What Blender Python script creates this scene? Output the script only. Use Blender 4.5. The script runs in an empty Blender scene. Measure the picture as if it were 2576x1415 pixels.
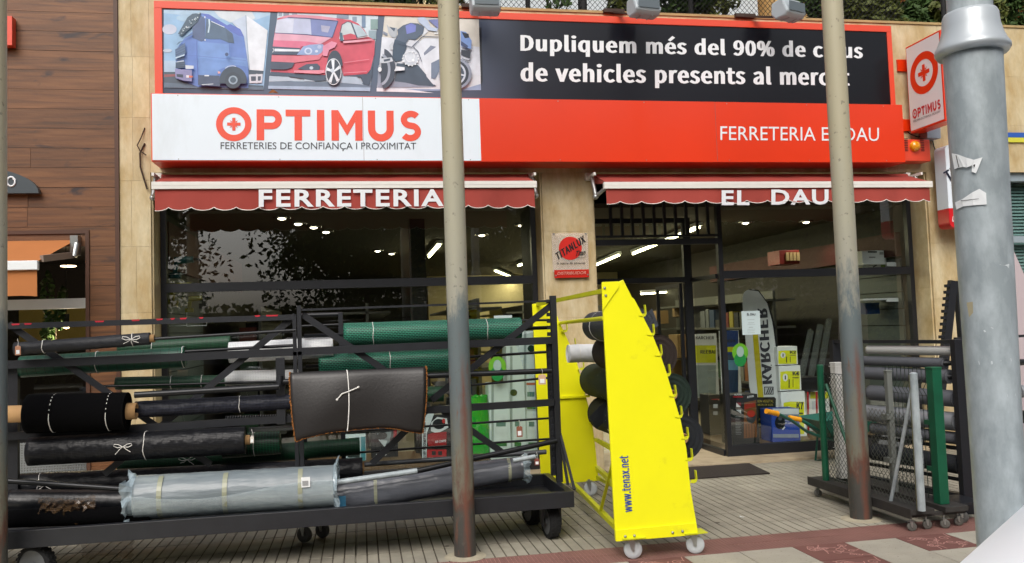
import bpy, bmesh, math, random
from mathutils import Vector, Matrix
random.seed(7)
R = math.radians
sc = bpy.context.scene
# ---------------------------------------------------------------- camera, sky, sun, exposure
FPX = 2100.0            # focal length in units of a 2576-wide picture (all picture measurements use that width)
EYE = Vector((0, 0, 1.6))
YAW, PITCH, ROLL = R(10.4), R(3.13), R(-1.98)
fw = Vector((math.sin(YAW)*math.cos(PITCH), math.cos(YAW)*math.cos(PITCH), math.sin(PITCH)))
r0 = Vector((math.cos(YAW), -math.sin(YAW), 0))
u0 = r0.cross(fw)
rt = math.cos(ROLL)*r0 + math.sin(ROLL)*u0
up = -math.sin(ROLL)*r0 + math.cos(ROLL)*u0
cam = bpy.data.cameras.new('camera')
cam.sensor_width = 36.0
cam.lens = 36.0*FPX/2576.0
cam.clip_start = 0.05
cam.clip_end = 400
co = bpy.data.objects.new('camera', cam)
sc.collection.objects.link(co)
m3 = Matrix((rt, up, -fw)).transposed()
co.matrix_world = Matrix.Translation(EYE) @ m3.to_4x4()
sc.camera = co

world = bpy.data.worlds.new('World')
sc.world = world
world.use_nodes = True
nt = world.node_tree
bg = nt.nodes['Background']
sky = nt.nodes.new('ShaderNodeTexSky')
sky.sky_type = 'NISHITA'
sky.sun_disc = False
SUN_EL, SUN_AZ = R(46), R(200)      # azimuth clockwise from +Y
sky.sun_elevation = SUN_EL
sky.sun_rotation = SUN_AZ
sky.air_density = 1.0
sky.dust_density = 6.0
sky.ozone_density = 1.0
hs = nt.nodes.new('ShaderNodeHueSaturation')
hs.inputs['Saturation'].default_value = 0.45     # thin cloud cover: pale sky
nt.links.new(sky.outputs[0], hs.inputs['Color'])
nt.links.new(hs.outputs[0], bg.inputs[0])
bg.inputs[1].default_value = 0.15
sl = bpy.data.lights.new('sun', 'SUN')
sl.energy = 0.9
sl.angle = R(40)
sl.color = (1.0, 0.97, 0.93)
so = bpy.data.objects.new('sun', sl)
sc.collection.objects.link(so)
d = Vector((math.sin(SUN_AZ)*math.cos(SUN_EL), math.cos(SUN_AZ)*math.cos(SUN_EL), math.sin(SUN_EL)))
so.rotation_euler = d.to_track_quat('Z', 'Y').to_euler()
sc.view_settings.view_transform = 'Standard'
sc.view_settings.look = 'None'
sc.view_settings.exposure = 0.24
sc.view_settings.gamma = 1.0
sc.render.engine = 'CYCLES'
cy = sc.cycles
cy.use_denoising = True
cy.max_bounces = 8
cy.diffuse_bounces = 3
cy.glossy_bounces = 4
cy.transparent_max_bounces = 24
cy.transmission_bounces = 4
cy.caustics_reflective = False
cy.caustics_refractive = False
cy.sample_clamp_indirect = 4.0
C = sc.collection

# ---------------------------------------------------------------- measuring: picture point + a real plane -> world point
def ray(x, y):
    return fw + rt*((x-1288)/FPX) - up*((y-707.5)/FPX)
def W(x, y, Y):
    d = ray(x, y); return EYE + d*(Y/d.y)
def G(x, y, z=0.0):
    d = ray(x, y); return EYE + d*((z-1.6)/d.z)
def WX(x, y, X):
    d = ray(x, y); return EYE + d*(X/d.x)
def size(px, p):
    return px*((Vector(p)-EYE).dot(fw))/FPX

# ---------------------------------------------------------------- materials
def srgb(h):
    h = h.lstrip('#'); o = []
    for i in (0, 2, 4):
        v = int(h[i:i+2], 16)/255
        o.append(v/12.92 if v <= .04045 else ((v+.055)/1.055)**2.4)
    return tuple(o)
def col(c):
    return srgb(c) if isinstance(c, str) else tuple(c)
MATS = {}
def mat(name, c, rough=.6, metal=0., var=.0, vscale=6., bump=0., bscale=40., c2=None, c2lo=.5, c2hi=.7, c2scale=3., spec=None,
        coat=0., stretch=(1, 1, 1), rnd=0., wspace=False, alpha=None, trans=0., emit=None, estr=0.):
    if name in MATS: return MATS[name]
    m = bpy.data.materials.new(name); m.use_nodes = True
    n, l = m.node_tree.nodes, m.node_tree.links
    b = n['Principled BSDF']
    c = col(c)
    b.inputs['Base Color'].default_value = (*c, 1)
    b.inputs['Roughness'].default_value = rough
    b.inputs['Metallic'].default_value = metal
    if spec is not None: b.inputs['Specular IOR Level'].default_value = spec
    if coat: b.inputs['Coat Weight'].default_value = coat; b.inputs['Coat Roughness'].default_value = .08
    if alpha is not None: b.inputs['Alpha'].default_value = alpha
    if trans: b.inputs['Transmission Weight'].default_value = trans
    if emit is not None:
        b.inputs['Emission Color'].default_value = (*col(emit), 1); b.inputs['Emission Strength'].default_value = estr
    tc = n.new('ShaderNodeTexCoord'); mp = n.new('ShaderNodeMapping'); mp.inputs['Scale'].default_value = stretch
    l.new(n.new('ShaderNodeNewGeometry').outputs['Position'] if wspace else tc.outputs['Object'], mp.inputs[0])
    cur = None
    if c2 is not None:
        nz = n.new('ShaderNodeTexNoise'); nz.inputs['Scale'].default_value = c2scale; nz.inputs['Detail'].default_value = 6
        nz.inputs['Roughness'].default_value = .62
        l.new(mp.outputs[0], nz.inputs[0])
        rp = n.new('ShaderNodeValToRGB')
        rp.color_ramp.elements[0].position = c2lo; rp.color_ramp.elements[1].position = c2hi
        rp.color_ramp.elements[0].color = (*c, 1); rp.color_ramp.elements[1].color = (*col(c2), 1)
        l.new(nz.outputs[0], rp.inputs[0]); cur = rp.outputs[0]
    if var or rnd:
        hv = n.new('ShaderNodeHueSaturation')
        if cur: l.new(cur, hv.inputs['Color'])
        else: hv.inputs['Color'].default_value = (*c, 1)
        src = None
        if var:
            nz = n.new('ShaderNodeTexNoise'); nz.inputs['Scale'].default_value = vscale; nz.inputs['Detail'].default_value = 5
            l.new(mp.outputs[0], nz.inputs[0])
            mr = n.new('ShaderNodeMapRange'); mr.inputs[1].default_value = .25; mr.inputs[2].default_value = .75
            mr.inputs[3].default_value = 1-var; mr.inputs[4].default_value = 1+var
            l.new(nz.outputs[0], mr.inputs[0]); src = mr.outputs[0]
        if rnd:
            oi = n.new('ShaderNodeObjectInfo'); mr = n.new('ShaderNodeMapRange')
            mr.inputs[3].default_value = 1-rnd; mr.inputs[4].default_value = 1+rnd
            l.new(oi.outputs['Random'], mr.inputs[0])
            if src:
                mu = n.new('ShaderNodeMath'); mu.operation = 'MULTIPLY'; l.new(src, mu.inputs[0]); l.new(mr.outputs[0], mu.inputs[1]); src = mu.outputs[0]
            else: src = mr.outputs[0]
        l.new(src, hv.inputs['Value']); cur = hv.outputs[0]
    if cur: l.new(cur, b.inputs['Base Color'])
    if bump:
        nz = n.new('ShaderNodeTexNoise'); nz.inputs['Scale'].default_value = bscale; nz.inputs['Detail'].default_value = 4
        l.new(mp.outputs[0], nz.inputs[0])
        bp = n.new('ShaderNodeBump'); bp.inputs['Strength'].default_value = bump; bp.inputs['Distance'].default_value = .01
        l.new(nz.outputs[0], bp.inputs['Height']); l.new(bp.outputs[0], b.inputs['Normal'])
    MATS[name] = m
    return m

def glass_mat(name='window glass', tint=(.88, .93, .91), ior=1.85):
    if name in MATS: return MATS[name]
    m = bpy.data.materials.new(name); m.use_nodes = True
    n, l = m.node_tree.nodes, m.node_tree.links
    n.remove(n['Principled BSDF'])
    out = n['Material Output']
    t = n.new('ShaderNodeBsdfTransparent'); t.inputs[0].default_value = (*tint, 1)
    g = n.new('ShaderNodeBsdfGlossy'); g.inputs['Roughness'].default_value = 0.0; g.inputs[0].default_value = (.95, .98, 1, 1)
    f = n.new('ShaderNodeLayerWeight'); f.inputs[0].default_value = .5
    pw = n.new('ShaderNodeMath'); pw.operation = 'POWER'; pw.inputs[1].default_value = 4.; l.new(f.outputs['Facing'], pw.inputs[0])
    ma = n.new('ShaderNodeMath'); ma.operation = 'MULTIPLY_ADD'; ma.inputs[1].default_value = .88; ma.inputs[2].default_value = .115; l.new(pw.outputs[0], ma.inputs[0])
    mx = n.new('ShaderNodeMixShader')
    l.new(ma.outputs[0], mx.inputs[0]); l.new(t.outputs[0], mx.inputs[1]); l.new(g.outputs[0], mx.inputs[2]); l.new(mx.outputs[0], out.inputs[0])
    MATS[name] = m; return m

def emis(name, c, s):
    return mat(name, c, rough=.5, emit=c, estr=s)

# uv-driven pattern material for rolled sheets: u along the roll, v round it, both in metres
def net_mat(name, c, line, sx, sy, mortar=.08, rough=.5, offset=.5, bump=.4, spec=.5, noise=.15, wr=0.):
    if name in MATS: return MATS[name]
    m = bpy.data.materials.new(name); m.use_nodes = True
    n, l = m.node_tree.nodes, m.node_tree.links
    b = n['Principled BSDF']; b.inputs['Roughness'].default_value = rough; b.inputs['Specular IOR Level'].default_value = spec
    uv = n.new('ShaderNodeUVMap')
    br = n.new('ShaderNodeTexBrick'); br.offset = offset; br.inputs['Scale'].default_value = 1
    br.inputs['Brick Width'].default_value = sx; br.inputs['Row Height'].default_value = sy
    br.inputs['Mortar Size'].default_value = mortar*min(sx, sy); br.inputs['Mortar Smooth'].default_value = .3
    br.inputs['Color1'].default_value = (*col(c), 1); br.inputs['Color2'].default_value = (*[v*(1+noise) for v in col(c)], 1)
    br.inputs['Mortar'].default_value = (*col(line), 1)
    l.new(uv.outputs[0], br.inputs[0]); l.new(br.outputs[0], b.inputs['Base Color'])
    bp = n.new('ShaderNodeBump'); bp.inputs['Strength'].default_value = bump; bp.inputs['Distance'].default_value = .004
    l.new(br.outputs['Fac'], bp.inputs['Height'])
    if wr:
        tc = n.new('ShaderNodeTexCoord'); nz = n.new('ShaderNodeTexNoise'); nz.inputs['Scale'].default_value = 14
        l.new(tc.outputs['Object'], nz.inputs[0])
        b2 = n.new('ShaderNodeBump'); b2.inputs['Strength'].default_value = wr; b2.inputs['Distance'].default_value = .03
        l.new(nz.outputs[0], b2.inputs['Height']); l.new(bp.outputs[0], b2.inputs['Normal']); l.new(b2.outputs[0], b.inputs['Normal'])
    else: l.new(bp.outputs[0], b.inputs['Normal'])
    MATS[name] = m; return m

# ---------------------------------------------------------------- mesh builder
class MB:
    def __init__(s): s.v = []; s.f = []; s.m = []; s.uv = {}; s.smooth = set()
    def add(s, vs, fs, mi=0, smooth=False):
        k = len(s.v); s.v += [Vector(p) for p in vs]
        for f in fs:
            s.f.append([i+k for i in f]); s.m.append(mi)
            if smooth: s.smooth.add(len(s.f)-1)
        return s
    def box(s, x0, x1, y0, y1, z0, z1, mi=0):
        return s.add([(x0,y0,z0),(x1,y0,z0),(x1,y1,z0),(x0,y1,z0),(x0,y0,z1),(x1,y0,z1),(x1,y1,z1),(x0,y1,z1)],
              [(0,3,2,1),(4,5,6,7),(0,1,5,4),(1,2,6,5),(2,3,7,6),(3,0,4,7)], mi)
    def beam(s, p, q, w, h, up=(0,0,1), mi=0):     # rectangular bar from p to q, w sideways, h along 'up'
        p, q, up = Vector(p), Vector(q), Vector(up)
        d = (q-p).normalized(); a = d.cross(up).normalized(); b = a.cross(d).normalized()
        vs = [o + a*(i*w/2) + b*(j*h/2) for o in (p, q) for i, j in ((-1,-1),(1,-1),(1,1),(-1,1))]
        return s.add(vs, [(0,1,2,3),(7,6,5,4),(0,4,5,1),(1,5,6,2),(2,6,7,3),(3,7,4,0)], mi)
    def tube(s, p, q, r, r2=None, n=12, caps=True, mi=0):
        p, q = Vector(p), Vector(q); r2 = r if r2 is None else r2
        d = (q-p).normalized(); a = d.orthogonal().normalized(); b = d.cross(a)
        vs = []
        for o, rr in ((p, r), (q, r2)):
            vs += [o + (a*math.cos(2*math.pi*i/n) + b*math.sin(2*math.pi*i/n))*rr for i in range(n)]
        s.add(vs, [(i, (i+1) % n, n+(i+1) % n, n+i) for i in range(n)], mi, True)
        if caps: s.add(vs[:n], [tuple(range(n-1, -1, -1))], mi); s.add(vs[n:], [tuple(range(n))], mi)
        return s
    def path(s, pts, r, n=6, mi=0, closed=False):
        pts = [Vector(p) for p in pts]; N = len(pts); vs = []
        prev = None
        for i, p in enumerate(pts):
            if closed: d = pts[(i+1) % N]-pts[i-1]
            else: d = pts[min(i+1, N-1)]-pts[max(i-1, 0)]
            if d.length < 1e-9: d = Vector((0,0,1))
            d.normalize()
            if prev is None: a = d.orthogonal().normalized()
            else:
                a = prev - d*prev.dot(d)
                a = a.normalized() if a.length > 1e-6 else d.orthogonal().normalized()
            prev = a; b = d.cross(a)
            vs += [p + (a*math.cos(2*math.pi*k/n)+b*math.sin(2*math.pi*k/n))*r for k in range(n)]
        fs = []
        for i in range(N if closed else N-1):
            j = (i+1) % N
            fs += [(i*n+k, i*n+(k+1) % n, j*n+(k+1) % n, j*n+k) for k in range(n)]
        s.add(vs, fs, mi, True)
        if not closed: s.add(vs[:n], [tuple(range(n-1,-1,-1))], mi); s.add(vs[-n:], [tuple(range(n))], mi)
        return s
    def poly(s, pts, mi=0): return s.add(pts, [tuple(range(len(pts)))], mi)
    def prism(s, pts, vec, mi=0):
        pts = [Vector(p) for p in pts]; vec = Vector(vec); n = len(pts)
        s.add(pts+[p+vec for p in pts], [tuple(range(n-1,-1,-1)), tuple(range(n, 2*n))] + [(i,(i+1) % n, n+(i+1) % n, n+i) for i in range(n)], mi)
        return s
    def lathe(s, prof, c, n=24, mi=0, axis='z'):
        c = Vector(c); vs = []
        for r, h in prof:
            for k in range(n):
                a = 2*math.pi*k/n; x, y = r*math.cos(a), r*math.sin(a)
                vs.append(c + (Vector((x,y,h)) if axis == 'z' else Vector((h,x,y)) if axis == 'x' else Vector((y,h,x))))
        fs = [(i*n+k, i*n+(k+1) % n, (i+1)*n+(k+1) % n, (i+1)*n+k) for i in range(len(prof)-1) for k in range(n)]
        s.add(vs, fs, mi, True)
        s.add(vs[:n], [tuple(range(n-1,-1,-1))], mi); s.add(vs[-n:], [tuple(range(n))], mi)
        return s
    def sphere(s, c, r, mi=0, n=12, sz=1.):
        return s.lathe([(max(r*math.sin(math.pi*i/8), 1e-4), -r*math.cos(math.pi*i/8)*sz) for i in range(9)], c, n, mi)
    def centre(s):
        xs = [p.x for p in s.v]; ys = [p.y for p in s.v]; zs = [p.z for p in s.v]
        return Vector(((min(xs)+max(xs))/2, (min(ys)+max(ys))/2, min(zs)))
    def build(s, name, m, parent=None, origin=None, uvs=None, bevel=0.):
        me = bpy.data.meshes.new(name)
        org = Vector(origin) if origin is not None else (world_loc(parent) if parent else s.centre())
        me.from_pydata([tuple(p-org) for p in s.v], [], s.f)
        ms = m if isinstance(m, (list, tuple)) else [m]
        for x in ms: me.materials.append(x)
        if len(ms) > 1: me.polygons.foreach_set('material_index', s.m)
        if s.smooth:
            me.polygons.foreach_set('use_smooth', [i in s.smooth for i in range(len(s.f))])
        if uvs:
            ul = me.uv_layers.new(name='UVMap'); i = 0
            for p in me.polygons:
                for li in p.loop_indices: ul.data[li].uv = uvs[me.loops[li].vertex_index]
        me.update()
        o = bpy.data.objects.new(name, me); C.objects.link(o)
        if parent:
            o.parent = parent
            o.location = org - world_loc(parent)
        else: o.location = org
        if bevel:
            md = o.modifiers.new('bevel', 'BEVEL'); md.width = bevel; md.segments = 2; md.limit_method = 'ANGLE'
        return o
def world_loc(o):
    v = Vector((0,0,0))
    while o: v = v + o.location; o = o.parent
    return v
def tag(o, label=None, cat=None, group=None, kind=None):
    if label: o['label'] = label
    if cat: o['category'] = cat
    if group: o['group'] = group
    if kind: o['kind'] = kind
    return o
def thing(name, label, cat, loc, group=None):
    o = bpy.data.objects.new(name, None); C.objects.link(o); o.location = Vector(loc); o.empty_display_size = .1
    return tag(o, label, cat, group)
def struct(o): o['kind'] = 'structure'; return o
def copy_obj(o, parent=None, loc=None):
    c = o.copy(); C.objects.link(c); c.parent = parent
    if loc is not None: c.location = loc
    return c
def copy_tree(o, parent=None, loc=None):
    c = copy_obj(o, parent, loc)
    for ch in [x for x in KIDS.get(o.name, [])]:
        n = copy_tree(ch, c); KIDS.setdefault(c.name, []).append(n)
    return c
KIDS = {}
def index_kids():
    KIDS.clear()
    for o in bpy.data.objects:
        if o.parent: KIDS.setdefault(o.parent.name, []).append(o)

# beam given by picture points on the plane at distance Y
def pbeam(mb, a, b, tpx, Y, dy, Y2=None, mi=0):
    p, q = W(*a, Y), W(*b, Y if Y2 is None else Y2)
    t = size(tpx, (p+q)/2)
    return mb.beam(p, q, dy, t, up=(q-p).cross(Vector((0,1,0))) if abs((q-p).normalized().y) < .9 else (0,0,1), mi=mi)

# ---------------------------------------------------------------- lettering
def text(s, bl, br, tl, m, parent, depth=.003, bold=0., name='lettering', shear=0., spacing=1., origin=None):
    cu = bpy.data.curves.new('t', 'FONT'); cu.body = s; cu.size = 1; cu.offset = bold; cu.resolution_u = 3; cu.shear = shear
    cu.space_character = spacing
    o = bpy.data.objects.new('t', cu); C.objects.link(o)
    dg = bpy.context.evaluated_depsgraph_get()
    me0 = bpy.data.meshes.new_from_object(o.evaluated_get(dg))
    bpy.data.objects.remove(o); bpy.data.curves.remove(cu)
    vs = [v.co.copy() for v in me0.vertices]; fs = [list(p.vertices) for p in me0.polygons]
    bpy.data.meshes.remove(me0)
    x0 = min(v.x for v in vs); x1 = max(v.x for v in vs); y0 = min(v.y for v in vs); y1 = max(v.y for v in vs)
    bl, br, tl = Vector(bl), Vector(br), Vector(tl)
    ex, ey = (br-bl)/(x1-x0), (tl-bl)/(y1-y0)
    nrm = ex.cross(ey).normalized()
    pts = [bl + ex*(v.x-x0) + ey*(v.y-y0) for v in vs]
    if nrm.dot(EYE - bl) < 0: nrm = -nrm
    mb = MB(); mb.add([p+nrm*depth for p in pts], fs)
    return mb.build(name, m, parent)
def wtext(s, rect, Y, m, parent, lift=.003, **k):   # rect = x0, y0(top), x1, y1(bottom) left edge; optional y at right
    x0, yt0, yb0, x1, yt1, yb1 = rect
    return text(s, W(x0, yb0, Y), W(x1, yb1, Y), W(x0, yt0, Y), m, parent, depth=lift, **k)

# flat layered print: polygons in any picture mapping, each a little proud of the last
class Print:
    def __init__(s, mapf, n, step=.0006, fade=0.): s.fade = fade; s.mb = MB(); s.f = mapf; s.n = Vector(n); s.k = 0; s.mats = []; s.step = step  # pale bluish haze over the pictures is mixed into the ink colours
    def p(s, pts, c):
        m = c if not isinstance(c, str) else mat('ink '+c+('f' if s.fade else ''), [v*(1-s.fade)+w*s.fade for v, w in zip(srgb(c), (.30,.36,.45))], rough=.35, spec=.4, var=.13, vscale=9)
        if m not in s.mats: s.mats.append(m)
        s.k += 1
        s.mb.poly([s.f(x, y) + s.n*(s.step*s.k) for x, y in pts], s.mats.index(m)); return s
    def r(s, x0, y0, x1, y1, c): return s.p([(x0,y1),(x1,y1),(x1,y0),(x0,y0)], c)
    def e(s, cx, cy, rx, ry, c, n=28, a0=0, a1=360):
        pts = [(cx+rx*math.cos(R(a0+(a1-a0)*i/n)), cy+ry*math.sin(R(a0+(a1-a0)*i/n))) for i in range(n + (0 if a1-a0 == 360 else 1))]
        return s.p(pts, c)
    def line(s, pts, w, c):
        for (x0,y0),(x1,y1) in zip(pts, pts[1:]):
            L = math.hypot(x1-x0, y1-y0) or 1; nx, ny = -(y1-y0)/L*w/2, (x1-x0)/L*w/2
            s.p([(x0+nx,y0+ny),(x1+nx,y1+ny),(x1-nx,y1-ny),(x0-nx,y0-ny)], c); s.k -= 1
        s.k += 1; return s
    def build(s, name, parent): return s.mb.build(name, s.mats, parent)
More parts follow.
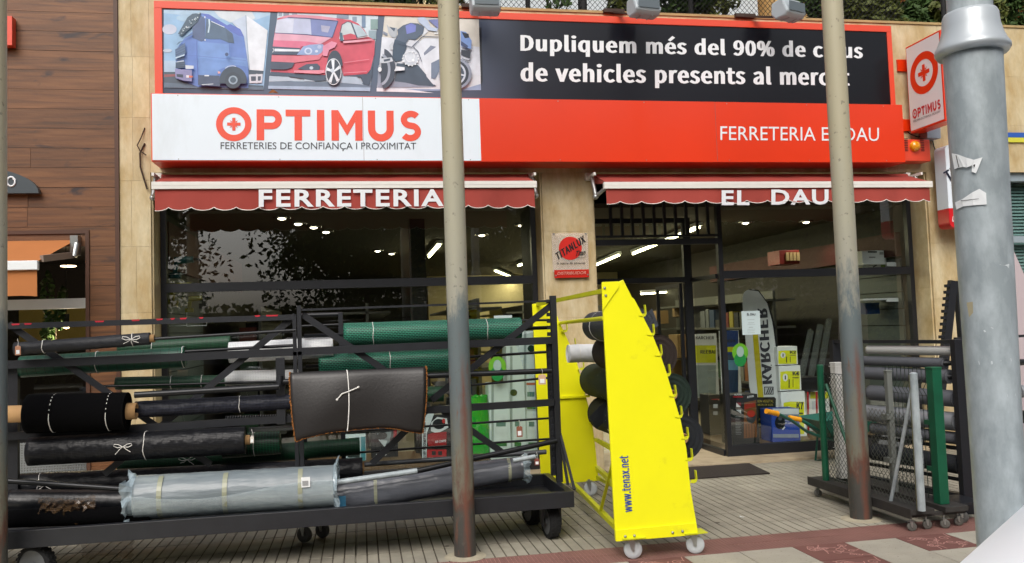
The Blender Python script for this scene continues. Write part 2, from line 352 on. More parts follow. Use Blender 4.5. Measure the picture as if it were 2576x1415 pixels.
GLYPHS = eval('''{"%":[161,[[[36,50],[51,55],[61,68],[65,91],[61,112],[51,126],[36,131],[21,126],[10,112],[7,91],[10,68],[21,55]],[[36,60],[27,63],[21,73],[19,91],[21,107],[27,117],[36,121],[45,117],[51,107],[53,91],[51,73],[45,63]],[[40,-2],[50,-2],[121,131],[110,131]],[[125,-2],[141,2],[151,16],[154,38],[151,60],[141,74],[125,79],[110,74],[100,60],[96,38],[100,16],[110,2]],[[125,8],[116,11],[110,21],[108,38],[110,55],[116,65],[125,69],[134,65],[140,55],[143,38],[140,21],[134,11]]]],".":[49,[[[24,-2],[30,-1],[34,3],[36,10],[34,16],[30,21],[24,22],[18,21],[14,16],[13,10],[14,3],[18,-1]]]],"0":[97,[[[49,-2],[70,5],[84,27],[89,65],[84,101],[70,123],[49,131],[27,123],[14,101],[9,65],[14,27],[27,5]],[[49,11],[36,16],[27,34],[24,65],[27,95],[36,112],[49,118],[61,112],[70,95],[73,65],[70,34],[61,16]]]],"2":[97,[[[8,0],[88,0],[88,14],[53,14],[46,14],[39,13],[32,13],[58,40],[76,67],[82,93],[78,113],[65,126],[45,131],[30,128],[18,122],[7,112],[16,103],[24,110],[33,116],[43,118],[56,114],[64,105],[67,92],[60,69],[41,42],[8,9]]]],"4":[97,[[[60,0],[75,0],[75,35],[92,35],[92,48],[75,48],[75,128],[57,128],[4,46],[4,35],[60,35]],[[60,48],[20,48],[49,92],[60,111],[60,88]]]],"7":[97,[[[35,0],[51,0],[55,45],[66,82],[89,119],[89,128],[9,128],[9,115],[71,115],[51,80],[39,44]]]],"9":[97,[[[41,-2],[64,5],[81,28],[88,70],[82,104],[67,124],[44,131],[26,125],[13,111],[8,89],[12,67],[24,53],[43,49],[54,51],[64,56],[73,64],[67,33],[56,16],[41,11],[32,12],[25,16],[19,21],[10,11],[18,4],[28,-1]],[[72,78],[64,68],[55,62],[46,61],[33,64],[25,74],[23,89],[26,104],[33,115],[45,118],[59,114],[68,100]]]],"A":[106,[[[1,0],[17,0],[29,39],[76,39],[89,0],[106,0],[62,128],[44,128]],[[33,52],[40,72],[53,115],[66,72],[72,52]]]],"B":[115,[[[18,0],[58,0],[84,4],[101,17],[107,38],[104,53],[95,63],[81,68],[81,69],[91,75],[98,85],[100,97],[94,115],[79,125],[56,128],[18,128]],[[34,74],[34,116],[54,116],[70,114],[80,107],[84,95],[81,84],[71,76],[53,74]],[[34,13],[34,61],[56,61],[75,59],[87,51],[91,38],[87,24],[75,16],[56,13]]]],"C":[112,[[[66,-2],[81,0],[94,6],[105,16],[96,26],[88,19],[78,14],[67,12],[45,18],[32,37],[27,65],[32,92],[46,110],[67,116],[77,115],[86,111],[93,104],[102,115],[93,123],[81,128],[67,131],[38,123],[18,100],[10,64],[18,28],[37,6]]]],"D":[120,[[[18,0],[50,0],[83,8],[103,30],[110,65],[103,99],[83,121],[50,128],[18,128]],[[34,13],[34,115],[48,115],[73,109],[89,92],[93,65],[89,37],[73,19],[48,13]]]],"E":[103,[[[18,0],[93,0],[93,14],[34,14],[34,61],[82,61],[82,74],[34,74],[34,115],[92,115],[92,128],[18,128]]]],"F":[97,[[[18,0],[34,0],[34,58],[83,58],[83,71],[34,71],[34,115],[92,115],[92,128],[18,128]]]],"G":[121,[[[68,-2],[84,0],[98,5],[108,13],[108,67],[65,67],[65,53],[93,53],[93,19],[87,15],[79,13],[70,12],[46,18],[32,37],[27,65],[32,92],[47,110],[70,116],[81,115],[90,110],[97,104],[106,115],[97,122],[85,128],[69,131],[39,123],[18,100],[10,64],[18,28],[38,6]]]],"H":[127,[[[18,0],[34,0],[34,61],[94,61],[94,0],[110,0],[110,128],[94,128],[94,75],[34,75],[34,128],[18,128]]]],"I":[51,[[[18,0],[34,0],[34,128],[18,128]]]],"K":[113,[[[18,0],[34,0],[34,41],[56,67],[94,0],[112,0],[66,80],[106,128],[88,128],[34,64],[34,128],[18,128]]]],"L":[95,[[[18,0],[90,0],[90,14],[34,14],[34,128],[18,128]]]],"M":[142,[[[18,0],[32,0],[32,71],[32,83],[31,97],[30,109],[31,109],[41,80],[65,13],[76,13],[100,80],[111,109],[112,109],[111,97],[110,83],[109,71],[109,0],[124,0],[124,128],[105,128],[81,60],[72,33],[71,33],[62,60],[37,128],[18,128]]]],"N":[127,[[[18,0],[33,0],[33,67],[33,81],[32,94],[31,107],[32,107],[46,81],[92,0],[109,0],[109,128],[93,128],[93,62],[94,48],[95,34],[96,21],[95,21],[81,47],[34,128],[18,128]]]],"O":[130,[[[65,-2],[93,6],[113,29],[120,65],[113,100],[93,123],[65,131],[36,123],[17,100],[10,65],[17,29],[36,6]],[[65,12],[45,18],[32,37],[27,65],[32,92],[45,110],[65,116],[85,110],[98,92],[103,65],[98,37],[85,18]]]],"P":[111,[[[18,0],[34,0],[34,51],[55,51],[80,55],[96,68],[102,91],[96,113],[79,125],[54,128],[18,128]],[[34,64],[34,115],[52,115],[71,113],[82,105],[86,91],[83,76],[72,67],[53,64]]]],"R":[111,[[[34,67],[34,115],[55,115],[72,113],[83,106],[86,92],[83,78],[72,70],[55,67]],[[88,0],[106,0],[74,56],[89,63],[99,75],[103,92],[97,114],[81,125],[58,128],[18,128],[18,0],[34,0],[34,54],[57,54]]]],"S":[104,[[[53,-2],[76,3],[91,16],[97,34],[93,50],[84,61],[70,68],[52,76],[42,81],[34,88],[31,98],[34,108],[42,114],[55,116],[66,115],[76,111],[84,105],[92,115],[82,123],[69,129],[55,131],[34,126],[20,114],[14,97],[18,81],[28,70],[40,64],[59,56],[70,50],[77,43],[80,33],[77,22],[68,15],[53,12],[40,14],[28,19],[18,28],[8,17],[21,7],[36,0]]]],"T":[105,[[[44,0],[61,0],[61,115],[99,115],[99,128],[5,128],[5,115],[44,115]]]],"U":[126,[[[63,-2],[87,3],[103,20],[109,53],[109,128],[94,128],[94,53],[90,28],[79,16],[63,12],[48,16],[37,28],[33,53],[33,128],[17,128],[17,53],[23,20],[40,3]]]],"X":[100,[[[3,0],[20,0],[39,35],[49,55],[50,55],[61,35],[80,0],[98,0],[60,65],[95,128],[78,128],[61,96],[52,77],[51,77],[41,96],[23,128],[5,128],[40,66]]]],"Z":[106,[[[9,0],[97,0],[97,14],[29,14],[96,119],[96,128],[15,128],[15,115],[77,115],[9,10]]]],"a":[99,[[[38,-2],[49,0],[60,4],[70,11],[71,0],[85,0],[85,58],[81,79],[71,93],[52,98],[37,96],[24,91],[14,85],[20,74],[29,79],[38,83],[49,84],[61,81],[67,72],[69,60],[36,54],[16,42],[10,25],[14,10],[24,1]],[[43,11],[34,12],[28,17],[26,26],[30,37],[43,44],[69,50],[69,23],[60,16],[51,12]]]],"c":[89,[[[54,-2],[65,-1],[75,3],[84,10],[77,20],[71,16],[63,12],[55,11],[40,16],[29,28],[26,47],[29,67],[40,79],[55,84],[62,83],[69,80],[74,76],[82,86],[75,92],[66,96],[55,98],[32,92],[16,75],[9,47],[15,21],[31,4]]]],"d":[109,[[[48,-2],[59,0],[69,4],[77,11],[78,11],[79,0],[92,0],[92,139],[76,139],[76,103],[77,86],[69,92],[60,96],[50,98],[30,91],[15,74],[9,47],[14,20],[28,4]],[[52,11],[38,16],[29,28],[26,48],[29,67],[39,79],[53,84],[61,83],[69,80],[76,74],[76,24],[68,17],[60,13]]]],"e":[97,[[[55,-2],[67,-1],[77,2],[86,7],[80,18],[73,14],[65,11],[56,11],[40,15],[29,26],[25,44],[89,44],[89,46],[90,49],[90,53],[85,77],[72,92],[52,98],[31,91],[15,74],[9,47],[15,21],[32,4]],[[25,55],[30,71],[39,81],[52,85],[65,81],[73,71],[76,55]]]],"h":[106,[[[16,0],[32,0],[32,69],[41,77],[49,82],[58,84],[68,81],[74,73],[76,58],[76,0],[92,0],[92,60],[89,81],[79,93],[63,98],[51,95],[41,90],[32,82],[32,101],[32,139],[16,139]]]],"i":[48,[[[16,0],[32,0],[32,95],[16,95]],[[24,115],[30,116],[33,120],[35,125],[33,131],[30,134],[24,136],[19,134],[15,131],[14,125],[15,120],[19,116]]]],"l":[50,[[[33,-2],[37,-2],[40,-2],[42,-1],[40,11],[38,11],[37,11],[34,12],[33,14],[32,18],[32,139],[16,139],[16,19],[18,7],[23,0]]]],"m":[162,[[[16,0],[32,0],[32,69],[41,77],[49,82],[56,84],[66,81],[72,73],[74,58],[74,0],[90,0],[90,69],[98,77],[106,82],[114,84],[124,81],[129,73],[131,58],[131,0],[147,0],[147,60],[144,81],[135,93],[119,98],[107,95],[97,89],[87,79],[82,89],[73,95],[61,98],[50,95],[40,89],[31,81],[29,95],[16,95]]]],"n":[107,[[[16,0],[32,0],[32,69],[41,77],[49,82],[58,84],[68,81],[74,73],[76,58],[76,0],[92,0],[92,60],[89,81],[79,93],[63,98],[51,95],[41,89],[31,81],[29,95],[16,95]]]],"o":[106,[[[53,-2],[75,4],[91,21],[97,47],[91,75],[75,92],[53,98],[31,92],[15,75],[9,47],[15,21],[31,4]],[[53,11],[39,16],[29,28],[26,47],[29,67],[39,79],[53,84],[68,79],[77,67],[81,47],[77,28],[68,16]]]],"p":[109,[[[16,-40],[32,-40],[32,-8],[32,9],[40,3],[49,-1],[58,-2],[78,4],[93,21],[99,49],[95,75],[82,91],[61,98],[51,96],[40,91],[31,84],[29,95],[16,95]],[[55,11],[48,12],[41,15],[32,21],[32,71],[41,78],[49,83],[57,84],[72,80],[80,67],[83,49],[79,29],[69,16]]]],"q":[109,[[[76,-40],[92,-40],[92,95],[80,95],[78,86],[69,92],[61,96],[50,98],[30,91],[15,74],[9,47],[14,20],[28,4],[48,-2],[59,0],[69,4],[77,11],[76,-6]],[[52,11],[38,16],[29,28],[26,48],[29,67],[39,79],[53,84],[61,83],[69,80],[76,74],[76,24],[68,17],[60,13]]]],"r":[68,[[[16,0],[32,0],[32,61],[39,74],[48,81],[56,83],[60,83],[62,82],[65,82],[68,95],[65,97],[62,97],[58,98],[48,95],[39,88],[31,78],[29,95],[16,95]]]],"s":[82,[[[41,-2],[60,2],[71,12],[75,26],[71,40],[60,49],[47,55],[37,59],[29,64],[26,71],[28,78],[34,83],[44,85],[52,84],[59,81],[65,77],[73,87],[65,92],[55,96],[44,98],[26,94],[15,84],[11,71],[15,57],[25,49],[39,43],[49,39],[57,33],[60,25],[58,18],[52,12],[41,10],[31,12],[22,16],[13,22],[6,11],[16,4],[28,-1]]]],"t":[66,[[[46,-2],[52,-2],[58,0],[64,1],[60,13],[57,12],[53,11],[50,11],[41,13],[36,19],[35,29],[35,82],[61,82],[61,95],[35,95],[35,122],[22,122],[20,95],[5,94],[5,82],[19,82],[19,29],[21,13],[30,2]]]],"u":[106,[[[44,-2],[56,0],[66,6],[75,15],[76,15],[77,0],[90,0],[90,95],[74,95],[74,28],[66,19],[58,13],[49,12],[38,14],[33,22],[31,37],[31,95],[15,95],[15,35],[18,14],[27,2]]]],"v":[91,[[[37,0],[55,0],[89,95],[73,95],[55,41],[46,13],[37,41],[19,95],[2,95]]]],"w":[140,[[[31,0],[50,0],[63,51],[70,79],[71,79],[77,51],[91,0],[110,0],[136,95],[120,95],[107,40],[101,14],[100,14],[93,40],[78,95],[63,95],[48,40],[42,14],[41,14],[35,40],[21,95],[5,95]]]],"x":[87,[[[3,0],[19,0],[32,22],[42,39],[43,39],[46,34],[50,28],[53,22],[67,0],[85,0],[53,48],[82,95],[65,95],[54,74],[45,58],[44,58],[41,64],[38,69],[35,74],[22,95],[5,95],[34,50]]]],"Ä":[106,[[[33,140],[38,141],[41,145],[43,150],[41,155],[38,158],[33,159],[28,158],[25,155],[23,150],[25,145],[28,141]],[[73,140],[78,141],[81,145],[83,150],[81,155],[78,158],[73,159],[68,158],[65,155],[64,150],[65,145],[68,141]],[[1,0],[17,0],[29,39],[76,39],[89,0],[106,0],[62,128],[44,128]],[[33,52],[40,72],[53,115],[66,72],[72,52]]]],"é":[97,[[[55,-2],[67,-1],[77,2],[86,7],[80,18],[73,14],[65,11],[56,11],[40,15],[29,26],[25,44],[89,44],[89,46],[90,49],[90,53],[85,77],[72,92],[52,98],[31,91],[15,74],[9,47],[15,21],[32,4]],[[25,55],[30,71],[39,81],[52,85],[65,81],[73,71],[76,55]],[[49,112],[79,142],[68,153],[41,120]]]]}''')
def split_letters(vs, fs, gap=0.):
    par = list(range(len(vs)))
    def find(a):
        while par[a] != a: par[a] = par[par[a]]; a = par[a]
        return a
    for f in fs:
        for i in f[1:]: par[find(i)] = find(f[0])
    isl = {}
    for f in fs: isl.setdefault(find(f[0]), []).append(f)
    L = []
    for k, ff in isl.items():
        xs = [vs[i].x for f in ff for i in f]; L.append([min(xs), max(xs), ff])
    L.sort(key=lambda t: t[0]); out = []
    for a in L:
        if out and a[0] < out[-1][1] - .25*min(a[1]-a[0], out[-1][1]-out[-1][0]): out[-1][1] = max(out[-1][1], a[1]); out[-1][2] += a[2]
        else: out.append(a)
    return [o[2] for o in out]
def place_text(vs, fs, bl, br, tl, m, parent, depth, name, letters):
    x0 = min(v.x for v in vs); x1 = max(v.x for v in vs); y0 = min(v.y for v in vs); y1 = max(v.y for v in vs)
    bl, br, tl = Vector(bl), Vector(br), Vector(tl)
    ex, ey = (br-bl)/(x1-x0), (tl-bl)/(y1-y0)
    nrm = ex.cross(ey).normalized()
    if nrm.dot(EYE - bl) < 0: nrm = -nrm
    res = []
    for ff in (split_letters(vs, fs) if letters else [fs]):
        used = sorted({i for f in ff for i in f}); ix = {u: k for k, u in enumerate(used)}
        mb = MB(); mb.add([bl + ex*(vs[u].x-x0) + ey*(vs[u].y-y0) + nrm*depth for u in used], [[ix[i] for i in f] for f in ff])
        res.append(mb.build('letter' if letters else name, m, parent))
        if not letters: res[-1]['kind'] = 'stuff'
    return res
def mesh_of_curve(cu):
    o = bpy.data.objects.new('t', cu); C.objects.link(o)
    dg = bpy.context.evaluated_depsgraph_get()
    me0 = bpy.data.meshes.new_from_object(o.evaluated_get(dg))
    bpy.data.objects.remove(o); bpy.data.curves.remove(cu)
    vs = [v.co.copy() for v in me0.vertices]; fs = [list(p.vertices) for p in me0.polygons]
    bpy.data.meshes.remove(me0)
    return vs, fs
def text(s, bl, br, tl, m, parent, depth=.003, bold=0., name='lettering', shear=0., spacing=1., letters=False):
    cu = bpy.data.curves.new('t', 'FONT'); cu.body = s; cu.size = 1; cu.offset = bold; cu.resolution_u = 3; cu.shear = shear
    cu.space_character = spacing
    vs, fs = mesh_of_curve(cu)
    return place_text(vs, fs, bl, br, tl, m, parent, depth, name, letters)
def clean(q):
    o = []
    for p in q:
        if not o or math.hypot(p[0]-o[-1][0], p[1]-o[-1][1]) > 4: o.append(p)
    while len(o) > 3 and math.hypot(o[0][0]-o[-1][0], o[0][1]-o[-1][1]) <= 4: o.pop()
    return o
def embolden(loops, k):
    if not loops or not k: return loops
    def area(q): return sum(a[0]*b[1]-b[0]*a[1] for a, b in zip(q, q[1:]+q[:1]))/2
    sg = 1 if area(max(loops, key=lambda q: abs(area(q)))) > 0 else -1
    out = []
    for q in loops:
        n = len(q); r = []
        for i in range(n):
            a, b, c = q[i-1], q[i], q[(i+1) % n]
            d1 = (b[0]-a[0], b[1]-a[1]); d2 = (c[0]-b[0], c[1]-b[1]); l1 = math.hypot(*d1) or 1; l2 = math.hypot(*d2) or 1
            n1 = (d1[1]/l1*sg, -d1[0]/l1*sg); n2 = (d2[1]/l2*sg, -d2[0]/l2*sg)
            m = (n1[0]+n2[0], n1[1]+n2[1]); ml = math.hypot(*m) or 1; m = (m[0]/ml, m[1]/ml)
            co_ = max(m[0]*n1[0]+m[1]*n1[1], .75)
            r.append((b[0]+m[0]*k/co_, b[1]+m[1]*k*.3/co_))
        out.append(r)
    return out
def sans(s, bl, br, tl, m, parent, depth=.003, name='lettering', letters=False, shear=0., bold=.021):
    cu = bpy.data.curves.new('t', 'CURVE'); cu.dimensions = '2D'; cu.fill_mode = 'BOTH'; x = 0
    for ch in s:
        if ch == ' ' or ch not in GLYPHS: x += 62; continue
        adv, sp = GLYPHS[ch]
        sp = embolden([clean(q) for q in sp], bold*500)
        for q in sp:
            p = cu.splines.new('POLY'); p.points.add(len(q)-1); p.use_cyclic_u = True
            for i, (a, b) in enumerate(q): p.points[i].co = ((a+x+shear*b)/500, b/500, 0, 1)
        x += adv + bold*650
    vs, fs = mesh_of_curve(cu)
    return place_text(vs, fs, bl, br, tl, m, parent, depth, name, letters)
def wtext(s, rect, Y, m, parent, lift=.003, fn=None, **k):   # rect = x0, ytop, ybottom, x1, (ytop, ybottom at right)
    x0, yt0, yb0, x1, yt1, yb1 = rect
    return (fn or text)(s, W(x0, yb0, Y), W(x1, yb1, Y), W(x0, yt0, Y), m, parent, depth=lift, **k)
def wood_mat():
    m = mat('wall planks', '#6f4526', rough=.5, bump=.12, bscale=25)
    n, l = m.node_tree.nodes, m.node_tree.links; b = n['Principled BSDF']
    tc = n.new('ShaderNodeTexCoord'); oi = n.new('ShaderNodeObjectInfo')
    ad = n.new('ShaderNodeVectorMath'); ad.operation = 'ADD'; l.new(tc.outputs['Object'], ad.inputs[0])
    ml = n.new('ShaderNodeVectorMath'); ml.operation = 'SCALE'; ml.inputs[3].default_value = 37.; cx = n.new('ShaderNodeCombineXYZ'); l.new(oi.outputs['Random'], cx.inputs[0]); l.new(oi.outputs['Random'], cx.inputs[1]); l.new(cx.outputs[0], ml.inputs[0]); l.new(ml.outputs[0], ad.inputs[1])
    def nz(sc_, st, det=6):
        mp = n.new('ShaderNodeMapping'); mp.inputs['Scale'].default_value = st; l.new(ad.outputs[0], mp.inputs[0])
        x = n.new('ShaderNodeTexNoise'); x.inputs['Scale'].default_value = sc_; x.inputs['Detail'].default_value = det; x.inputs['Distortion'].default_value = .6; l.new(mp.outputs[0], x.inputs[0]); return x.outputs[0]
    def ramp(a, stops):
        r = n.new('ShaderNodeValToRGB'); e = r.color_ramp.elements
        e[0].position, e[0].color = stops[0][0], (*srgb(stops[0][1]), 1); e[1].position, e[1].color = stops[-1][0], (*srgb(stops[-1][1]), 1)
        for p_, c_ in stops[1:-1]: q_ = e.new(p_); q_.color = (*srgb(c_), 1)
        l.new(a, r.inputs[0]); return r.outputs[0]
    base = ramp(nz(3.2, (.5, 1, 9)), [(.28, '#4d3019'), (.5, '#684122'), (.72, '#7a502d')])
    kn = n.new('ShaderNodeMapRange'); kn.inputs[1].default_value = .63; kn.inputs[2].default_value = .74; l.new(nz(2.6, (1.0, 1, 2.6), 3), kn.inputs[0])
    mx = n.new('ShaderNodeMix'); mx.data_type = 'RGBA'; l.new(kn.outputs[0], mx.inputs[0]); l.new(base, mx.inputs[6]); mx.inputs[7].default_value = (*srgb('#2c1d1c'), 1)
    hv = n.new('ShaderNodeHueSaturation'); l.new(mx.outputs[2], hv.inputs['Color']); mr = n.new('ShaderNodeMapRange'); mr.inputs[3].default_value = .84; mr.inputs[4].default_value = 1.14; l.new(oi.outputs['Random'], mr.inputs[0]); l.new(mr.outputs[0], hv.inputs['Value'])
    l.new(hv.outputs[0], b.inputs['Base Color']); return m
# ================================================================ MATERIALS IN USE
M_trav = mat('travertine', '#b29a6c', rough=.55, var=.09, vscale=14, c2='#cdbf9c', c2lo=.36, c2hi=.66, c2scale=2.6, stretch=(1.7, 1, .75), bump=.25, bscale=30, rnd=.08)
M_mortar = mat('joint mortar', '#8c7956', rough=.9, var=.1)
M_wood = wood_mat()
M_black = mat('black painted steel', '#1c1e23', rough=.45, var=.2, vscale=9, bump=.08, bscale=60)
M_frame = mat('window frame black', '#1b1d22', rough=.4, var=.12)
M_glass = glass_mat()
M_white = mat('white plastic', '#dfe3e4', rough=.45, var=.03)
M_signred = mat('sign orange red', '#d83408', rough=.3, coat=.1, var=.05, vscale=1.1)
M_signred2 = mat('sign trim red', '#d8482e', rough=.35)
M_signwhite = mat('sign white', '#dde6ee', rough=.3, coat=.05, c2='#c9d0d4', c2lo=.55, c2hi=.9, c2scale=1.6, stretch=(1.5,1,.5))
M_navy = mat('banner navy', '#15171d', rough=.12, spec=.9)
M_awn = mat('awning red cloth', '#963a30', rough=.85, var=.12, vscale=2.2, bump=.5, bscale=4, stretch=(1.6,1,.7))
M_awnw = mat('awning white', '#dcd9d2', rough=.5, var=.03)
M_string = mat('white string', '#e4e2dc', rough=.8)
M_card = mat('cardboard tube', '#b08a5c', rough=.8, var=.08)
M_rod = mat('dark rod steel', '#1b1d20', rough=.38, metal=.35, var=.2)
M_galv = mat('galvanised steel', '#949ea2', rough=.45, metal=.12, var=.08, vscale=9, c2='#b2bcc0', c2lo=.40, c2hi=.70, c2scale=16, stretch=(1,1,.45), bump=.15, bscale=45)
M_rubber = mat('rubber', '#17181a', rough=.85, var=.2, vscale=30)
M_chrome = mat('zinc steel', '#a6a8a6', rough=.3, metal=.8, var=.1)
M_yellow = mat('yellow enamel', '#f2ee10', rough=.42, var=.03, vscale=3, c2='#d9d32a', c2lo=.62, c2hi=.8, c2scale=5, bump=.06, bscale=5)
M_yel2 = mat('yellow bar enamel', '#c9cc1d', rough=.45, var=.05)
M_green = mat('green enamel', '#0d5138', rough=.42, var=.18, vscale=8)
M_dark = mat('dark interior', '#0f0e0d', rough=.7)
M_paper = mat('white paper', '#e6e9ea', rough=.7)

# ================================================================ GROUND
YK = [4.02, 4.39, 4.757, 5.125, 5.49]     # rows of square tiles by the street
GY = [5.857 + .3669*i for i in range(9)]   # rows of grooved grey tiles (last joint on the step)
M_joint = mat('tile joints', '#d8d1bd', rough=.9, var=.12, vscale=20)
M_tile = mat('grey grooved tile', '#9d9889', rough=.75, var=.13, vscale=7, c2='#7c776b', c2lo=.42, c2hi=.72, c2scale=1.1, bump=.12, bscale=120, rnd=.08, wspace=True)
M_groove = mat('dirty groove', '#554d42', rough=.95, var=.2, vscale=15)
M_redtile = mat('red tile', '#815c54', rough=.75, var=.16, vscale=4, bump=.1, bscale=90, rnd=.08, wspace=True)
M_redjoint = mat('red tile joints', '#b88a80', rough=.9)
M_pale = mat('pale terrazzo tile', '#a39e90', rough=.75, var=.12, vscale=5, c2='#6f6b60', c2lo=.60, c2hi=.70, c2scale=45, rnd=.05, wspace=True)
M_swirl = mat('swirl tile red', '#714a43', rough=.75, var=.12, vscale=7, rnd=.06)
pav = MB(); pav.box(-9, 14, 3.4, 9.6, -.35, -.016)
pavo = struct(tag(pav.build('pavement', M_joint), 'tiled pavement in front of the hardware shop'))
rd = MB(); rd.box(-40, 40, -14, 3.2, -.6, -.14)
M_asph = mat('asphalt', '#3c3c3d', rough=.9, var=.12, bump=.3, bscale=150)
struct(rd.build('road', M_asph))
kb = MB(); kb.box(-9, 14, 3.2, 3.4, -.5, -.004); struct(kb.build('kerb', mat('kerb stone', '#98948a', rough=.85, var=.1)))
gl = MB(); gl.box(-60, 60, -60, -14, -.62, .0); gl.box(-60, 60, 9.6, 60, -.62, -.02); struct(gl.build('ground', mat('ground far', '#6a6656', rough=.95, var=.2)))
# one grooved tile: five ribs on a thin bed, 0.4 wide, 0.367 deep
TW, TD = .4, .3669
t = MB(); g_ = .0022
t.box(g_, TW-g_, g_+.001, TD-.010, -.016, -.007, 1)
rw = TW/5
for i in range(5):
    t.box(i*rw+.0055, (i+1)*rw-.0052, .001+g_, TD-.010, -.0072, 0., 0)
gt = t.build('paving_tile', [M_tile, M_groove], parent=pavo, origin=(0,0,0))
XT0 = -2.9+.03
n_t = 0
def place(o, x, y, z=0.):
    global n_t
    c = o.copy(); C.objects.link(c); c.parent = pavo; c.location = Vector((x, y, z)) - pavo.location; n_t += 1; return c
rows = 8
for j in range(rows):
    for i in range(25):
        x = XT0 + i*TW; y = GY[j]
        # tiles hidden far right behind the racks are skipped
        if x > 2.9 + (y-5.8)*1.15 + 2.4: continue
        if abs(x-.5) < .25 and False: continue
        place(gt, x, y, random.uniform(-.0012, .0012))
bpy.data.objects.remove(gt)
# red edging: two rows of narrow tiles with fine ribs
t = MB(); t.box(.002, TW-.002, .002, .180, -.016, -.003, 1)
for i in range(14):
    w = TW/14; t.box(i*w+.0028, (i+1)*w-.0016, .002, .180, -.0035, 0., 0)
rt_ = t.build('red_tile', [M_redtile, M_redjoint], parent=pavo, origin=(0,0,0))
for j, y in enumerate((5.491, 5.675)):
    for i in range(21):
        place(rt_, 3.333-TW*15 + i*TW if False else 3.333-TW*12+i*TW, y, random.uniform(-.001, .001))
bpy.data.objects.remove(rt_)
# pale and swirl tiles
t = MB(); t.box(.0025, TW-.0025, .0025, TD-.0025, -.016, 0.)
pt = t.build('pale_tile', M_pale, parent=pavo, origin=(0,0,0))
def spiral(cx, cy, r0, turns, sgn, n=26):
    return [(cx+r0*(1-i/n*.9)*math.cos(sgn*turns*2*math.pi*i/n), cy+r0*(1-i/n*.9)*math.sin(sgn*turns*2*math.pi*i/n), .001) for i in range(n+1)]
def swirl_bm(seed):
    rr = random.Random(seed); t = MB(); t.box(.0025, TW-.0025, .0025, TD-.0025, -.016, 0., 0)
    for k in range(11):
        cx, cy = rr.uniform(.06, .34), rr.uniform(.05, .31)
        s = spiral(cx, cy, rr.uniform(.025, .05), 1.4, rr.choice((-1, 1)))
        e = s[0]; tail = [(min(max(e[0]+.13*i/6*math.cos(k*1.1), .01), .39), min(max(e[1]+.13*i/6*math.sin(k*1.1)+.012*math.sin(i), .01), .355), .001) for i in range(6, 0, -1)]
        pts = tail+s
        for a, b in zip(pts, pts[1:]):
            L = math.hypot(b[0]-a[0], b[1]-a[1])
            if L < 1e-5: continue
            nx, ny = -(b[1]-a[1])/L*.0036, (b[0]-a[0])/L*.0036
            h = .0008+k*.0002
            t.poly([(a[0]+nx, a[1]+ny, h), (b[0]+nx, b[1]+ny, h), (b[0]-nx, b[1]-ny, h), (a[0]-nx, a[1]-ny, h)][::-1], 1)
    return t
sw = [swirl_bm(s).build('swirl_tile', [M_swirl, M_redjoint], parent=pavo, origin=(0,0,0)) for s in (1, 5, 9)]
for j, y in enumerate(YK[:-1]):
    for i in range(17):
        x = 3.333 - TW*10 + i*TW; dcol = i-9    # dcol 0 -> X 2.93
        row = 3-j                              # 0 nearest the red edging
        swl = (dcol == 0) or (dcol == 2 and row == 0) or (dcol in (-3,) and row <= 1) or (dcol == -5 and row == 0) or (dcol in (5,))
        place(random.choice(sw) if swl else pt, x, y, random.uniform(-.001, .001))
for o in sw+[pt]: bpy.data.objects.remove(o)
# step under the shop front
st = MB(); st.box(2.56, 6.66, 8.72, 9.14, -.01, .028); st.box(-2.0, 1.96, 8.8, 9.14, -.01, .03)
st.box(2.56, 4.14, 9.14, 9.95, -.01, .026)
struct(tag(st.build('doorstep', mat('step stone', '#a99a80', rough=.7, var=.12, c2='#8b7d66', c2scale=4), bevel=.004)))

# ================================================================ SHOP BUILDING
WT = 5.06; LZ = 3.27
bd = thing('shop_building', 'single storey hardware shop clad in cream travertine slabs with two big black framed windows', 'building', (2.3, 8.8, 0))
mb = MB()
YB0, YB1 = 8.825, 9.25
for a, b, z0, z1 in ((-2.32,-2.03,0,WT-.03), (-2.03,7.66,LZ+.02,WT-.03), (1.98,2.55,0,LZ+.02), (6.67,7.66,0,LZ+.02), (7.66, 13, LZ+.02, WT-.03)):
    mb.box(a+.004, b-.004, YB0, YB1, z0, z1)
mb.box(-2.03, 13, 9.25, 9.6, LZ+.04, WT-.035)     # thickness of the wall head
mb.build('wall', M_mortar, bd)
# travertine slabs: each its own piece
slab_meshes = {}
def slab(x0, x1, z0, z1, y=8.8, side=None):
    g = .0009
    key = (round(x1-x0, 3), round(z1-z0, 3), side)
    t = MB()
    if side is None: t.box(x0+g, x1-g, y, y+.024, z0+g, z1-g)
    elif side == 'soffit': t.box(x0+g, x1-g, y+.026, 9.12, z0, z0+.02)
    else: t.box(x0, x1, y+.026, 9.1, z0+g, z1-g)
    return t.build('stone_slab', M_trav, bd)
zrows = [-.0, .36, .97, 1.58, 2.19, 2.80, 3.22+.05]
zl = [0, .55, 1.22, 1.87, 2.53, 3.19, 3.83, 4.45, WT]
for a, b in zip(zl, zl[1:]):      # left pilaster in two narrow columns
    sx = -2.19 + random.uniform(-.03, .03)
    slab(-2.32, sx, a, b); slab(sx, -2.03, a, b)
zc = [0, .75, 1.68, 2.62, LZ]
for a, b in zip(zc, zc[1:]): slab(1.98, 2.55, a, b)
for a, b in zip([0, .5, 1.12, 1.76, 2.42, LZ], [.5, 1.12, 1.76, 2.42, LZ, 9]):
    if b == 9: continue
    slab(6.67, 7.0, a, b); slab(7.0, 7.33, a, b); slab(7.33, 7.66, a, b)
xr = [-2.03 + i*.64 for i in range(17)]
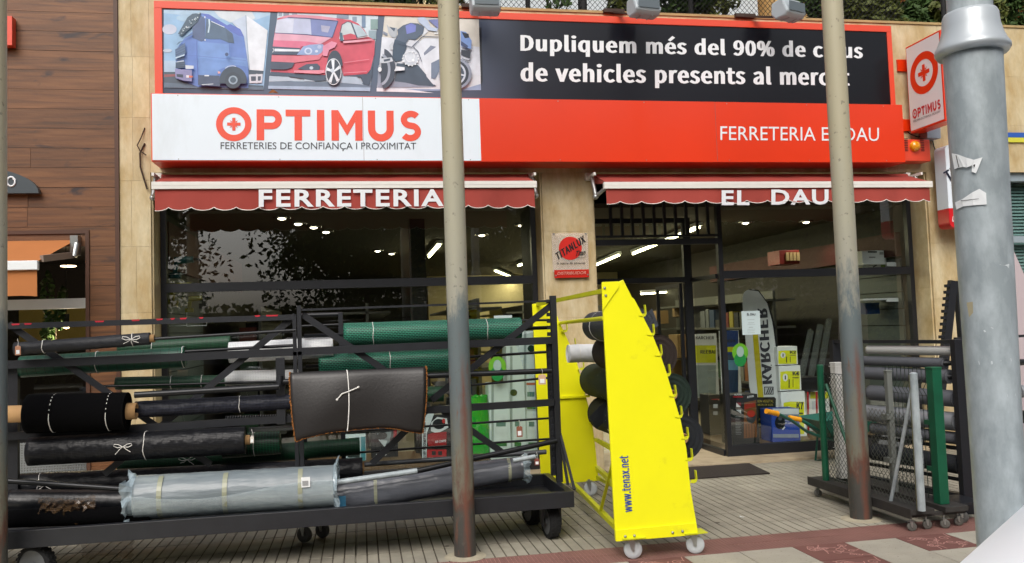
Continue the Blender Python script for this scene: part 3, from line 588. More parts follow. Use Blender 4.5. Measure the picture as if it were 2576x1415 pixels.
for i, a in enumerate(xr):     # band above the windows
    b = a+.64 if i < 16 else 9.2
    for z0, z1 in ((LZ, 3.85), (3.85, 4.45), (4.45, WT)):
        if z0 == 3.85 and -1.8 < a < 5.2: continue     # wholly behind the sign boxes
        slab(a, b, z0, z1)
for i, (a, b) in enumerate(((-2.03,-1.0), (-1.0,0.), (0.,1.), (1.,1.98), (2.55,3.6), (3.6,4.6), (4.6,5.6), (5.6,6.67))):
    slab(a, b, LZ, LZ+.02, side='soffit')
for x0, x1 in ((-2.03, -2.012), (1.962, 1.98), (2.55, 2.568), (6.652, 6.67)):
    for a, b in ((0, .9), (.9, 1.9), (1.9, 2.9), (2.9, LZ)): slab(x0, x1, a, b, side='jamb')
cp = MB(); cp.box(-2.33, 9.3, 8.785, 9.3, WT+.002, WT+.03); cp.build('coping', mat('coping stone', '#a48c60', rough=.8, var=.15), bd)

# ---- window frames and panes
def pane(name, x0, x1, z0, z1, y, parent, lab=None):
    t = MB(); t.add([(x0,y,z0),(x1,y,z0),(x1,y,z1),(x0,y,z1)], [(0,1,2,3)]); o = t.build(name, M_glass, parent)
    return o
wl = MB().box(0,1,0,1,0,1)
GYL = 9.15
def window(x0, x1, z0, z1, rail, label, sill_h):
    f = MB(); fw_ = .055
    f.box(x0, x0+fw_, GYL-.05, GYL+.02, z0, z1); f.box(x1-fw_, x1, GYL-.05, GYL+.02, z0, z1)
    f.box(x0+fw_, x1-fw_, GYL-.052, GYL+.022, z0, z0+sill_h); f.box(x0+fw_, x1-fw_, GYL-.05, GYL+.02, z1-.06, z1)
    f.box(x0+fw_, x1-fw_, GYL-.055, GYL+.015, rail-.045, rail+.045)
    o = f.build('window_frame', M_frame, bd); o['label'] = label
    pane('pane', x0+fw_, x1-fw_, z0+sill_h, rail-.045, GYL-.012, o); pane('pane', x0+fw_, x1-fw_, rail+.045, z1-.06, GYL-.012, o)
    return o
window(-2.01, 1.96, .03, LZ, 2.125, 'wide black window frame left of the middle pilaster', .09)
window(4.125, 6.65, .028, LZ, 2.125, 'black window frame right of the entrance', .12)
# entrance: slatted transom, side glass going in, door frame at the back of the recess
e = MB(); e.box(2.57, 2.64, GYL-.05, GYL+.02, .028, LZ); e.box(2.64, 4.124, GYL-.05, GYL+.02, 2.49, 2.555); e.box(2.64, 4.124, GYL-.07, GYL-.052, 2.575, 2.60)
e.build('door_frame', M_frame, bd)
xs = [W(px, 560, GYL-.02).x for px in (1537,1565,1591,1619,1646,1672,1700,1727,1754,1781,1807)]
for x in xs:
    s_ = MB(); s_.box(x-.016, x+.016, GYL-.03, GYL, 2.60, LZ-.001); s_.build('transom_slat', M_frame, bd)
YD = 9.93
e = MB()
e.box(2.57, 2.66, YD-.03, YD+.03, .026, 2.9); e.box(2.66, 4.02, YD-.03, YD+.03, 2.09, 2.155); e.box(4.02, 4.12, YD-.03, YD+.03, .026, 2.9)
e.box(4.105, 4.155, GYL+.025, YD-.035, 2.09, 2.14); e.box(4.105, 4.155, GYL+.025, YD-.035, .026, .09)
e.box(2.66, 4.02, YD-.03, YD+.03, 2.84, 2.9)
e.build('inner_door_frame', M_frame, bd)
g2 = MB(); g2.add([(4.13,GYL+.03,.09),(4.13,YD-.035,.09),(4.13,YD-.035,2.09),(4.13,GYL+.03,2.09)], [(0,1,2,3)]); g2.build('side_pane', M_glass, bd)
g2 = MB(); g2.add([(2.66,YD,2.155),(4.02,YD,2.155),(4.02,YD,2.84),(2.66,YD,2.84)], [(0,1,2,3)]); g2.build('top_pane', M_glass, bd)
# door leaf swung inwards at the right of the opening, with handle bar
dl = MB(); dl.box(3.97, 4.01, YD+.035, YD+.075, .05, 2.08); dl.box(3.97, 4.01, YD+.86, YD+.9, .05, 2.08); dl.box(3.97, 4.01, YD+.075, YD+.86, .05, .11); dl.box(3.97, 4.01, YD+.075, YD+.86, 2.03, 2.08)
dlo = dl.build('door', M_frame, bd)
hp = MB(); hp.box(3.93, 3.95, YD+.7, YD+.74, .85, 1.25); hp.build('handle', M_frame, dlo)
g2 = MB(); g2.add([(3.99,YD+.075,.11),(3.99,YD+.86,.11),(3.99,YD+.86,2.03),(3.99,YD+.075,2.03)], [(0,1,2,3)]); g2.build('pane', M_glass, dlo)

# ---- inside of the shop: floor, ceiling, walls
inn = MB(); inn.box(-2.02, 6.66, 9.26, 22, -.02, .02, 0)
struct(inn.build('shop_floor', mat('shop floor', '#8c8472', rough=.35, var=.08)))
plat = MB(); plat.box(-1.95, 1.9, 9.2, 10.3, .02, .14); plat.box(4.2, 6.6, 9.2, 10.4, .02, .13)
M_plank = mat('display planks', '#5c4428', rough=.45, var=.2, stretch=(6, 1, 1), rnd=.1)
struct(plat.build('display_platform', M_plank))
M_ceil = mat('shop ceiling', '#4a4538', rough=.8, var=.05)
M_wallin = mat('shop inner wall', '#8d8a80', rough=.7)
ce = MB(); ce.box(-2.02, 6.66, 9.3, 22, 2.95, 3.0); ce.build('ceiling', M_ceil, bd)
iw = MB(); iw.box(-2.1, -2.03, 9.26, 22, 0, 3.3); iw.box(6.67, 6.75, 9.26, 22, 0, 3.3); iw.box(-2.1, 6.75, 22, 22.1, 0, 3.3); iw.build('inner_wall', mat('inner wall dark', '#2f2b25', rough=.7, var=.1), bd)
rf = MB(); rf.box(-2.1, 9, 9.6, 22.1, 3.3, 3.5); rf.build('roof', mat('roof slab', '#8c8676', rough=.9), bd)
# slatwall panels on both side walls: boards one by one
M_slat = mat('slatwall board', '#4c5655', rough=.5, rnd=.05)
for z in [.2 + .21*i for i in range(10)]:
    b_ = MB(); b_.box(-2.03, -2.005, 9.35, 11.4, z, z+.2); b_.build('wall_board', M_slat, bd)
    b_ = MB(); b_.box(6.64, 6.668, 9.35, 10.7, z, z+.2); b_.build('wall_board', M_slat, bd)
bnd = MB(); bnd.box(-2.03, -1.98, 9.35, 15, 2.35, 2.85); bnd.box(6.60, 6.668, 9.35, 15, 2.32, 2.62); bnd.build('red_band', mat('inner red band', '#4a120c', rough=.6), bd)
clm = MB(); clm.box(.62, .80, 10.1, 10.4, .02, 2.95); clm.box(1.93, 2.6, 9.26, 9.8, .02, 2.95); clm.build('inner_column', mat('column dark', '#24221e', rough=.6), bd)
bb = MB(); bb.box(-1.9, 6.6, 10.35, 10.41, .14, .9)
# ---- left neighbour: planked shop front
nb = thing('neighbour_shop', 'neighbouring shop front clad in brown knotted timber planks left of the travertine', 'building', (-4.2, 8.8, 0))
bw = MB(); bw.box(-8, -2.335, 8.83, 9.0, 2.66, 6.5); bw.box(-2.63, -2.335, 8.83, 9.0, 0, 2.66)
bw.box(-8, -5.8, 8.83, 9.0, 0, 2.66); bw.build('wall', mat('wall behind planks', '#2c1a10', rough=.9), nb)
zz = -.02; k = 0
PH = .1955
for k in range(33):
    z0 = k*PH; z1 = z0+PH-.003
    if z0 > 5.7: break
    x = -2.36; lim = -2.605 if z1 < 2.70 else -5.4
    while x > lim + .01:
        L = random.uniform(.7, 2.2); x0 = max(x-L, lim)
        if x0 - lim < .25: x0 = lim
        p_ = MB(); p_.box(x0+.0015, x-.0015, 8.806+random.uniform(-.003, .003), 8.832, z0, z1)
        p_.build('plank', M_wood, nb); x = x0
tr = MB(); tr.box(-2.36, -2.322, 8.78, 8.83, 0, 6.2); tr.box(-2.64, -2.605, 8.79, 8.9, 0, 2.70); tr.box(-5.8, -2.64, 8.79, 8.9, 2.665, 2.70)
tr.build('trim', mat('wood trim', '#4a2c1b', rough=.5, var=.1, stretch=(1,1,.3)), nb)
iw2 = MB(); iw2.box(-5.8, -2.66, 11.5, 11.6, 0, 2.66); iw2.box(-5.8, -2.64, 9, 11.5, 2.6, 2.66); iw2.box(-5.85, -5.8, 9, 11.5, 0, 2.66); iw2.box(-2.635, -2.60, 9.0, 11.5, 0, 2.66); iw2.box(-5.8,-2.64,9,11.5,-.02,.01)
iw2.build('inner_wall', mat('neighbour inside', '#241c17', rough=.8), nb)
pnl = MB(); pnl.box(-4.2, -2.66, 11.4, 11.48, 1.55, 2.05); pnl.build('wall_panel', mat('ochre panel', '#a08a48', rough=.8), nb)
bm_ = MB(); p0, p1 = W(15, 766, 9.05), W(207, 762, 9.05); bm_.box(-5.6, -2.645, 9.03, 9.08, p1.z-.05, p1.z+.05); bm_.build('cross_rail', M_white, nb)
pane('pane', -5.6, -2.645, .1, p1.z-.05, 9.055, nb); 

# ---- right neighbour window with blinds
rn = thing('neighbour_window', 'window with lowered horizontal blinds right of the thick galvanised pole', 'window', (8.5, 8.9, 0))
q = MB(); q.box(7.66, 9.3, 8.85, 8.95, 3.17, LZ); q.box(7.66, 9.3, 8.9, 8.96, 2.42, 2.5); q.box(7.66, 7.72, 8.9, 8.96, 0, 3.17); q.box(7.66, 9.3, 8.9, 8.96, 0, .1)
q.build('frame', mat('grey window frame', '#8a979f', rough=.5), rn)
M_blind = mat('blind slat', '#7b9a98', rough=.5)
for i in range(74):
    z = .14 + i*.041
    if abs(z-2.46) < .05: continue
    s_ = MB(); s_.add([(7.73,9.02,z),(9.3,9.02,z),(9.3,9.045,z+.034),(7.73,9.045,z+.034)], [(0,1,2,3)]); s_.build('slat', M_blind, rn)
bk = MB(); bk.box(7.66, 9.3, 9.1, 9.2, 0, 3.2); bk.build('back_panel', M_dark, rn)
q = MB(); q.add([(7.72,8.94,.1),(9.3,8.94,.1),(9.3,8.94,3.17),(7.72,8.94,3.17)], [(0,1,2,3)]); q.build('pane', M_glass, rn)
sp = MB(); sp.box(7.62, 9.3, 8.775, 8.798, W(2550,345,8.78).z, W(2550,333,8.78).z, 0)
tag(sp.build('blue_strip', mat('strip blue', '#2c57a8', rough=.4)), 'thin blue strip fixed on the travertine above the yellow strip', 'strip')
sp = MB(); sp.box(7.62, 9.3, 8.775, 8.798, W(2550,357,8.78).z, W(2550,345.6,8.78).z, 0)
tag(sp.build('yellow_strip', mat('strip yellow', '#c7c43f', rough=.4)), 'thin yellow strip fixed on the travertine above the blinds window', 'strip')
# ================================================================ SIGNS
YP, YS = 8.68, 8.45
bn = thing('banner_sign', 'long dark banner with truck, car and motorcycle pictures and a white slogan', 'sign', (2.1, 8.7, 4.0))
px0, px1, pz0, pz1 = -1.95, 6.228, 4.0, 4.984
f = MB(); t_ = .075
f.box(px0, px1, YP-.012, 8.797, pz1-t_, pz1); f.box(px0, px0+t_, YP-.012, 8.797, pz0, pz1-t_); f.box(px1-t_*.8, px1, YP-.012, 8.797, pz0, pz1-t_)
f.box(px0+t_, px1-t_*.8, YP-.012, 8.797, pz0-.03, pz0+.012)
f.build('frame', M_signred2, bn, bevel=.003)
# near-black printed board; the slate left part is sky reflection painted into its colour
m = mat('banner print with sky sheen', '#15171d', rough=.22, spec=.28)
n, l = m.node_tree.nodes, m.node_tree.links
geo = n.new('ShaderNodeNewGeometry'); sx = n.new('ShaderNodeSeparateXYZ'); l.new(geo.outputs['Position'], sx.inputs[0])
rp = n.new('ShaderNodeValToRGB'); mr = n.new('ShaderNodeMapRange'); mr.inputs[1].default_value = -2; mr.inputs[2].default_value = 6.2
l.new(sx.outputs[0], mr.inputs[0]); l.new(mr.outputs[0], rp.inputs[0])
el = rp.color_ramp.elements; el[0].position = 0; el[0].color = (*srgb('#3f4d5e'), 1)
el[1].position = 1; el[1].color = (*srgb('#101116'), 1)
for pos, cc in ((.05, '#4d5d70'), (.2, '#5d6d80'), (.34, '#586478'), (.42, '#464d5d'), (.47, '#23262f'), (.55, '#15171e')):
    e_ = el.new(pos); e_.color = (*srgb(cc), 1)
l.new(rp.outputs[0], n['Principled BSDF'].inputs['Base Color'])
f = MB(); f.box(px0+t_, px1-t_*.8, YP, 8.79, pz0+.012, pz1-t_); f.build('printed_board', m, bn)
def mapper(ox, oy=20, sc_=5.239, Y=YP):
    return lambda x, y: W((ox+x/sc_)*.82617, (oy+y/sc_)*.82617, Y)
NV = (0, -1, 0)
# --- truck
P = Print(mapper(480), NV, fade=.12)
P.p([(98,48),(1800,78),(1690,1330),(103,1290)], '#8fb4d6')
P.p([(98,48),(1800,78),(1797,130),(1500,230),(900,190),(98,100)], '#a9c3da')
P.p([(900,66),(1500,74),(1560,180),(1400,260),(1150,250),(980,160)], '#ccd3da')
P.e(190,360,115,80,'#bfc4d6'); P.e(480,180,180,60,'#9fbcd4'); P.e(160,700,70,30,'#b9c6d8')
P.p([(103,860),(300,860),(300,1050),(105,1040)], '#a8bfd6')
P.p([(105,1040),(290,1040),(290,1075),(105,1080)], '#3d4f5c')
P.p([(105,1080),(290,1075),(290,1110),(105,1125)], '#8b4a4a')
P.p([(105,1125),(290,1110),(420,1195),(1690,1260),(1690,1330),(103,1290)], '#3f4d5a')
P.p([(103,1210),(700,1250),(1690,1280),(1688,1330),(103,1290)], '#566b7d')
P.p([(1180,245),(1410,138),(1756,380),(1690,1025),(1465,1010),(1400,460)], '#dfe3ea')
P.p([(1180,245),(1410,138),(1425,420),(1465,1010),(1440,960),(1330,360)], '#bcc8da')
P.line([(1410,138),(1430,560),(1466,1010)], 12, '#8a9bb0')
P.p([(1455,1020),(1688,1028),(1682,1080),(1458,1085)], '#3c4a57')
P.p([(1458,1085),(1678,1075),(1665,1215),(1468,1222)], '#d6d8e2'); P.p([(1490,1115),(1650,1112),(1645,1180),(1495,1190)], '#3d4656'); P.p([(1570,1075),(1600,1075),(1600,1225),(1570,1225)], '#d6d8e2')
# cab
P.p([(700,110),(820,125),(1110,300),(1160,280),(1320,360),(1380,480),(1450,960),(1450,1300),(1020,1290),(640,1280),(420,1195),(300,1150),(290,700),(420,520),(560,400),(600,200)], '#5f7fc4')
P.p([(640,560),(1140,600),(1160,800),(1420,830),(1440,960),(1200,930),(980,1010),(940,1110),(660,1110),(640,800)], '#6f93cf')
P.p([(700,110),(820,125),(1110,300),(1160,280),(1320,360),(1380,480),(1300,470),(1070,340),(780,170)], '#5367b8')
P.p([(560,230),(700,150),(760,190),(760,540),(700,560),(560,500)], '#485a80')
P.p([(780,190),(860,235),(1070,335),(1190,430),(1225,590),(1130,575),(1000,520),(830,520),(760,510)], '#47607a')
P.p([(1085,360),(1200,440),(1225,590),(1130,572)], '#3f566d')
P.line([(860,240),(1070,335)], 10, '#e4ebf3'); P.line([(825,205),(832,300),(812,420)], 22, '#c8dbe8'); P.line([(757,160),(760,190)], 14, '#eef2f5'); P.line([(760,525),(762,550)], 14, '#eef2f5')
P.p([(640,110),(700,105),(640,250),(470,400),(395,475),(330,440),(400,320),(480,180),(560,120)], '#3f5566')
for i in range(26):
    a = random.uniform(0, 1); x = 360+a*300+random.uniform(-25, 25); y = 430-a*300+random.uniform(-30, 30)
    P.p([(x,y),(x+14,y-8),(x+20,y+9),(x+5,y+14)], random.choice(('#c5d3dd', '#92a6b5', '#dfe7ec')))
P.p([(400,530),(560,440),(575,460),(430,520)], '#55719a'); P.p([(310,625),(350,575),(420,560),(330,620)], '#56748f')
P.p([(290,700),(450,590),(460,760),(300,860)], '#4d6688')
for y in (660, 700, 740): P.line([(300,y+50),(450,y-20)], 8, '#3b506c')
P.line([(300,835),(445,785)], 22, '#b9cfe0'); P.line([(300,870),(440,830)], 12, '#34475c'); P.line([(310,900),(430,880)], 16, '#bfcbd9'); P.p([(300,905),(450,890),(450,990),(300,1000)], '#41546c')
for y in (920, 950, 980): P.line([(305,y),(445,y-12)], 7, '#2e3d50')
P.p([(455,950),(588,960),(585,1010),(460,1010)], '#cfd6df')
P.p([(290,1010),(560,1025),(560,1210),(420,1195),(300,1150)], '#8583ae'); P.p([(315,1090),(420,1100),(420,1150),(320,1135)], '#2c3648'); P.p([(470,1110),(515,1112),(515,1152),(470,1150)], '#e3dfe4'); P.p([(515,1115),(580,1125),(565,1150),(515,1152)], '#d06a4a')
P.line([(640,560),(640,790),(665,1270)], 9, '#4458a0'); P.line([(440,800),(640,805),(1420,880)], 6, '#4d66b0'); P.line([(1150,600),(1160,800)], 6, '#4d66b0')
P.p([(660,1110),(1000,1120),(1010,1290),(660,1270)], '#3f4d66'); P.p([(760,1110),(832,1110),(832,1130),(760,1130)], '#dfe4ea'); P.line([(718,1265),(900,1253)], 12, '#c3ced8')
P.e(1215,1190,215,215,'#31404e', a0=165, a1=375); P.line([(1090,1005),(1140,972),(1215,963),(1260,975)], 9, '#dfe6f0')
P.e(1215,1195,130,130,'#2a3642'); P.e(1215,1190,72,70,'#93a7b6'); P.e(1215,1190,48,46,'#3f5260')
P.p([(972,1050),(1010,1060),(1015,1085),(975,1090)], '#e2a598'); P.e(1115,785,28,28,'#3d4f78')
P.build('truck_picture', bn)
# --- car
P = Print(mapper(800), NV, fade=.10)
P.p([(240,85),(1842,135),(1712,1350),(88,1310)], '#b7c3cf')
P.p([(240,85),(1842,135),(1800,520),(1300,420),(230,300)], '#c9d6df')
for x0, y0, x1, y1, cc in ((250,92,310,150,'#8a97ab'),(330,92,420,150,'#7d8798'),(470,100,550,140,'#8d99aa'),(1180,130,1370,190,'#7e8ba0'),(1430,160,1500,240,'#8595aa'),(1580,130,1640,330,'#6d86a3'),(1720,200,1835,360,'#7f9a97'),(1690,380,1810,520,'#8ea3ad')):
    P.r(x0, y0, x1, y1, cc)
P.p([(100,1180),(1730,1220),(1712,1350),(88,1310)], '#66788c'); P.p([(88,1262),(1716,1290),(1712,1350),(88,1310)], '#9eb4cc')
P.p([(105,1105),(420,1120),(475,1185),(100,1195)], '#aebdcb'); P.p([(680,1140),(815,1150),(835,1195),(650,1190)], '#b3c1cf'); P.p([(1250,1110),(1500,1120),(1600,1245),(1250,1215)], '#a9bacb')
P.p([(130,1040),(1000,1095),(1010,1180),(840,1190),(640,1150),(440,1120),(105,1100)], '#3c4d60')
P.p([(1290,1100),(1690,1060),(1760,850),(1745,1100),(1700,1260),(1610,1240),(1560,1130)], '#39495c')
body = [(235,190),(350,150),(520,130),(900,150),(1150,185),(1400,215),(1520,270),(1620,370),(1680,480),(1790,540),(1780,760),(1720,1000),(1660,1075),(1290,1105),(1260,1000),(1210,760),(1130,760),(1040,880),(1000,1095),(130,1040),(160,640),(190,430)]
P.p(body, '#c94558')
P.p([(235,190),(350,150),(520,130),(900,150),(1150,185),(1210,235),(700,190),(400,175)], '#d88a9c')
P.p([(230,215),(400,178),(700,190),(1200,235),(1110,495),(700,450),(195,425)], '#b9bfda')
P.p([(760,195),(1200,235),(1110,495),(780,460)], '#7480b3'); P.p([(230,215),(500,190),(480,430),(195,425)], '#ccd0e2')
P.p([(930,300),(1080,320),(1040,420),(940,400)], '#a9a9c2')
P.line([(400,178),(700,190),(1200,235),(1110,495),(700,450),(195,425)], 12, '#3a4270')
P.p([(195,430),(700,460),(1100,500),(930,600),(620,640),(600,665),(165,640),(180,500)], '#dba0b4'); P.p([(180,540),(700,560),(900,590),(620,640),(600,665),(165,640)], '#d56a88')
P.p([(160,640),(600,668),(560,775),(150,770)], '#3d4960'); P.p([(190,675),(595,690),(580,722),(190,718)], '#dfe5ee'); P.line([(165,668),(182,700),(160,735)], 9, '#e6ebf1')
P.p([(148,780),(540,790),(900,770),(1000,640),(1010,700),(900,850),(520,900),(140,880)], '#d6707f')
P.p([(545,775),(650,640),(760,612),(960,605),(990,650),(940,740),(880,778)], '#8fa5d0'); P.e(728,715,62,55,'#c8d4ec'); P.e(728,715,38,34,'#8fa3c8'); P.e(905,650,32,30,'#b3c0df'); P.e(860,720,24,20,'#d4deee')
P.p([(130,885),(510,900),(470,980),(380,1010),(128,1010)], '#3b4558'); P.p([(560,1000),(700,925),(870,915),(915,960),(905,1020),(700,1025)], '#39465a'); P.e(778,985,30,26,'#b9c8d6')
P.p([(500,1025),(980,1020),(1000,1060),(900,1080),(500,1060)], '#dd8798')
P.p([(960,640),(1100,560),(1190,590),(1150,660),(1060,700),(1030,800),(960,790)], '#e08ba5')
P.p([(1235,420),(1270,290),(1350,250),(1400,265),(1500,500),(1260,545),(1220,520)], '#c3ccd0'); P.p([(1420,270),(1560,320),(1670,470),(1510,500)], '#b4c4cf')
P.p([(1400,262),(1425,268),(1515,500),(1490,505)], '#41485f'); P.line([(1235,430),(1265,300),(1350,250),(1410,262)], 10, '#39405a'); P.line([(1510,512),(1700,485)], 9, '#e3dde3')
P.p([(1225,420),(1270,430),(1285,560),(1235,560)], '#3c6377'); P.p([(1280,470),(1400,440),(1480,465),(1505,530),(1300,545)], '#c53c50')
P.p([(1280,560),(1700,530),(1780,545),(1500,580),(1290,595)], '#df9cac'); P.line([(1300,905),(1700,850)], 8, '#d98494'); P.line([(1290,1070),(1660,1045)], 8, '#da93a2')
P.e(1150,960,125,250,'#2d3848', a0=180, a1=360); P.e(1130,1050,128,215,'#566379'); P.e(1130,1050,118,205,'#27303f')
P.line([(1130+120*math.cos(R(a)), 1050+207*math.sin(R(a))) for a in range(0, 361, 15)], 10, '#e4e9f0')
for a in range(5):
    an = R(72*a-95); x, y = 1130+110*math.cos(an), 1050+195*math.sin(an)
    dx, dy = -math.sin(an)*22, math.cos(an)*22
    P.p([(1130+dx*.5,1050+dy*.5),(x+dx*1.2,y+dy*1.2),(x-dx*1.2,y-dy*1.2),(1130-dx*.5,1050-dy*.5)], '#e1e6ee')
P.e(1110,1035,28,34,'#c3ccd8')
P.build('car_picture', bn)
# --- motorcycle
P = Print(mapper(1120), NV, fade=.08)
P.p([(268,142),(1770,200),(1805,1330),(140,1350)], '#d5d8de')
P.p([(268,142),(1770,200),(1785,730),(225,560)], '#d3cdc3'); P.p([(225,480),(1780,640),(1800,1100),(190,900)], '#d7dae3')
P.p([(140,1300),(1500,1320),(1805,1230),(1805,1330),(140,1352)], '#8f9fbd'); P.p([(140,1300),(600,1310),(1050,1375),(140,1350)], '#dfe2ea')
P.p([(170,930),(440,1150),(460,1180),(1090,1280),(500,1290),(150,1290)], '#8b92a4')
P.p([(430,1190),(460,900),(800,930),(960,1120),(1090,1270),(800,1255),(600,1210)], '#3e4c5c')
P.p([(720,630),(900,500),(1150,500),(1480,560),(1600,700),(1400,760),(1150,830),(1010,1100),(1090,1250),(1040,1240),(940,1120),(850,840),(780,700)], '#d9dde6')
P.p([(890,740),(1000,620),(1090,640),(900,780)], '#7d8598'); P.p([(1010,900),(1150,830),(1150,1000),(1080,1150),(1010,1150)], '#6d7a8f')
P.p([(860,340),(940,330),(960,400),(870,480),(860,400)], '#d4d8de')
P.p([(300,280),(340,330),(470,340),(460,470),(430,500),(370,480),(330,420)], '#aeb3ba'); P.p([(340,320),(440,345),(420,400)], '#4a5668'); P.p([(245,390),(315,430),(310,470),(240,430)], '#7d8698')
P.p([(470,370),(560,300),(680,260),(800,270),(900,330),(880,430),(760,530),(650,520),(600,600),(480,560),(440,520),(480,440)], '#4b5a6e')
P.p([(600,310),(690,265),(770,300),(760,400),(620,440)], '#7079c0')
P.p([(430,520),(600,580),(620,640),(540,860),(440,880),(390,820),(400,640)], '#33475a'); P.p([(340,620),(400,560),(400,690),(360,690)], '#c7ccd3')
P.p([(790,180),(900,170),(960,230),(1000,330),(1120,350),(1100,400),(960,380),(900,320),(820,260)], '#b6c3da')
P.p([(960,210),(1150,200),(1150,380),(1090,330)], '#6f75a8'); P.p([(1060,420),(1150,415),(1150,435),(1060,440)], '#e3e6ea')
P.line([(480,590),(700,650),(870,480),(1150,490)], 12, '#39465c'); P.line([(720,640),(800,720),(860,880)], 10, '#3d4a5e')
P.e(680,830,130,115,'#c6ccd6'); P.e(670,800,75,90,'#e0e4ea'); P.e(670,800,62,76,'#cfd5de'); P.e(570,870,26,26,'#dde2ea'); P.e(720,860,22,22,'#eceff2')
for a in range(14): P.e(680+125*math.cos(R(a*26)), 838+112*math.sin(R(a*26)), 12, 11, '#eef0f3', n=8)
P.e(200,1000,240,330,'#39414f', a0=-75, a1=80); P.e(190,1010,170,260,'#9aa1b0', a0=-75, a1=80); P.e(180,1010,140,220,'#2d3644', a0=-75, a1=80); P.e(190,1010,30,40,'#dfe3e8')
P.p([(190,840),(380,820),(400,880),(300,910),(190,910)], '#c5cbd4'); P.p([(250,855),(360,835),(350,870),(260,890)], '#3f4a5a'); P.p([(420,1040),(450,960),(585,980),(585,1025)], '#dfe2e8')
P.e(1390,1080,262,250,'#8a90a0'); P.e(1380,1080,225,215,'#262c36'); P.e(1380,1080,180,180,'#b9c0cc'); P.e(1380,1080,150,150,'#3a4352')
for a in range(6): P.line([(1380,1080),(1380+165*math.cos(R(60*a+10)),1080+165*math.sin(R(60*a+10)))], 24, '#c7ccd6')
P.p([(1470,400),(1560,420),(1650,560),(1640,690),(1480,640)], '#7593cc'); P.p([(1490,420),(1600,450),(1610,510),(1540,520)], '#20242f'); P.p([(1480,560),(1590,640),(1580,680),(1480,630)], '#39456c'); P.p([(1480,700),(1640,720),(1620,840),(1480,790)], '#252833')
P.p([(1440,790),(1620,850),(1600,870),(1450,820)], '#b9bcc6')
P.build('motorcycle_picture', bn)
sh = MB(); a, b, c_, d_ = [mapper(1120)(x, y) for x, y in ((1775,330),(1812,330),(1835,1180),(1800,1330))]
sh.poly([v+Vector((0,-.0005,0)) for v in (a,b,c_,d_)]); sh.build('printed_shade', mat('ink shade', '#1d212b', rough=.3), bn)
LW = mat('letter white', '#dfe1e4', rough=.4)
# slogan
k_ = .82617
sans('Dupliquem més del 90% de claus', W(1309,139,YP), W(2171,157,YP), W(1309,80,YP), LW, bn, depth=.004, letters=True)
sans('de vehicles presents al mercat', W(1309,217,YP), W(2138,227,YP), W(1309,156,YP), LW, bn, depth=.004, letters=True)

# --- big light box
fx = thing('fascia_sign', 'long fascia box sign, white left half with shop logo and orange right half', 'sign', (2.1, 8.6, 3.3))
bx0, bx1, bz0, bz1 = -1.94, 6.15, 3.315, 3.985
xm = W(1208, 330, YS).x
f = MB(); f.box(bx0, bx1, YS+.006, 8.795, bz0, bz1); f.build('box', M_signred2, fx, bevel=.004)
f = MB(); f.box(bx0+.012, xm, YS-.002, YS+.006, bz0+.012, bz1-.010); f.build('white_face', M_signwhite, fx)
f = MB(); f.box(xm, bx1-.002, YS-.002, YS+.006, bz0+.004, bz1-.004); f.build('red_face', M_signred, fx)
for i in range(9):
    for z in (bz0+.022, bz1-.022):
        f = MB(); f.lathe([(.006,0),(.005,-.003)], (bx0+.25+i*.95, YS-.002, z), 8, axis='y'); f.build('screw', M_chrome, fx)
for x in (bx0+2.02, xm+2.6):
    f = MB(); f.box(x-.0015, x+.0015, YS-.0032, YS-.0019, bz0+.012, bz1-.012); f.build('panel_seam', mat('seam brown grey', '#6d5a55', rough=.6), fx)  # thin brown-grey strip marks the joint between two face panels
M_logo = mat('logo red', '#e3503a', rough=.35)
M_ink = mat('dark ink', '#33343c', rough=.4)
def arcband(cx, cy, ro, ri, a0, a1, n=28):
    return [(cx+ro*math.cos(R(a0+(a1-a0)*i/n)), cy+ro*math.sin(R(a0+(a1-a0)*i/n))) for i in range(n+1)], [(cx+ri*math.cos(R(a0+(a1-a0)*i/n)), cy+ri*math.sin(R(a0+(a1-a0)*i/n))) for i in range(n+1)]
def strip(mb, A, B, f, closed=False):
    vs = [f(*p) for p in A] + [f(*p) for p in B]; n = len(A)
    mb.add(vs, [(i, i+1, n+i+1, n+i) for i in range(n-1)])
def star(mb, cx, cy, r, f):
    def q(pts): mb.poly([f(cx+a*r, cy+b*r) for a, b in pts])
    w = .24
    q([(-w,-1),(w,-1),(w,-w),(-w,-w)]); q([(-w,w),(w,w),(w,1),(-w,1)]); q([(-1,-w),(1,-w),(1,w),(-1,w)])
    for sx_, sy_ in ((1,1),(1,-1),(-1,1),(-1,-1)): q([(sx_*w,sy_*w*1.6),(sx_*w*1.6,sy_*w),(sx_*.62,sy_*.62)])
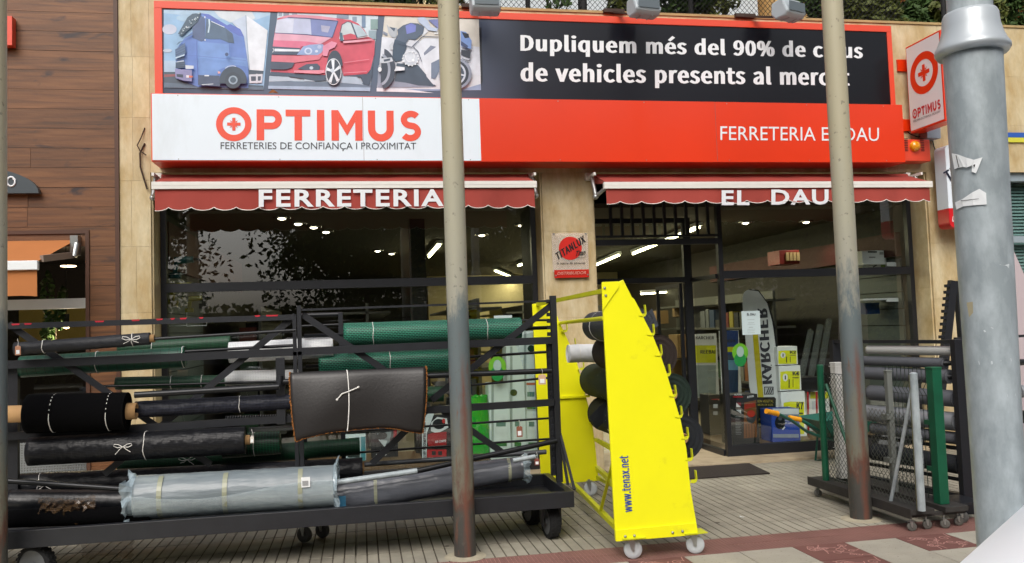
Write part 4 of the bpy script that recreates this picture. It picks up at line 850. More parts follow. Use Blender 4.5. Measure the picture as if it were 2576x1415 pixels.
# logo glyphs in their own unit system: x runs 0..6.2, height 1 (y up)
def logo(f, m_, parent, per=True):
    out = []
    def fin(mb, nm='letter'): out.append(mb.build(nm, m_, parent))
    mb = MB(); A, B = arcband(.50, .5, .53, .335, 0, 360, 48); strip(mb, A, B, f); fin(mb)
    mb = MB(); star(mb, .50, .5, .20, f); fin(mb, 'star_emblem')
    mb = MB(); mb.poly([f(x, y) for x, y in ((1.18,0),(1.41,0),(1.41,.97),(1.18,.97))])       # P
    A, B = arcband(1.64, .66, .31, .105, -90, 90, 18)
    A = [(1.411,.35)] + A + [(1.411,.97)]; B = [(1.411,.555)] + B + [(1.411,.765)]; strip(mb, A, B, f); fin(mb)
    mb = MB(); mb.poly([f(x, y) for x, y in ((2.06,.76),(2.82,.76),(2.82,.97),(2.06,.97))]); mb.poly([f(x, y) for x, y in ((2.33,0),(2.56,0),(2.56,.758),(2.33,.758))]); fin(mb)
    mb = MB(); mb.poly([f(x, y) for x, y in ((3.02,0),(3.25,0),(3.25,.97),(3.02,.97))]); fin(mb)
    mb = MB(); M_ = [(3.47,0),(3.70,0),(3.70,.60),(3.955,.16),(4.21,.60),(4.21,0),(4.44,0),(4.44,.97),(4.23,.97),(3.955,.50),(3.68,.97),(3.47,.97)]
    mb.poly([f(x, y) for x, y in ((3.47,0),(3.70,0),(3.70,.6),(3.68,.97),(3.47,.97))]); mb.poly([f(x, y) for x, y in ((4.21,0),(4.44,0),(4.44,.97),(4.23,.97),(4.21,.6))])
    mb.poly([f(x, y) for x, y in ((3.7005,.6),(3.955,.16),(3.955,.50),(3.6805,.97))]); mb.poly([f(x, y) for x, y in ((3.9555,.16),(4.2095,.6),(4.2295,.97),(3.9555,.50))]); fin(mb)
    mb = MB(); A, B = arcband(5.02, .39, .41, .18, 180, 360, 24); A = [(4.61,.97)] + A + [(5.43,.97)]; B = [(4.84,.97)] + B + [(5.20,.97)]; strip(mb, A, B, f); fin(mb)
    mb = MB()                                                                                  # S
    pts = []
    for i in range(15): a = R(35 + i*(250-35)/14); pts.append((5.985+.205*math.cos(a)*1.12, .685+.19*math.sin(a)))
    for i in range(1, 16): a = R(75 - i*(75+145)/15); pts.append((5.955+.235*math.cos(a)*1.05, .295+.205*math.sin(a)))
    A, B = [], []
    for i, p in enumerate(pts):
        a = pts[max(i-1, 0)]; b = pts[min(i+1, len(pts)-1)]; L = math.hypot(b[0]-a[0], b[1]-a[1]); nx, ny = -(b[1]-a[1])/L*.102, (b[0]-a[0])/L*.102
        A.append((p[0]+nx, p[1]+ny)); B.append((p[0]-nx, p[1]-ny))
    strip(mb, A, B, f); fin(mb)
    return out
def lmap(bl, br, tl, nrm, h):
    bl, br, tl = Vector(bl), Vector(br), Vector(tl); ex = (br-bl)/6.22; ey = (tl-bl)
    return lambda x, y: bl + ex*x + ey*y + Vector(nrm)*h
logo(lmap(W(546,352,YS-.002), W(1053,354,YS-.002), W(546,271,YS-.002)+Vector((0,0,0)), NV, .003), M_logo, fx)
text('FERRETERIES DE CONFIANÇA I PROXIMITAT', W(555,379,YS-.002), W(1047,379.5,YS-.002), W(555,357,YS-.002), M_ink, fx, depth=.003, bold=0, letters=False)
text('FERRETERIA EL DAU', W(1812,352,YS-.002), W(2211,354.5,YS-.002), W(1812,317,YS-.002), LW, fx, depth=.003, letters=True)

# --- projecting sign
pj = thing('projecting_sign', 'orange and white box sign projecting from the wall beside the thick pole', 'sign', (6.0, 8.0, 3.5))
X0 = 6.42
f = MB(); f.box(X0, X0+.17, 8.10, 8.70, 3.712, 4.738); f.build('box', M_signred, pj, bevel=.006)
f = MB(); f.add([(X0-.003,8.684,3.735),(X0-.003,8.118,3.735),(X0-.003,8.118,4.716),(X0-.003,8.684,4.716)], [(0,1,2,3)]); f.build('white_face', mat('projecting face', '#dcdad9', rough=.3), pj)
nx_ = (-1, 0, 0)
def pm(u, v, h=.005): return Vector((X0-h, 8.684-u*.566, 3.735+v*.981))
mb = MB(); A, B = arcband(0, 0, 1, .64, 0, 360, 48); strip(mb, A, B, lambda x, y: Vector((X0-.005, 8.401-x*.24, 4.345+y*.24))); mb.build('ring', M_signred, pj)
mb = MB(); star(mb, 0, 0, 1, lambda x, y: Vector((X0-.005, 8.401-x*.096, 4.345+y*.096))); mb.build('star_emblem', M_signred, pj)
logo(lmap(pm(.09,.135), pm(.92,.135), pm(.09,.245), nx_, .002), mat('logo deep red', '#c4282c', rough=.4), pj)
text('FERRETERIES DE CONFIANÇA I PROXIMITAT', pm(.09,.085), pm(.92,.085), pm(.09,.115), M_ink, pj, depth=.002)
for z in (4.55, 3.83):
    f = MB(); f.box(X0+.05, X0+.11, 8.70, 8.797, z-.03, z+.03); f.build('bracket_arm', M_signred, pj)
    f = MB(); f.box(X0-.06, X0+.22, 8.775, 8.797, z-.07, z+.07); f.build('wall_plate', M_signred, pj)
# alarm box
al = thing('alarm_box', 'small orange alarm box with amber lamp at the fascia sign end', 'alarm', (6.4, 8.75, 3.3))
c0, c1 = W(2278,405,8.62), W(2339,350,8.62)
f = MB(); f.box(6.17, c1.x, 8.62, 8.797, c0.z, c1.z); f.build('box', M_signred2, al, bevel=.012)
cx_, cz_ = (6.17+c1.x)/2+.01, (c0.z+c1.z)/2+.045
f = MB(); f.lathe([(.062,0),(.062,-.02),(.05,-.045),(.02,-.055)], (cx_, 8.62, cz_), 20, axis='y'); f.build('amber_lamp', mat('amber lens', '#e09412', rough=.15, spec=.8), al)
for s_ in (-1, 1):
    for i in range(8):
        f = MB(); f.box(cx_+s_*.105-.022, cx_+s_*.105+.022, 8.615, 8.6195, cz_-.055+i*.02, cz_-.048+i*.02); f.build('vent_slot', M_dark, al)
gb = thing('junction_box', 'small grey junction box with cables under the projecting sign', 'box', (6.6, 8.7, 3.6))
a, b = W(2333,347,8.65), W(2366,318,8.65)
f = MB(); f.box(a.x, b.x, 8.65, 8.797, a.z, b.z); f.build('box', mat('junction grey', '#8f9aa6', rough=.5), gb, bevel=.008)
f = MB(); f.path([W(2278,325,8.79),W(2290,337,8.78),W(2310,344,8.78),W(2338,338,8.78)], .006, 5); f.build('cable', M_rubber, gb)
f = MB(); f.path([W(2345,346,8.79),W(2350,370,8.78),W(2362,395,8.78),W(2378,412,8.78)], .006, 5); f.build('cable', M_rubber, gb)

# --- right lit sign half hidden by the pole: rounded white box with red foot on an orange back
ts = thing('vertical_box_sign', 'rounded white and red paint sign with partly hidden lettering, directly behind the thick pole', 'sign', (6.9, 8.4, 2.4))
a = W(2378,470,8.75); 
f = MB(); f.box(W(2376,470,8.7).x, W(2500,470,8.7).x, 8.7, 8.797, W(2376,528,8.7).z, W(2376,400,8.7).z+.12); f.build('back_board', M_signred2, ts)
x0, x1 = W(2382,450,8.5).x, W(2470,450,8.5).x; zt, zb, zm = W(2382,370,8.5).z+.03, W(2388,572,8.5).z, W(2386,523,8.5).z
def rrect(x0, x1, z0, z1, r, top=True, bot=True, n=6):
    pts = []
    for cx, cz, a0, on in ((x1-r, z0+r, -90, bot), (x1-r, z1-r, 0, top), (x0+r, z1-r, 90, top), (x0+r, z0+r, 180, bot)):
        if on: pts += [(cx+r*math.cos(R(a0+90*i/n)), cz+r*math.sin(R(a0+90*i/n))) for i in range(n+1)]
        else: pts.append((x1 if cx > (x0+x1)/2 else x0, z0 if cz < (z0+z1)/2 else z1))
    return pts
f = MB(); f.prism([(x, 8.5, z) for x, z in rrect(x0, x1, zm, zt, .06, True, False)], (0, .19, 0)); f.build('white_panel', M_signwhite, ts)
f = MB(); f.prism([(x, 8.5, z) for x, z in rrect(x0, x1, zb, zm-.001, .06, False, True)], (0, .19, 0)); f.build('red_panel', mat('sign red foot', '#c81f26', rough=.3), ts)
zz = lambda v: zm+(zt-zm)*v
sans('TITAN', Vector((x0+.02, 8.499, zz(.40))), Vector((x0+.38, 8.499, zz(.66))), Vector((x0-.05, 8.499, zz(.56))), mat('navy ink', '#15182c', rough=.4), ts)
text('la marca', Vector((x0+.10, 8.499, zz(.06))), Vector((x0+.34, 8.499, zz(.06))), Vector((x0+.10, 8.499, zz(.13))), M_ink, ts)
f = MB(); f.poly([(x0+.18+.13*math.cos(R(i*12)), 8.4975, zz(.62)+.13*math.sin(R(i*12))) for i in range(30)]); f.build('red_disc', mat('red ink', '#d8232a', rough=.35), ts)
text('DISTRIBUIDOR', Vector((x0+.03, 8.499, zb+.07)), Vector((x0+.42, 8.499, zb+.07)), Vector((x0+.035, 8.499, zb+.13)), LW, ts, shear=.2, bold=.01)

# --- acrylic plate on the middle pilaster
tp = thing('acrylic_plate_sign', 'clear acrylic plate with red disc and slanted black lettering on the middle pilaster', 'sign', (2.26, 8.77, 1.9))
YA = 8.765
a, b = W(1391,684,YA), W(1478,585,YA)
M_acr = mat('clear acrylic', '#e8dcd2', rough=.12, alpha=.30, spec=.8)
f = MB(); f.box(a.x, b.x, YA, YA+.006, a.z, b.z); f.build('plate', M_acr, tp)
Pp = Print(lambda x, y: W((1560+x/2.83)*k_, (500+y/2.83)*k_, YA-.001), NV)
Pp.e(499,722,99,100,'#c92a22', n=40); Pp.build('red_disc', tp)
m_bk = mat('plate black ink', '#1c1a1a', rough=.4)
q = lambda x, y: W((1560+x/2.83)*k_, (500+y/2.83)*k_, YA-.004)
sans('TITANLUX', q(388,828), q(634,668), q(366,768), m_bk, tp, depth=.002)
text('Titan', q(545,790), q(628,778), q(550,745), m_bk, tp, depth=.003, bold=.02, shear=.3)
f = MB(); f.path([q(548,803),q(615,803),q(628,797),q(630,785)], .002, 4); f.build('roller_drawing', m_bk, tp)
text('la marca de pinturas', q(382,868), q(628,864), q(382,842), m_bk, tp, depth=.002, bold=.012, shear=.2)
a, b = W(1395,699,YA), W(1481,677,YA)
f = MB(); f.box(a.x, b.x, YA-.004, YA+.006, a.z, b.z); f.build('red_plate', mat('red plate', '#bb2a20', rough=.25), tp)
text('DISTRIBUIDOR', q(386,952), q(634,945), q(388,926), mat('faded letter', '#cf8d7c', rough=.5), tp, depth=.007, bold=.012, shear=.15)
for x, y in ((358,600),(634,595),(375,958),(651,950)):
    f = MB(); c_ = q(x, y); f.lathe([(.010,.012),(.010,0),(.007,-.003)], c_, 10, axis='y'); f.build('screw', M_chrome, tp)

# ================================================================ AWNINGS
def awning(x0, x1, zbar, label, word, wr, name='awning'):
    t = thing(name, label, 'awning', ((x0+x1)/2, 8.5, zbar-.3), 'red cloth awnings over the shop windows')
    YB = 8.3; H = W(400,678-.0,8.3).z
    ztop = 3.235
    f = MB(); n = 24
    vs = []
    for i in range(n+1):
        x = x0+(x1-x0)*i/n
        for y, z in ((8.78, ztop-.02), (8.66, ztop-.035), (YB+.02, zbar+.005)): vs.append((x, y, z + (.003*math.sin(i*1.7) if 0 < i < n and y < 8.7 else 0)))
    f.add(vs, [(i*3+j, (i+1)*3+j, (i+1)*3+j+1, i*3+j+1) for i in range(n) for j in range(2)], 0, True)
    f.add([(x0,8.78,ztop-.02),(x0,YB+.02,zbar+.005),(x0,YB+.02,zbar-.01),(x0,8.78,ztop-.10)], [(0,1,2,3)])
    f.build('top_cloth', M_awn, t)
    f = MB(); hb = size(17, (1.5, YB, 3))*1.0
    f.box(x0-.025, x1+.025, YB-.012, YB+.035, zbar-hb, zbar); f.box(x0-.025, x1+.025, YB-.0145, YB-.0123, zbar-hb*.5, zbar-hb*.4)
    f.build('front_bar', M_awnw, t, bevel=.004)
    # scalloped valance
    zt = zbar-hb; zb_ = W(500,529 if x0 < 0 else 521,YB).z
    ns = 18 if x0 < 0 else 16; per = (x1-x0)/ns; f = MB(); tr_ = []
    vs = []; N = ns*8
    for i in range(N+1):
        u = i/8 % 1; x = x0+(x1-x0)*i/N
        sc_ = abs(math.sin(math.pi*((i+3)/8)))**.65
        zl_ = zb_ + .029*(1-sc_)
        yw = .010*math.sin(x*5.1)+.006*math.sin(x*13+1)
        for j in range(6):
            s_ = j/5; vs.append((x, YB+.012 + yw*s_*1.2 - .012*s_, zt+(zl_-zt)*s_))
        tr_.append((x, YB+.012+yw*1.2-.014, zl_))
    f.add(vs, [(i*6+j, i*6+j+1, (i+1)*6+j+1, (i+1)*6+j) for i in range(N) for j in range(5)], 0, True)
    v_ = f.build('valance', M_awn, t)
    f = MB(); f.path(tr_, .0045, 4); f.build('piping', M_awnw, v_)
    for w_, r_ in zip(word, wr):
        text(w_, W(r_[0], r_[3], YB-.012), W(r_[2], r_[4], YB-.012), W(r_[0], r_[1], YB-.012), LW, t, depth=.004, bold=.028, letters=True, spacing=1.15)
    # brackets and folded arms
    for s_, x in ((-1, x0-.06), (1, x1+.055)):
        f = MB(); f.box(x-.03, x+.03, 8.74, 8.8, ztop-.06, ztop+.02); f.box(x-.012, x+.012, 8.5, 8.76, ztop-.05, ztop-.02); f.build('wall_bracket', M_awnw, t)
        f = MB(); f.tube((x,8.62,ztop-.05), (x,8.5,zbar-.1), .022); f.sphere((x,8.5,zbar-.12), .032); f.tube((x,8.5,zbar-.12), (x-s_*.1,8.36,zbar-.03), .02); f.build('arm_joint', M_chrome, t)
    f = MB(); f.tube((x0-.03,8.74,ztop-.03), (x1+.03,8.74,ztop-.03), .035, n=12); f.build('roller', M_awn, t)
    return t
zb1 = W(382,457,8.3).z; zb2 = W(1518,457.5,8.3).z
awning(-1.88, 1.79, zb1, 'red scalloped awning lettered in white over the left shop window', ['FERRETERIA'], [(651,476,1116,520,518)])
awning(2.555, 6.33, zb2, 'red scalloped awning with two white words over the entrance and right window', ['EL', 'DAU'], [(1815,478,1885,515.5,515.5), (1940,476,2084,515,514)])

# neighbour's orange awning, half let down
oa = thing('orange_awning', 'plain orange awning with white front bar over the dark neighbouring window', 'awning', (-3.6, 8.3, 2.0))
M_or = mat('orange cloth', '#ad6c3a', rough=.85, var=.06, vscale=3)
ya = 8.1
A = W(190,602,8.8); Bq = W(97,655,ya); f = MB()
f.add([(-5.6,8.82,A.z),(A.x,8.82,A.z),(Bq.x,ya,Bq.z),(-5.6,ya,Bq.z)], [(0,1,2,3)]); f.build('top_cloth', M_or, oa)
zbt = W(97,655,ya).z; zbb = W(97,678,ya).z; zvb = W(92,748,ya).z
f = MB(); f.box(-5.6, Bq.x, ya-.03, ya+.02, zbb, zbt); f.build('front_bar', M_white, oa, bevel=.005)
f = MB(); vs = []
for i in range(25):
    x = -5.6 + (Bq.x-.015+5.6)*i/24
    for j in range(4): vs.append((x, ya+.006+.008*math.sin(i*1.3)*j/3, zbb+(zvb-zbb + (.02 if i < 24 else .012))*j/3))
f.add(vs, [(i*4+j, i*4+j+1, (i+1)*4+j+1, (i+1)*4+j) for i in range(24) for j in range(3)], 0, True); f.build('valance', M_or, oa)
f = MB(); f.beam(W(190,640,8.75), W(105,650,ya+.05)+Vector((0,0,-.0)), .03, .06); f.build('folding_arm', mat('arm beige', '#8f7f74', rough=.5), oa)
f = MB(); f.box(A.x-.02, A.x+.05, 8.7, 8.8, A.z-.16, A.z+.03); f.tube(W(193,612,8.72), W(186,645,8.68), .03); f.build('wall_bracket', M_chrome, oa)
ds = thing('round_wall_sign', 'dark grey round edged shop sign with white script letter on the timber planks', 'sign', (-4.2, 8.7, 3.2))
a = W(97,485,8.72); c0 = W(20,485,8.72); top = W(30,418,8.72)
f = MB(); pts = [(a.x-1.9,8.72,a.z)] + [(a.x-.62+.62*math.cos(R(t_)), 8.72, a.z+(top.z-a.z)*math.sin(R(t_))) for t_ in range(0, 91, 9)] + [(a.x-1.9,8.72,top.z)]
f.prism(pts, (0,.07,0)); f.build('board', mat('sign slate', '#3c4449', rough=.4), ds)
f = MB(); c_ = W(28,456,8.715); f.path([c_+Vector((.035*math.cos(R(t_)), 0, .045*math.sin(R(t_)))) for t_ in range(0, 360, 24)], .009, 5, closed=True)
f.path([W(32,449,8.715),W(36,452,8.715),W(40,451,8.715)], .006, 5); f.build('letter', LW, ds)
rs = MB(); rs.box(W(22,60,8.7).x-.35, W(30,60,8.7).x, 8.70, 8.795, W(38,113,8.7).z, W(38,40,8.7).z)
tag(rs.build('red_wall_sign', M_signred2), 'edge of a small red sign high on the timber planks behind the leftmost pole', 'sign')

# ================================================================ FLOODLIGHTS on the wall head
M_flood = mat('floodlight grey', '#a3acb1', rough=.42, var=.05)
def flood(px, py, label, yaw, lean):
    c = W(px, py+5, 8.3); t = thing('floodlight', label, 'floodlight', c, 'floodlights above the banner')
    b = Vector((c.x-.06-lean, 8.76, 5.07))
    body = MB(); w, h, d_ = .15, .11, .12
    prof = [(-d_, -h*.55), (-d_*.6, -h), (d_*.5, -h), (d_, -h*.4), (d_*.9, h*.75), (-d_*.4, h)]
    rot = Matrix.Rotation(yaw, 3, 'Z'); q1 = [c + rot @ Vector((-w, y, z)) for y, z in prof]; q2 = [c + rot @ Vector((w, y, z)) for y, z in prof]
    n = len(prof); body.add(q1+q2, [tuple(range(n)), tuple(range(2*n-1, n-1, -1))] + [(i, n+i, n+(i+1) % n, (i+1) % n) for i in range(n)])
    body.build('housing', M_flood, t, bevel=.02)
    g_ = MB(); g_.add([c + rot @ Vector((s_*.125, -d_-.004 + .0*s_, z)) for s_, z in ((-1,-.05),(1,-.05),(1,.05),(-1,.05))], [(0,1,2,3)]); g_.build('rear_plate', mat('floodlight dark', '#5c666c', rough=.5), t)
    for s_ in (-1, 1):
        r_ = MB(); r_.beam(c + rot @ Vector((s_*.06, -d_*.62, -h*1.0)), c + rot @ Vector((s_*.06, d_*.5, -h*1.03)), .008, .008); r_.build('rib', M_flood, t)
    a_ = MB(); a_.beam(c+Vector((-.05-lean*.3,.06,-.06)), b, .045, .02); a_.build('arm', mat('rusty bracket', '#3a2a22', rough=.8), t)
    p_ = MB(); p_.box(b.x-.12, b.x+.12, 8.74, 8.84, 5.06, 5.10); p_.build('base_plate', mat('rusty bracket'  , '#3a2a22'), t)
flood(1220, 4, 'grey floodlight above the banner beside the middle pole top', 0, .0)
flood(1619, 12, 'grey floodlight above the first words of the banner slogan', .15, .12)
flood(1983, 20, 'grey floodlight nearest the right end of the banner', .35, .22)

# loose cables and holes on the left pilaster
cb = MB(); cb.path([W(364,321,8.795),W(355,345,8.77),W(345,365,8.76),W(352,378,8.76),W(368,390,8.77)], .006, 5)
cb.path([W(364,360,8.79),W(352,385,8.77),W(353,420,8.77),W(362,450,8.77),W(370,475,8.77)], .009, 5)
tag(cb.build('loose_cable', mat('old cable', '#3f3026', rough=.9)), 'loose dark cables hanging on the left travertine pilaster beside the white sign', 'cable')
# ================================================================ POLES
def pole_mat(name, zpaint, seed, xs=None):
    m = mat(name, '#b3ad94', rough=.5, bump=.06, bscale=50)
    n, l = m.node_tree.nodes, m.node_tree.links; b = n['Principled BSDF']
    geo = n.new('ShaderNodeNewGeometry'); sx = n.new('ShaderNodeSeparateXYZ'); l.new(geo.outputs['Position'], sx.inputs[0])
    mp = n.new('ShaderNodeMapping'); mp.inputs['Scale'].default_value = (4, 4, 1.3); mp.inputs['Location'].default_value = (seed, seed*2, 0); l.new(geo.outputs['Position'], mp.inputs[0])
    nz = n.new('ShaderNodeTexNoise'); nz.inputs['Scale'].default_value = 2.2; nz.inputs['Detail'].default_value = 8; nz.inputs['Roughness'].default_value = .68; l.new(mp.outputs[0], nz.inputs[0])
    def madd(a, k, c):
        x = n.new('ShaderNodeMath'); x.operation = 'MULTIPLY_ADD'; l.new(a, x.inputs[0]); x.inputs[1].default_value = k; x.inputs[2].default_value = c; return x.outputs[0]
    def add(a, b_):
        x = n.new('ShaderNodeMath'); l.new(a, x.inputs[0]); l.new(b_, x.inputs[1]); return x.outputs[0]
    def ramp(a, stops):
        r = n.new('ShaderNodeValToRGB'); e = r.color_ramp.elements
        e[0].position, e[0].color = stops[0][0], (*srgb(stops[0][1]), 1); e[1].position, e[1].color = stops[-1][0], (*srgb(stops[-1][1]), 1)
        for p_, c_ in stops[1:-1]: q_ = e.new(p_); q_.color = (*srgb(c_), 1)
        l.new(a, r.inputs[0]); return r.outputs[0]
    h = add(madd(sx.outputs[2], 1/3.2, 0), madd(nz.outputs[0], .42, -.21))
    base = ramp(h, [(0, '#3e3d3a'), (.10, '#454540'), (.14, '#5a3d33'), (.20, '#6b6a5c'), (.36, '#5d6668'), (.52, '#5f6a6c'), (.60, '#9a988a'), (.74, '#a19e8b'), (1, '#a8a187')])
    mp2 = n.new('ShaderNodeMapping'); mp2.inputs['Scale'].default_value = (9, 9, 1.6); mp2.inputs['Location'].default_value = (seed*3, 0, seed); l.new(geo.outputs['Position'], mp2.inputs[0])
    n2 = n.new('ShaderNodeTexNoise'); n2.inputs['Scale'].default_value = 1.7; n2.inputs['Detail'].default_value = 9; n2.inputs['Roughness'].default_value = .72; l.new(mp2.outputs[0], n2.inputs[0])
    rf_ = n.new('ShaderNodeMapRange'); rf_.inputs[1].default_value = .56; rf_.inputs[2].default_value = .66; l.new(n2.outputs[0], rf_.inputs[0])
    hz = n.new('ShaderNodeMapRange'); hz.inputs[1].default_value = 1.75; hz.inputs[2].default_value = 1.1; l.new(sx.outputs[2], hz.inputs[0])
    mu = n.new('ShaderNodeMath'); mu.operation = 'MULTIPLY'; l.new(rf_.outputs[0], mu.inputs[0]); l.new(hz.outputs[0], mu.inputs[1])
    mx = n.new('ShaderNodeMix'); mx.data_type = 'RGBA'; l.new(mu.outputs[0], mx.inputs[0]); l.new(base, mx.inputs[6]); mx.inputs[7].default_value = (*srgb('#6e4a3a'), 1)
    n3 = n.new('ShaderNodeTexNoise'); n3.inputs['Scale'].default_value = 26; n3.inputs['Detail'].default_value = 6; l.new(geo.outputs['Position'], n3.inputs[0])
    r3 = n.new('ShaderNodeMapRange'); r3.inputs[1].default_value = .64; r3.inputs[2].default_value = .70; r3.inputs[4].default_value = .55; l.new(n3.outputs[0], r3.inputs[0])
    m2 = n.new('ShaderNodeMix'); m2.data_type = 'RGBA'; l.new(r3.outputs[0], m2.inputs[0]); l.new(mx.outputs[2], m2.inputs[6]); m2.inputs[7].default_value = (*srgb('#55534b'), 1)
    last = m2.outputs[2]
    if xs is not None:      # one long rust run down the street side
        a1 = n.new('ShaderNodeMath'); a1.operation = 'SUBTRACT'; l.new(sx.outputs[0], a1.inputs[0]); a1.inputs[1].default_value = xs
        a2 = add(a1.outputs[0], madd(n2.outputs[0], .12, -.06)); a3 = n.new('ShaderNodeMath'); a3.operation = 'ABSOLUTE'; l.new(a2, a3.inputs[0])
        s1 = n.new('ShaderNodeMapRange'); s1.inputs[1].default_value = .032; s1.inputs[2].default_value = .0; s1.inputs[4].default_value = .85; l.new(a3.outputs[0], s1.inputs[0])
        s2 = n.new('ShaderNodeMapRange'); s2.inputs[1].default_value = 1.45; s2.inputs[2].default_value = 1.2; l.new(sx.outputs[2], s2.inputs[0])
        s3 = n.new('ShaderNodeMath'); s3.operation = 'MULTIPLY'; l.new(s1.outputs[0], s3.inputs[0]); l.new(s2.outputs[0], s3.inputs[1])
        m4 = n.new('ShaderNodeMix'); m4.data_type = 'RGBA'; l.new(s3.outputs[0], m4.inputs[0]); l.new(last, m4.inputs[6]); m4.inputs[7].default_value = (*srgb('#6b4234'), 1); last = m4.outputs[2]
    l.new(last, b.inputs['Base Color'])
    return m
for X, Y, lab, sd, r_ in ((-2.31, 5.86, 'weathered steel pole at the left edge of the pavement', 3.1, .079), (.69, 5.95, 'weathered beige steel pole standing before the black roll rack', 1.7, .0775), (3.84, 6.07, 'rust streaked beige steel pole beside the fence sample trolley', 7.9, .083)):
    t = thing('steel_pole', lab, 'pole', (X, Y, 0), 'painted steel poles along the red tile edging')
    f = MB(); f.tube((X,Y,0), (X,Y,6.2), r_, n=32); f.build('shaft', pole_mat('pole paint %g' % sd, 1.6, sd, None if X < 0 else X+(.012 if X < 1 else -.01)), t)
    f = MB(); f.lathe([(r_+.07, .001), (r_+.05, .006), (r_+.002, .012)], (X,Y,0), 28); f.build('mortar_collar', mat('collar mortar', '#a59d88', rough=.9, var=.15, vscale=20), t)
# thick galvanised lamp post, close to the camera
GP = thing('galvanised_post', 'thick galvanised steel lamp post with a flared collar and torn paper stickers', 'lamp post', (2.22, 2.6, 0))
yg = 2.6
ca = W(2446,130,yg); cb_ = W(2518,1300,yg)
cx0 = (ca.x+cb_.x)/2; 
def gx(z): u = (z-cb_.z)/(ca.z-cb_.z); return Vector((cb_.x+(ca.x-cb_.x)*u, yg, z))
rb, ra = size(57, cb_), size(67.5, ca)
f = MB(); zs = [0, .5, 1, 1.5, 2, ca.z+.03]
f.tube(gx(0), gx(ca.z+.03), rb-.006, ra, n=48); f.build('lower_tube', M_galv, GP)
f = MB(); f.tube(gx(ca.z), gx(5.2), size(52, ca), n=40); f.build('upper_tube', M_galv, GP)
f = MB(); c_ = gx(ca.z); s1 = size(1, ca)
f.lathe([(66*s1, -.012), (80*s1, -.012), (86*s1, .001), (86*s1, .012), (80*s1, .026), (72*s1, .055), (66*s1, .09), (64*s1, .13), (60*s1, .142), (52*s1, .146)], c_, 48)
f.build('collar', mat('collar aluminium', '#b5bcc0', rough=.36, metal=.25, var=.05), GP)
def sticker(pts, lift, nm='torn_sticker', m_=None):
    f = MB(); vs = []
    for x, y in pts:
        d = ray(x, y); # meet the post's surface
        z0 = (EYE + d*(yg/d.y)).z; c = gx(z0); r_ = rb + (ra-rb)*((z0-cb_.z)/(ca.z-cb_.z)) + lift + (.0045 if m_ is None else .0005 if lift < .002 else .006)
        a = d.x*d.x+d.y*d.y; b = -2*(d.x*c.x+d.y*c.y); q_ = c.x**2+c.y**2-r_*r_; disc = b*b-4*a*q_
        t_ = (-b-math.sqrt(disc))/(2*a) if disc > 0 else (-b)/(2*a)
        vs.append(EYE+d*t_)
    f.add(vs, [tuple(range(len(vs)))]); return f.build(nm, m_ or M_paper, GP)
k3 = 3.144
q3 = lambda x, y: ((2820+x/k3)*k_, (450+y/k3)*k_)
def fan(pts, n_=6): return pts
sticker([q3(*p) for p in ((244,50),(300,60),(357,180),(320,186),(270,202))], .0015); sticker([q3(*p) for p in ((300,60),(380,90),(390,185),(357,182))], .004); sticker([q3(*p) for p in ((380,90),(455,112),(440,165),(390,185))], .006); sticker([q3(*p) for p in ((455,112),(540,88),(515,150),(478,243),(435,225),(442,165))], .003)
sticker([q3(*p) for p in ((276,520),(345,490),(350,560),(290,590))], .0015); sticker([q3(*p) for p in ((345,490),(440,425),(450,548),(350,560))], .0017); sticker([q3(*p) for p in ((440,425),(510,390),(575,430),(580,540),(450,548))], .002)
sticker([q3(*p) for p in ((283,70),(290,70),(316,182),(309,184))], .006, 'sticker_print', M_dark); sticker([q3(*p) for p in ((330,502),(505,483),(505,487),(330,508))], .0045, 'sticker_print', M_dark)
sticker([q3(*p) for p in ((450,160),(470,155),(466,180),(455,178))], .006, 'sticker_print', M_dark)
k4 = 1.7687
q4 = lambda x, y: ((2850+x/k4)*k_, (700+y/k4)*k_)
M_tape = mat('tape remains', '#c9d0d2', rough=.6)
for pts in (((228,706),(300,705),(300,722),(232,724)), ((300,706),(350,702),(405,690),(408,706),(352,718),(302,722)), ((255,540),(300,522),(312,528),(262,550)), ((385,885),(430,880),(428,892),(384,898)), ((340,185),(395,182),(392,205),(380,192))):
    sticker([q4(*p) for p in pts], .0012, 'tape_mark', M_tape)
sticker([q4(*p) for p in ((165,390),(198,385),(200,445),(178,470))], .0012, 'tape_mark', mat('old tape', '#a9a083', rough=.6))

# ================================================================ BLACK ROLL RACK
RK = thing('roll_rack', 'long black steel trolley rack holding rolls of netting, with shallow tray and tyred wheels', 'rack', (-.6, 6.5, 0))
TX0, TX1, TY0, TY1, TZ0, TZ1 = -2.95, 1.52, 6.05, 6.93, .262, .378
for a, nm in (((TX0,TX1,TY0,TY0+.05,TZ0,TZ1), 'tray_beam'), ((TX0,TX1,TY1-.05,TY1,TZ0,TZ1-.01), 'tray_beam'), ((TX1-.05,TX1+.001,TY0+.05,TY1-.05,TZ0,TZ1-.002), 'tray_beam'), ((TX0,TX0+.05,TY0+.05,TY1-.05,TZ0,TZ1), 'tray_beam'), ((TX0+.05,TX1-.05,TY0+.05,TY1-.05,TZ0+.005,TZ0+.015), 'tray_floor')):
    f = MB(); f.box(*a); f.build(nm, M_black, RK, bevel=.003 if nm == 'tray_beam' else 0)
YR = 6.46
def rail(a, b, tpx, Y=YR, dy=.04, nm='rail', m_=None):
    f = MB(); pbeam(f, a, b, tpx, Y, dy); return f.build(nm, m_ or M_black, RK)
rail((-70,921), (1395,855), 19); rail((-70,1102), (1395,1011), 18)
rail((-70,823), (744,797), 14, dy=.03); rail((756,779), (1394,756), 5, dy=.012)
paint = MB()
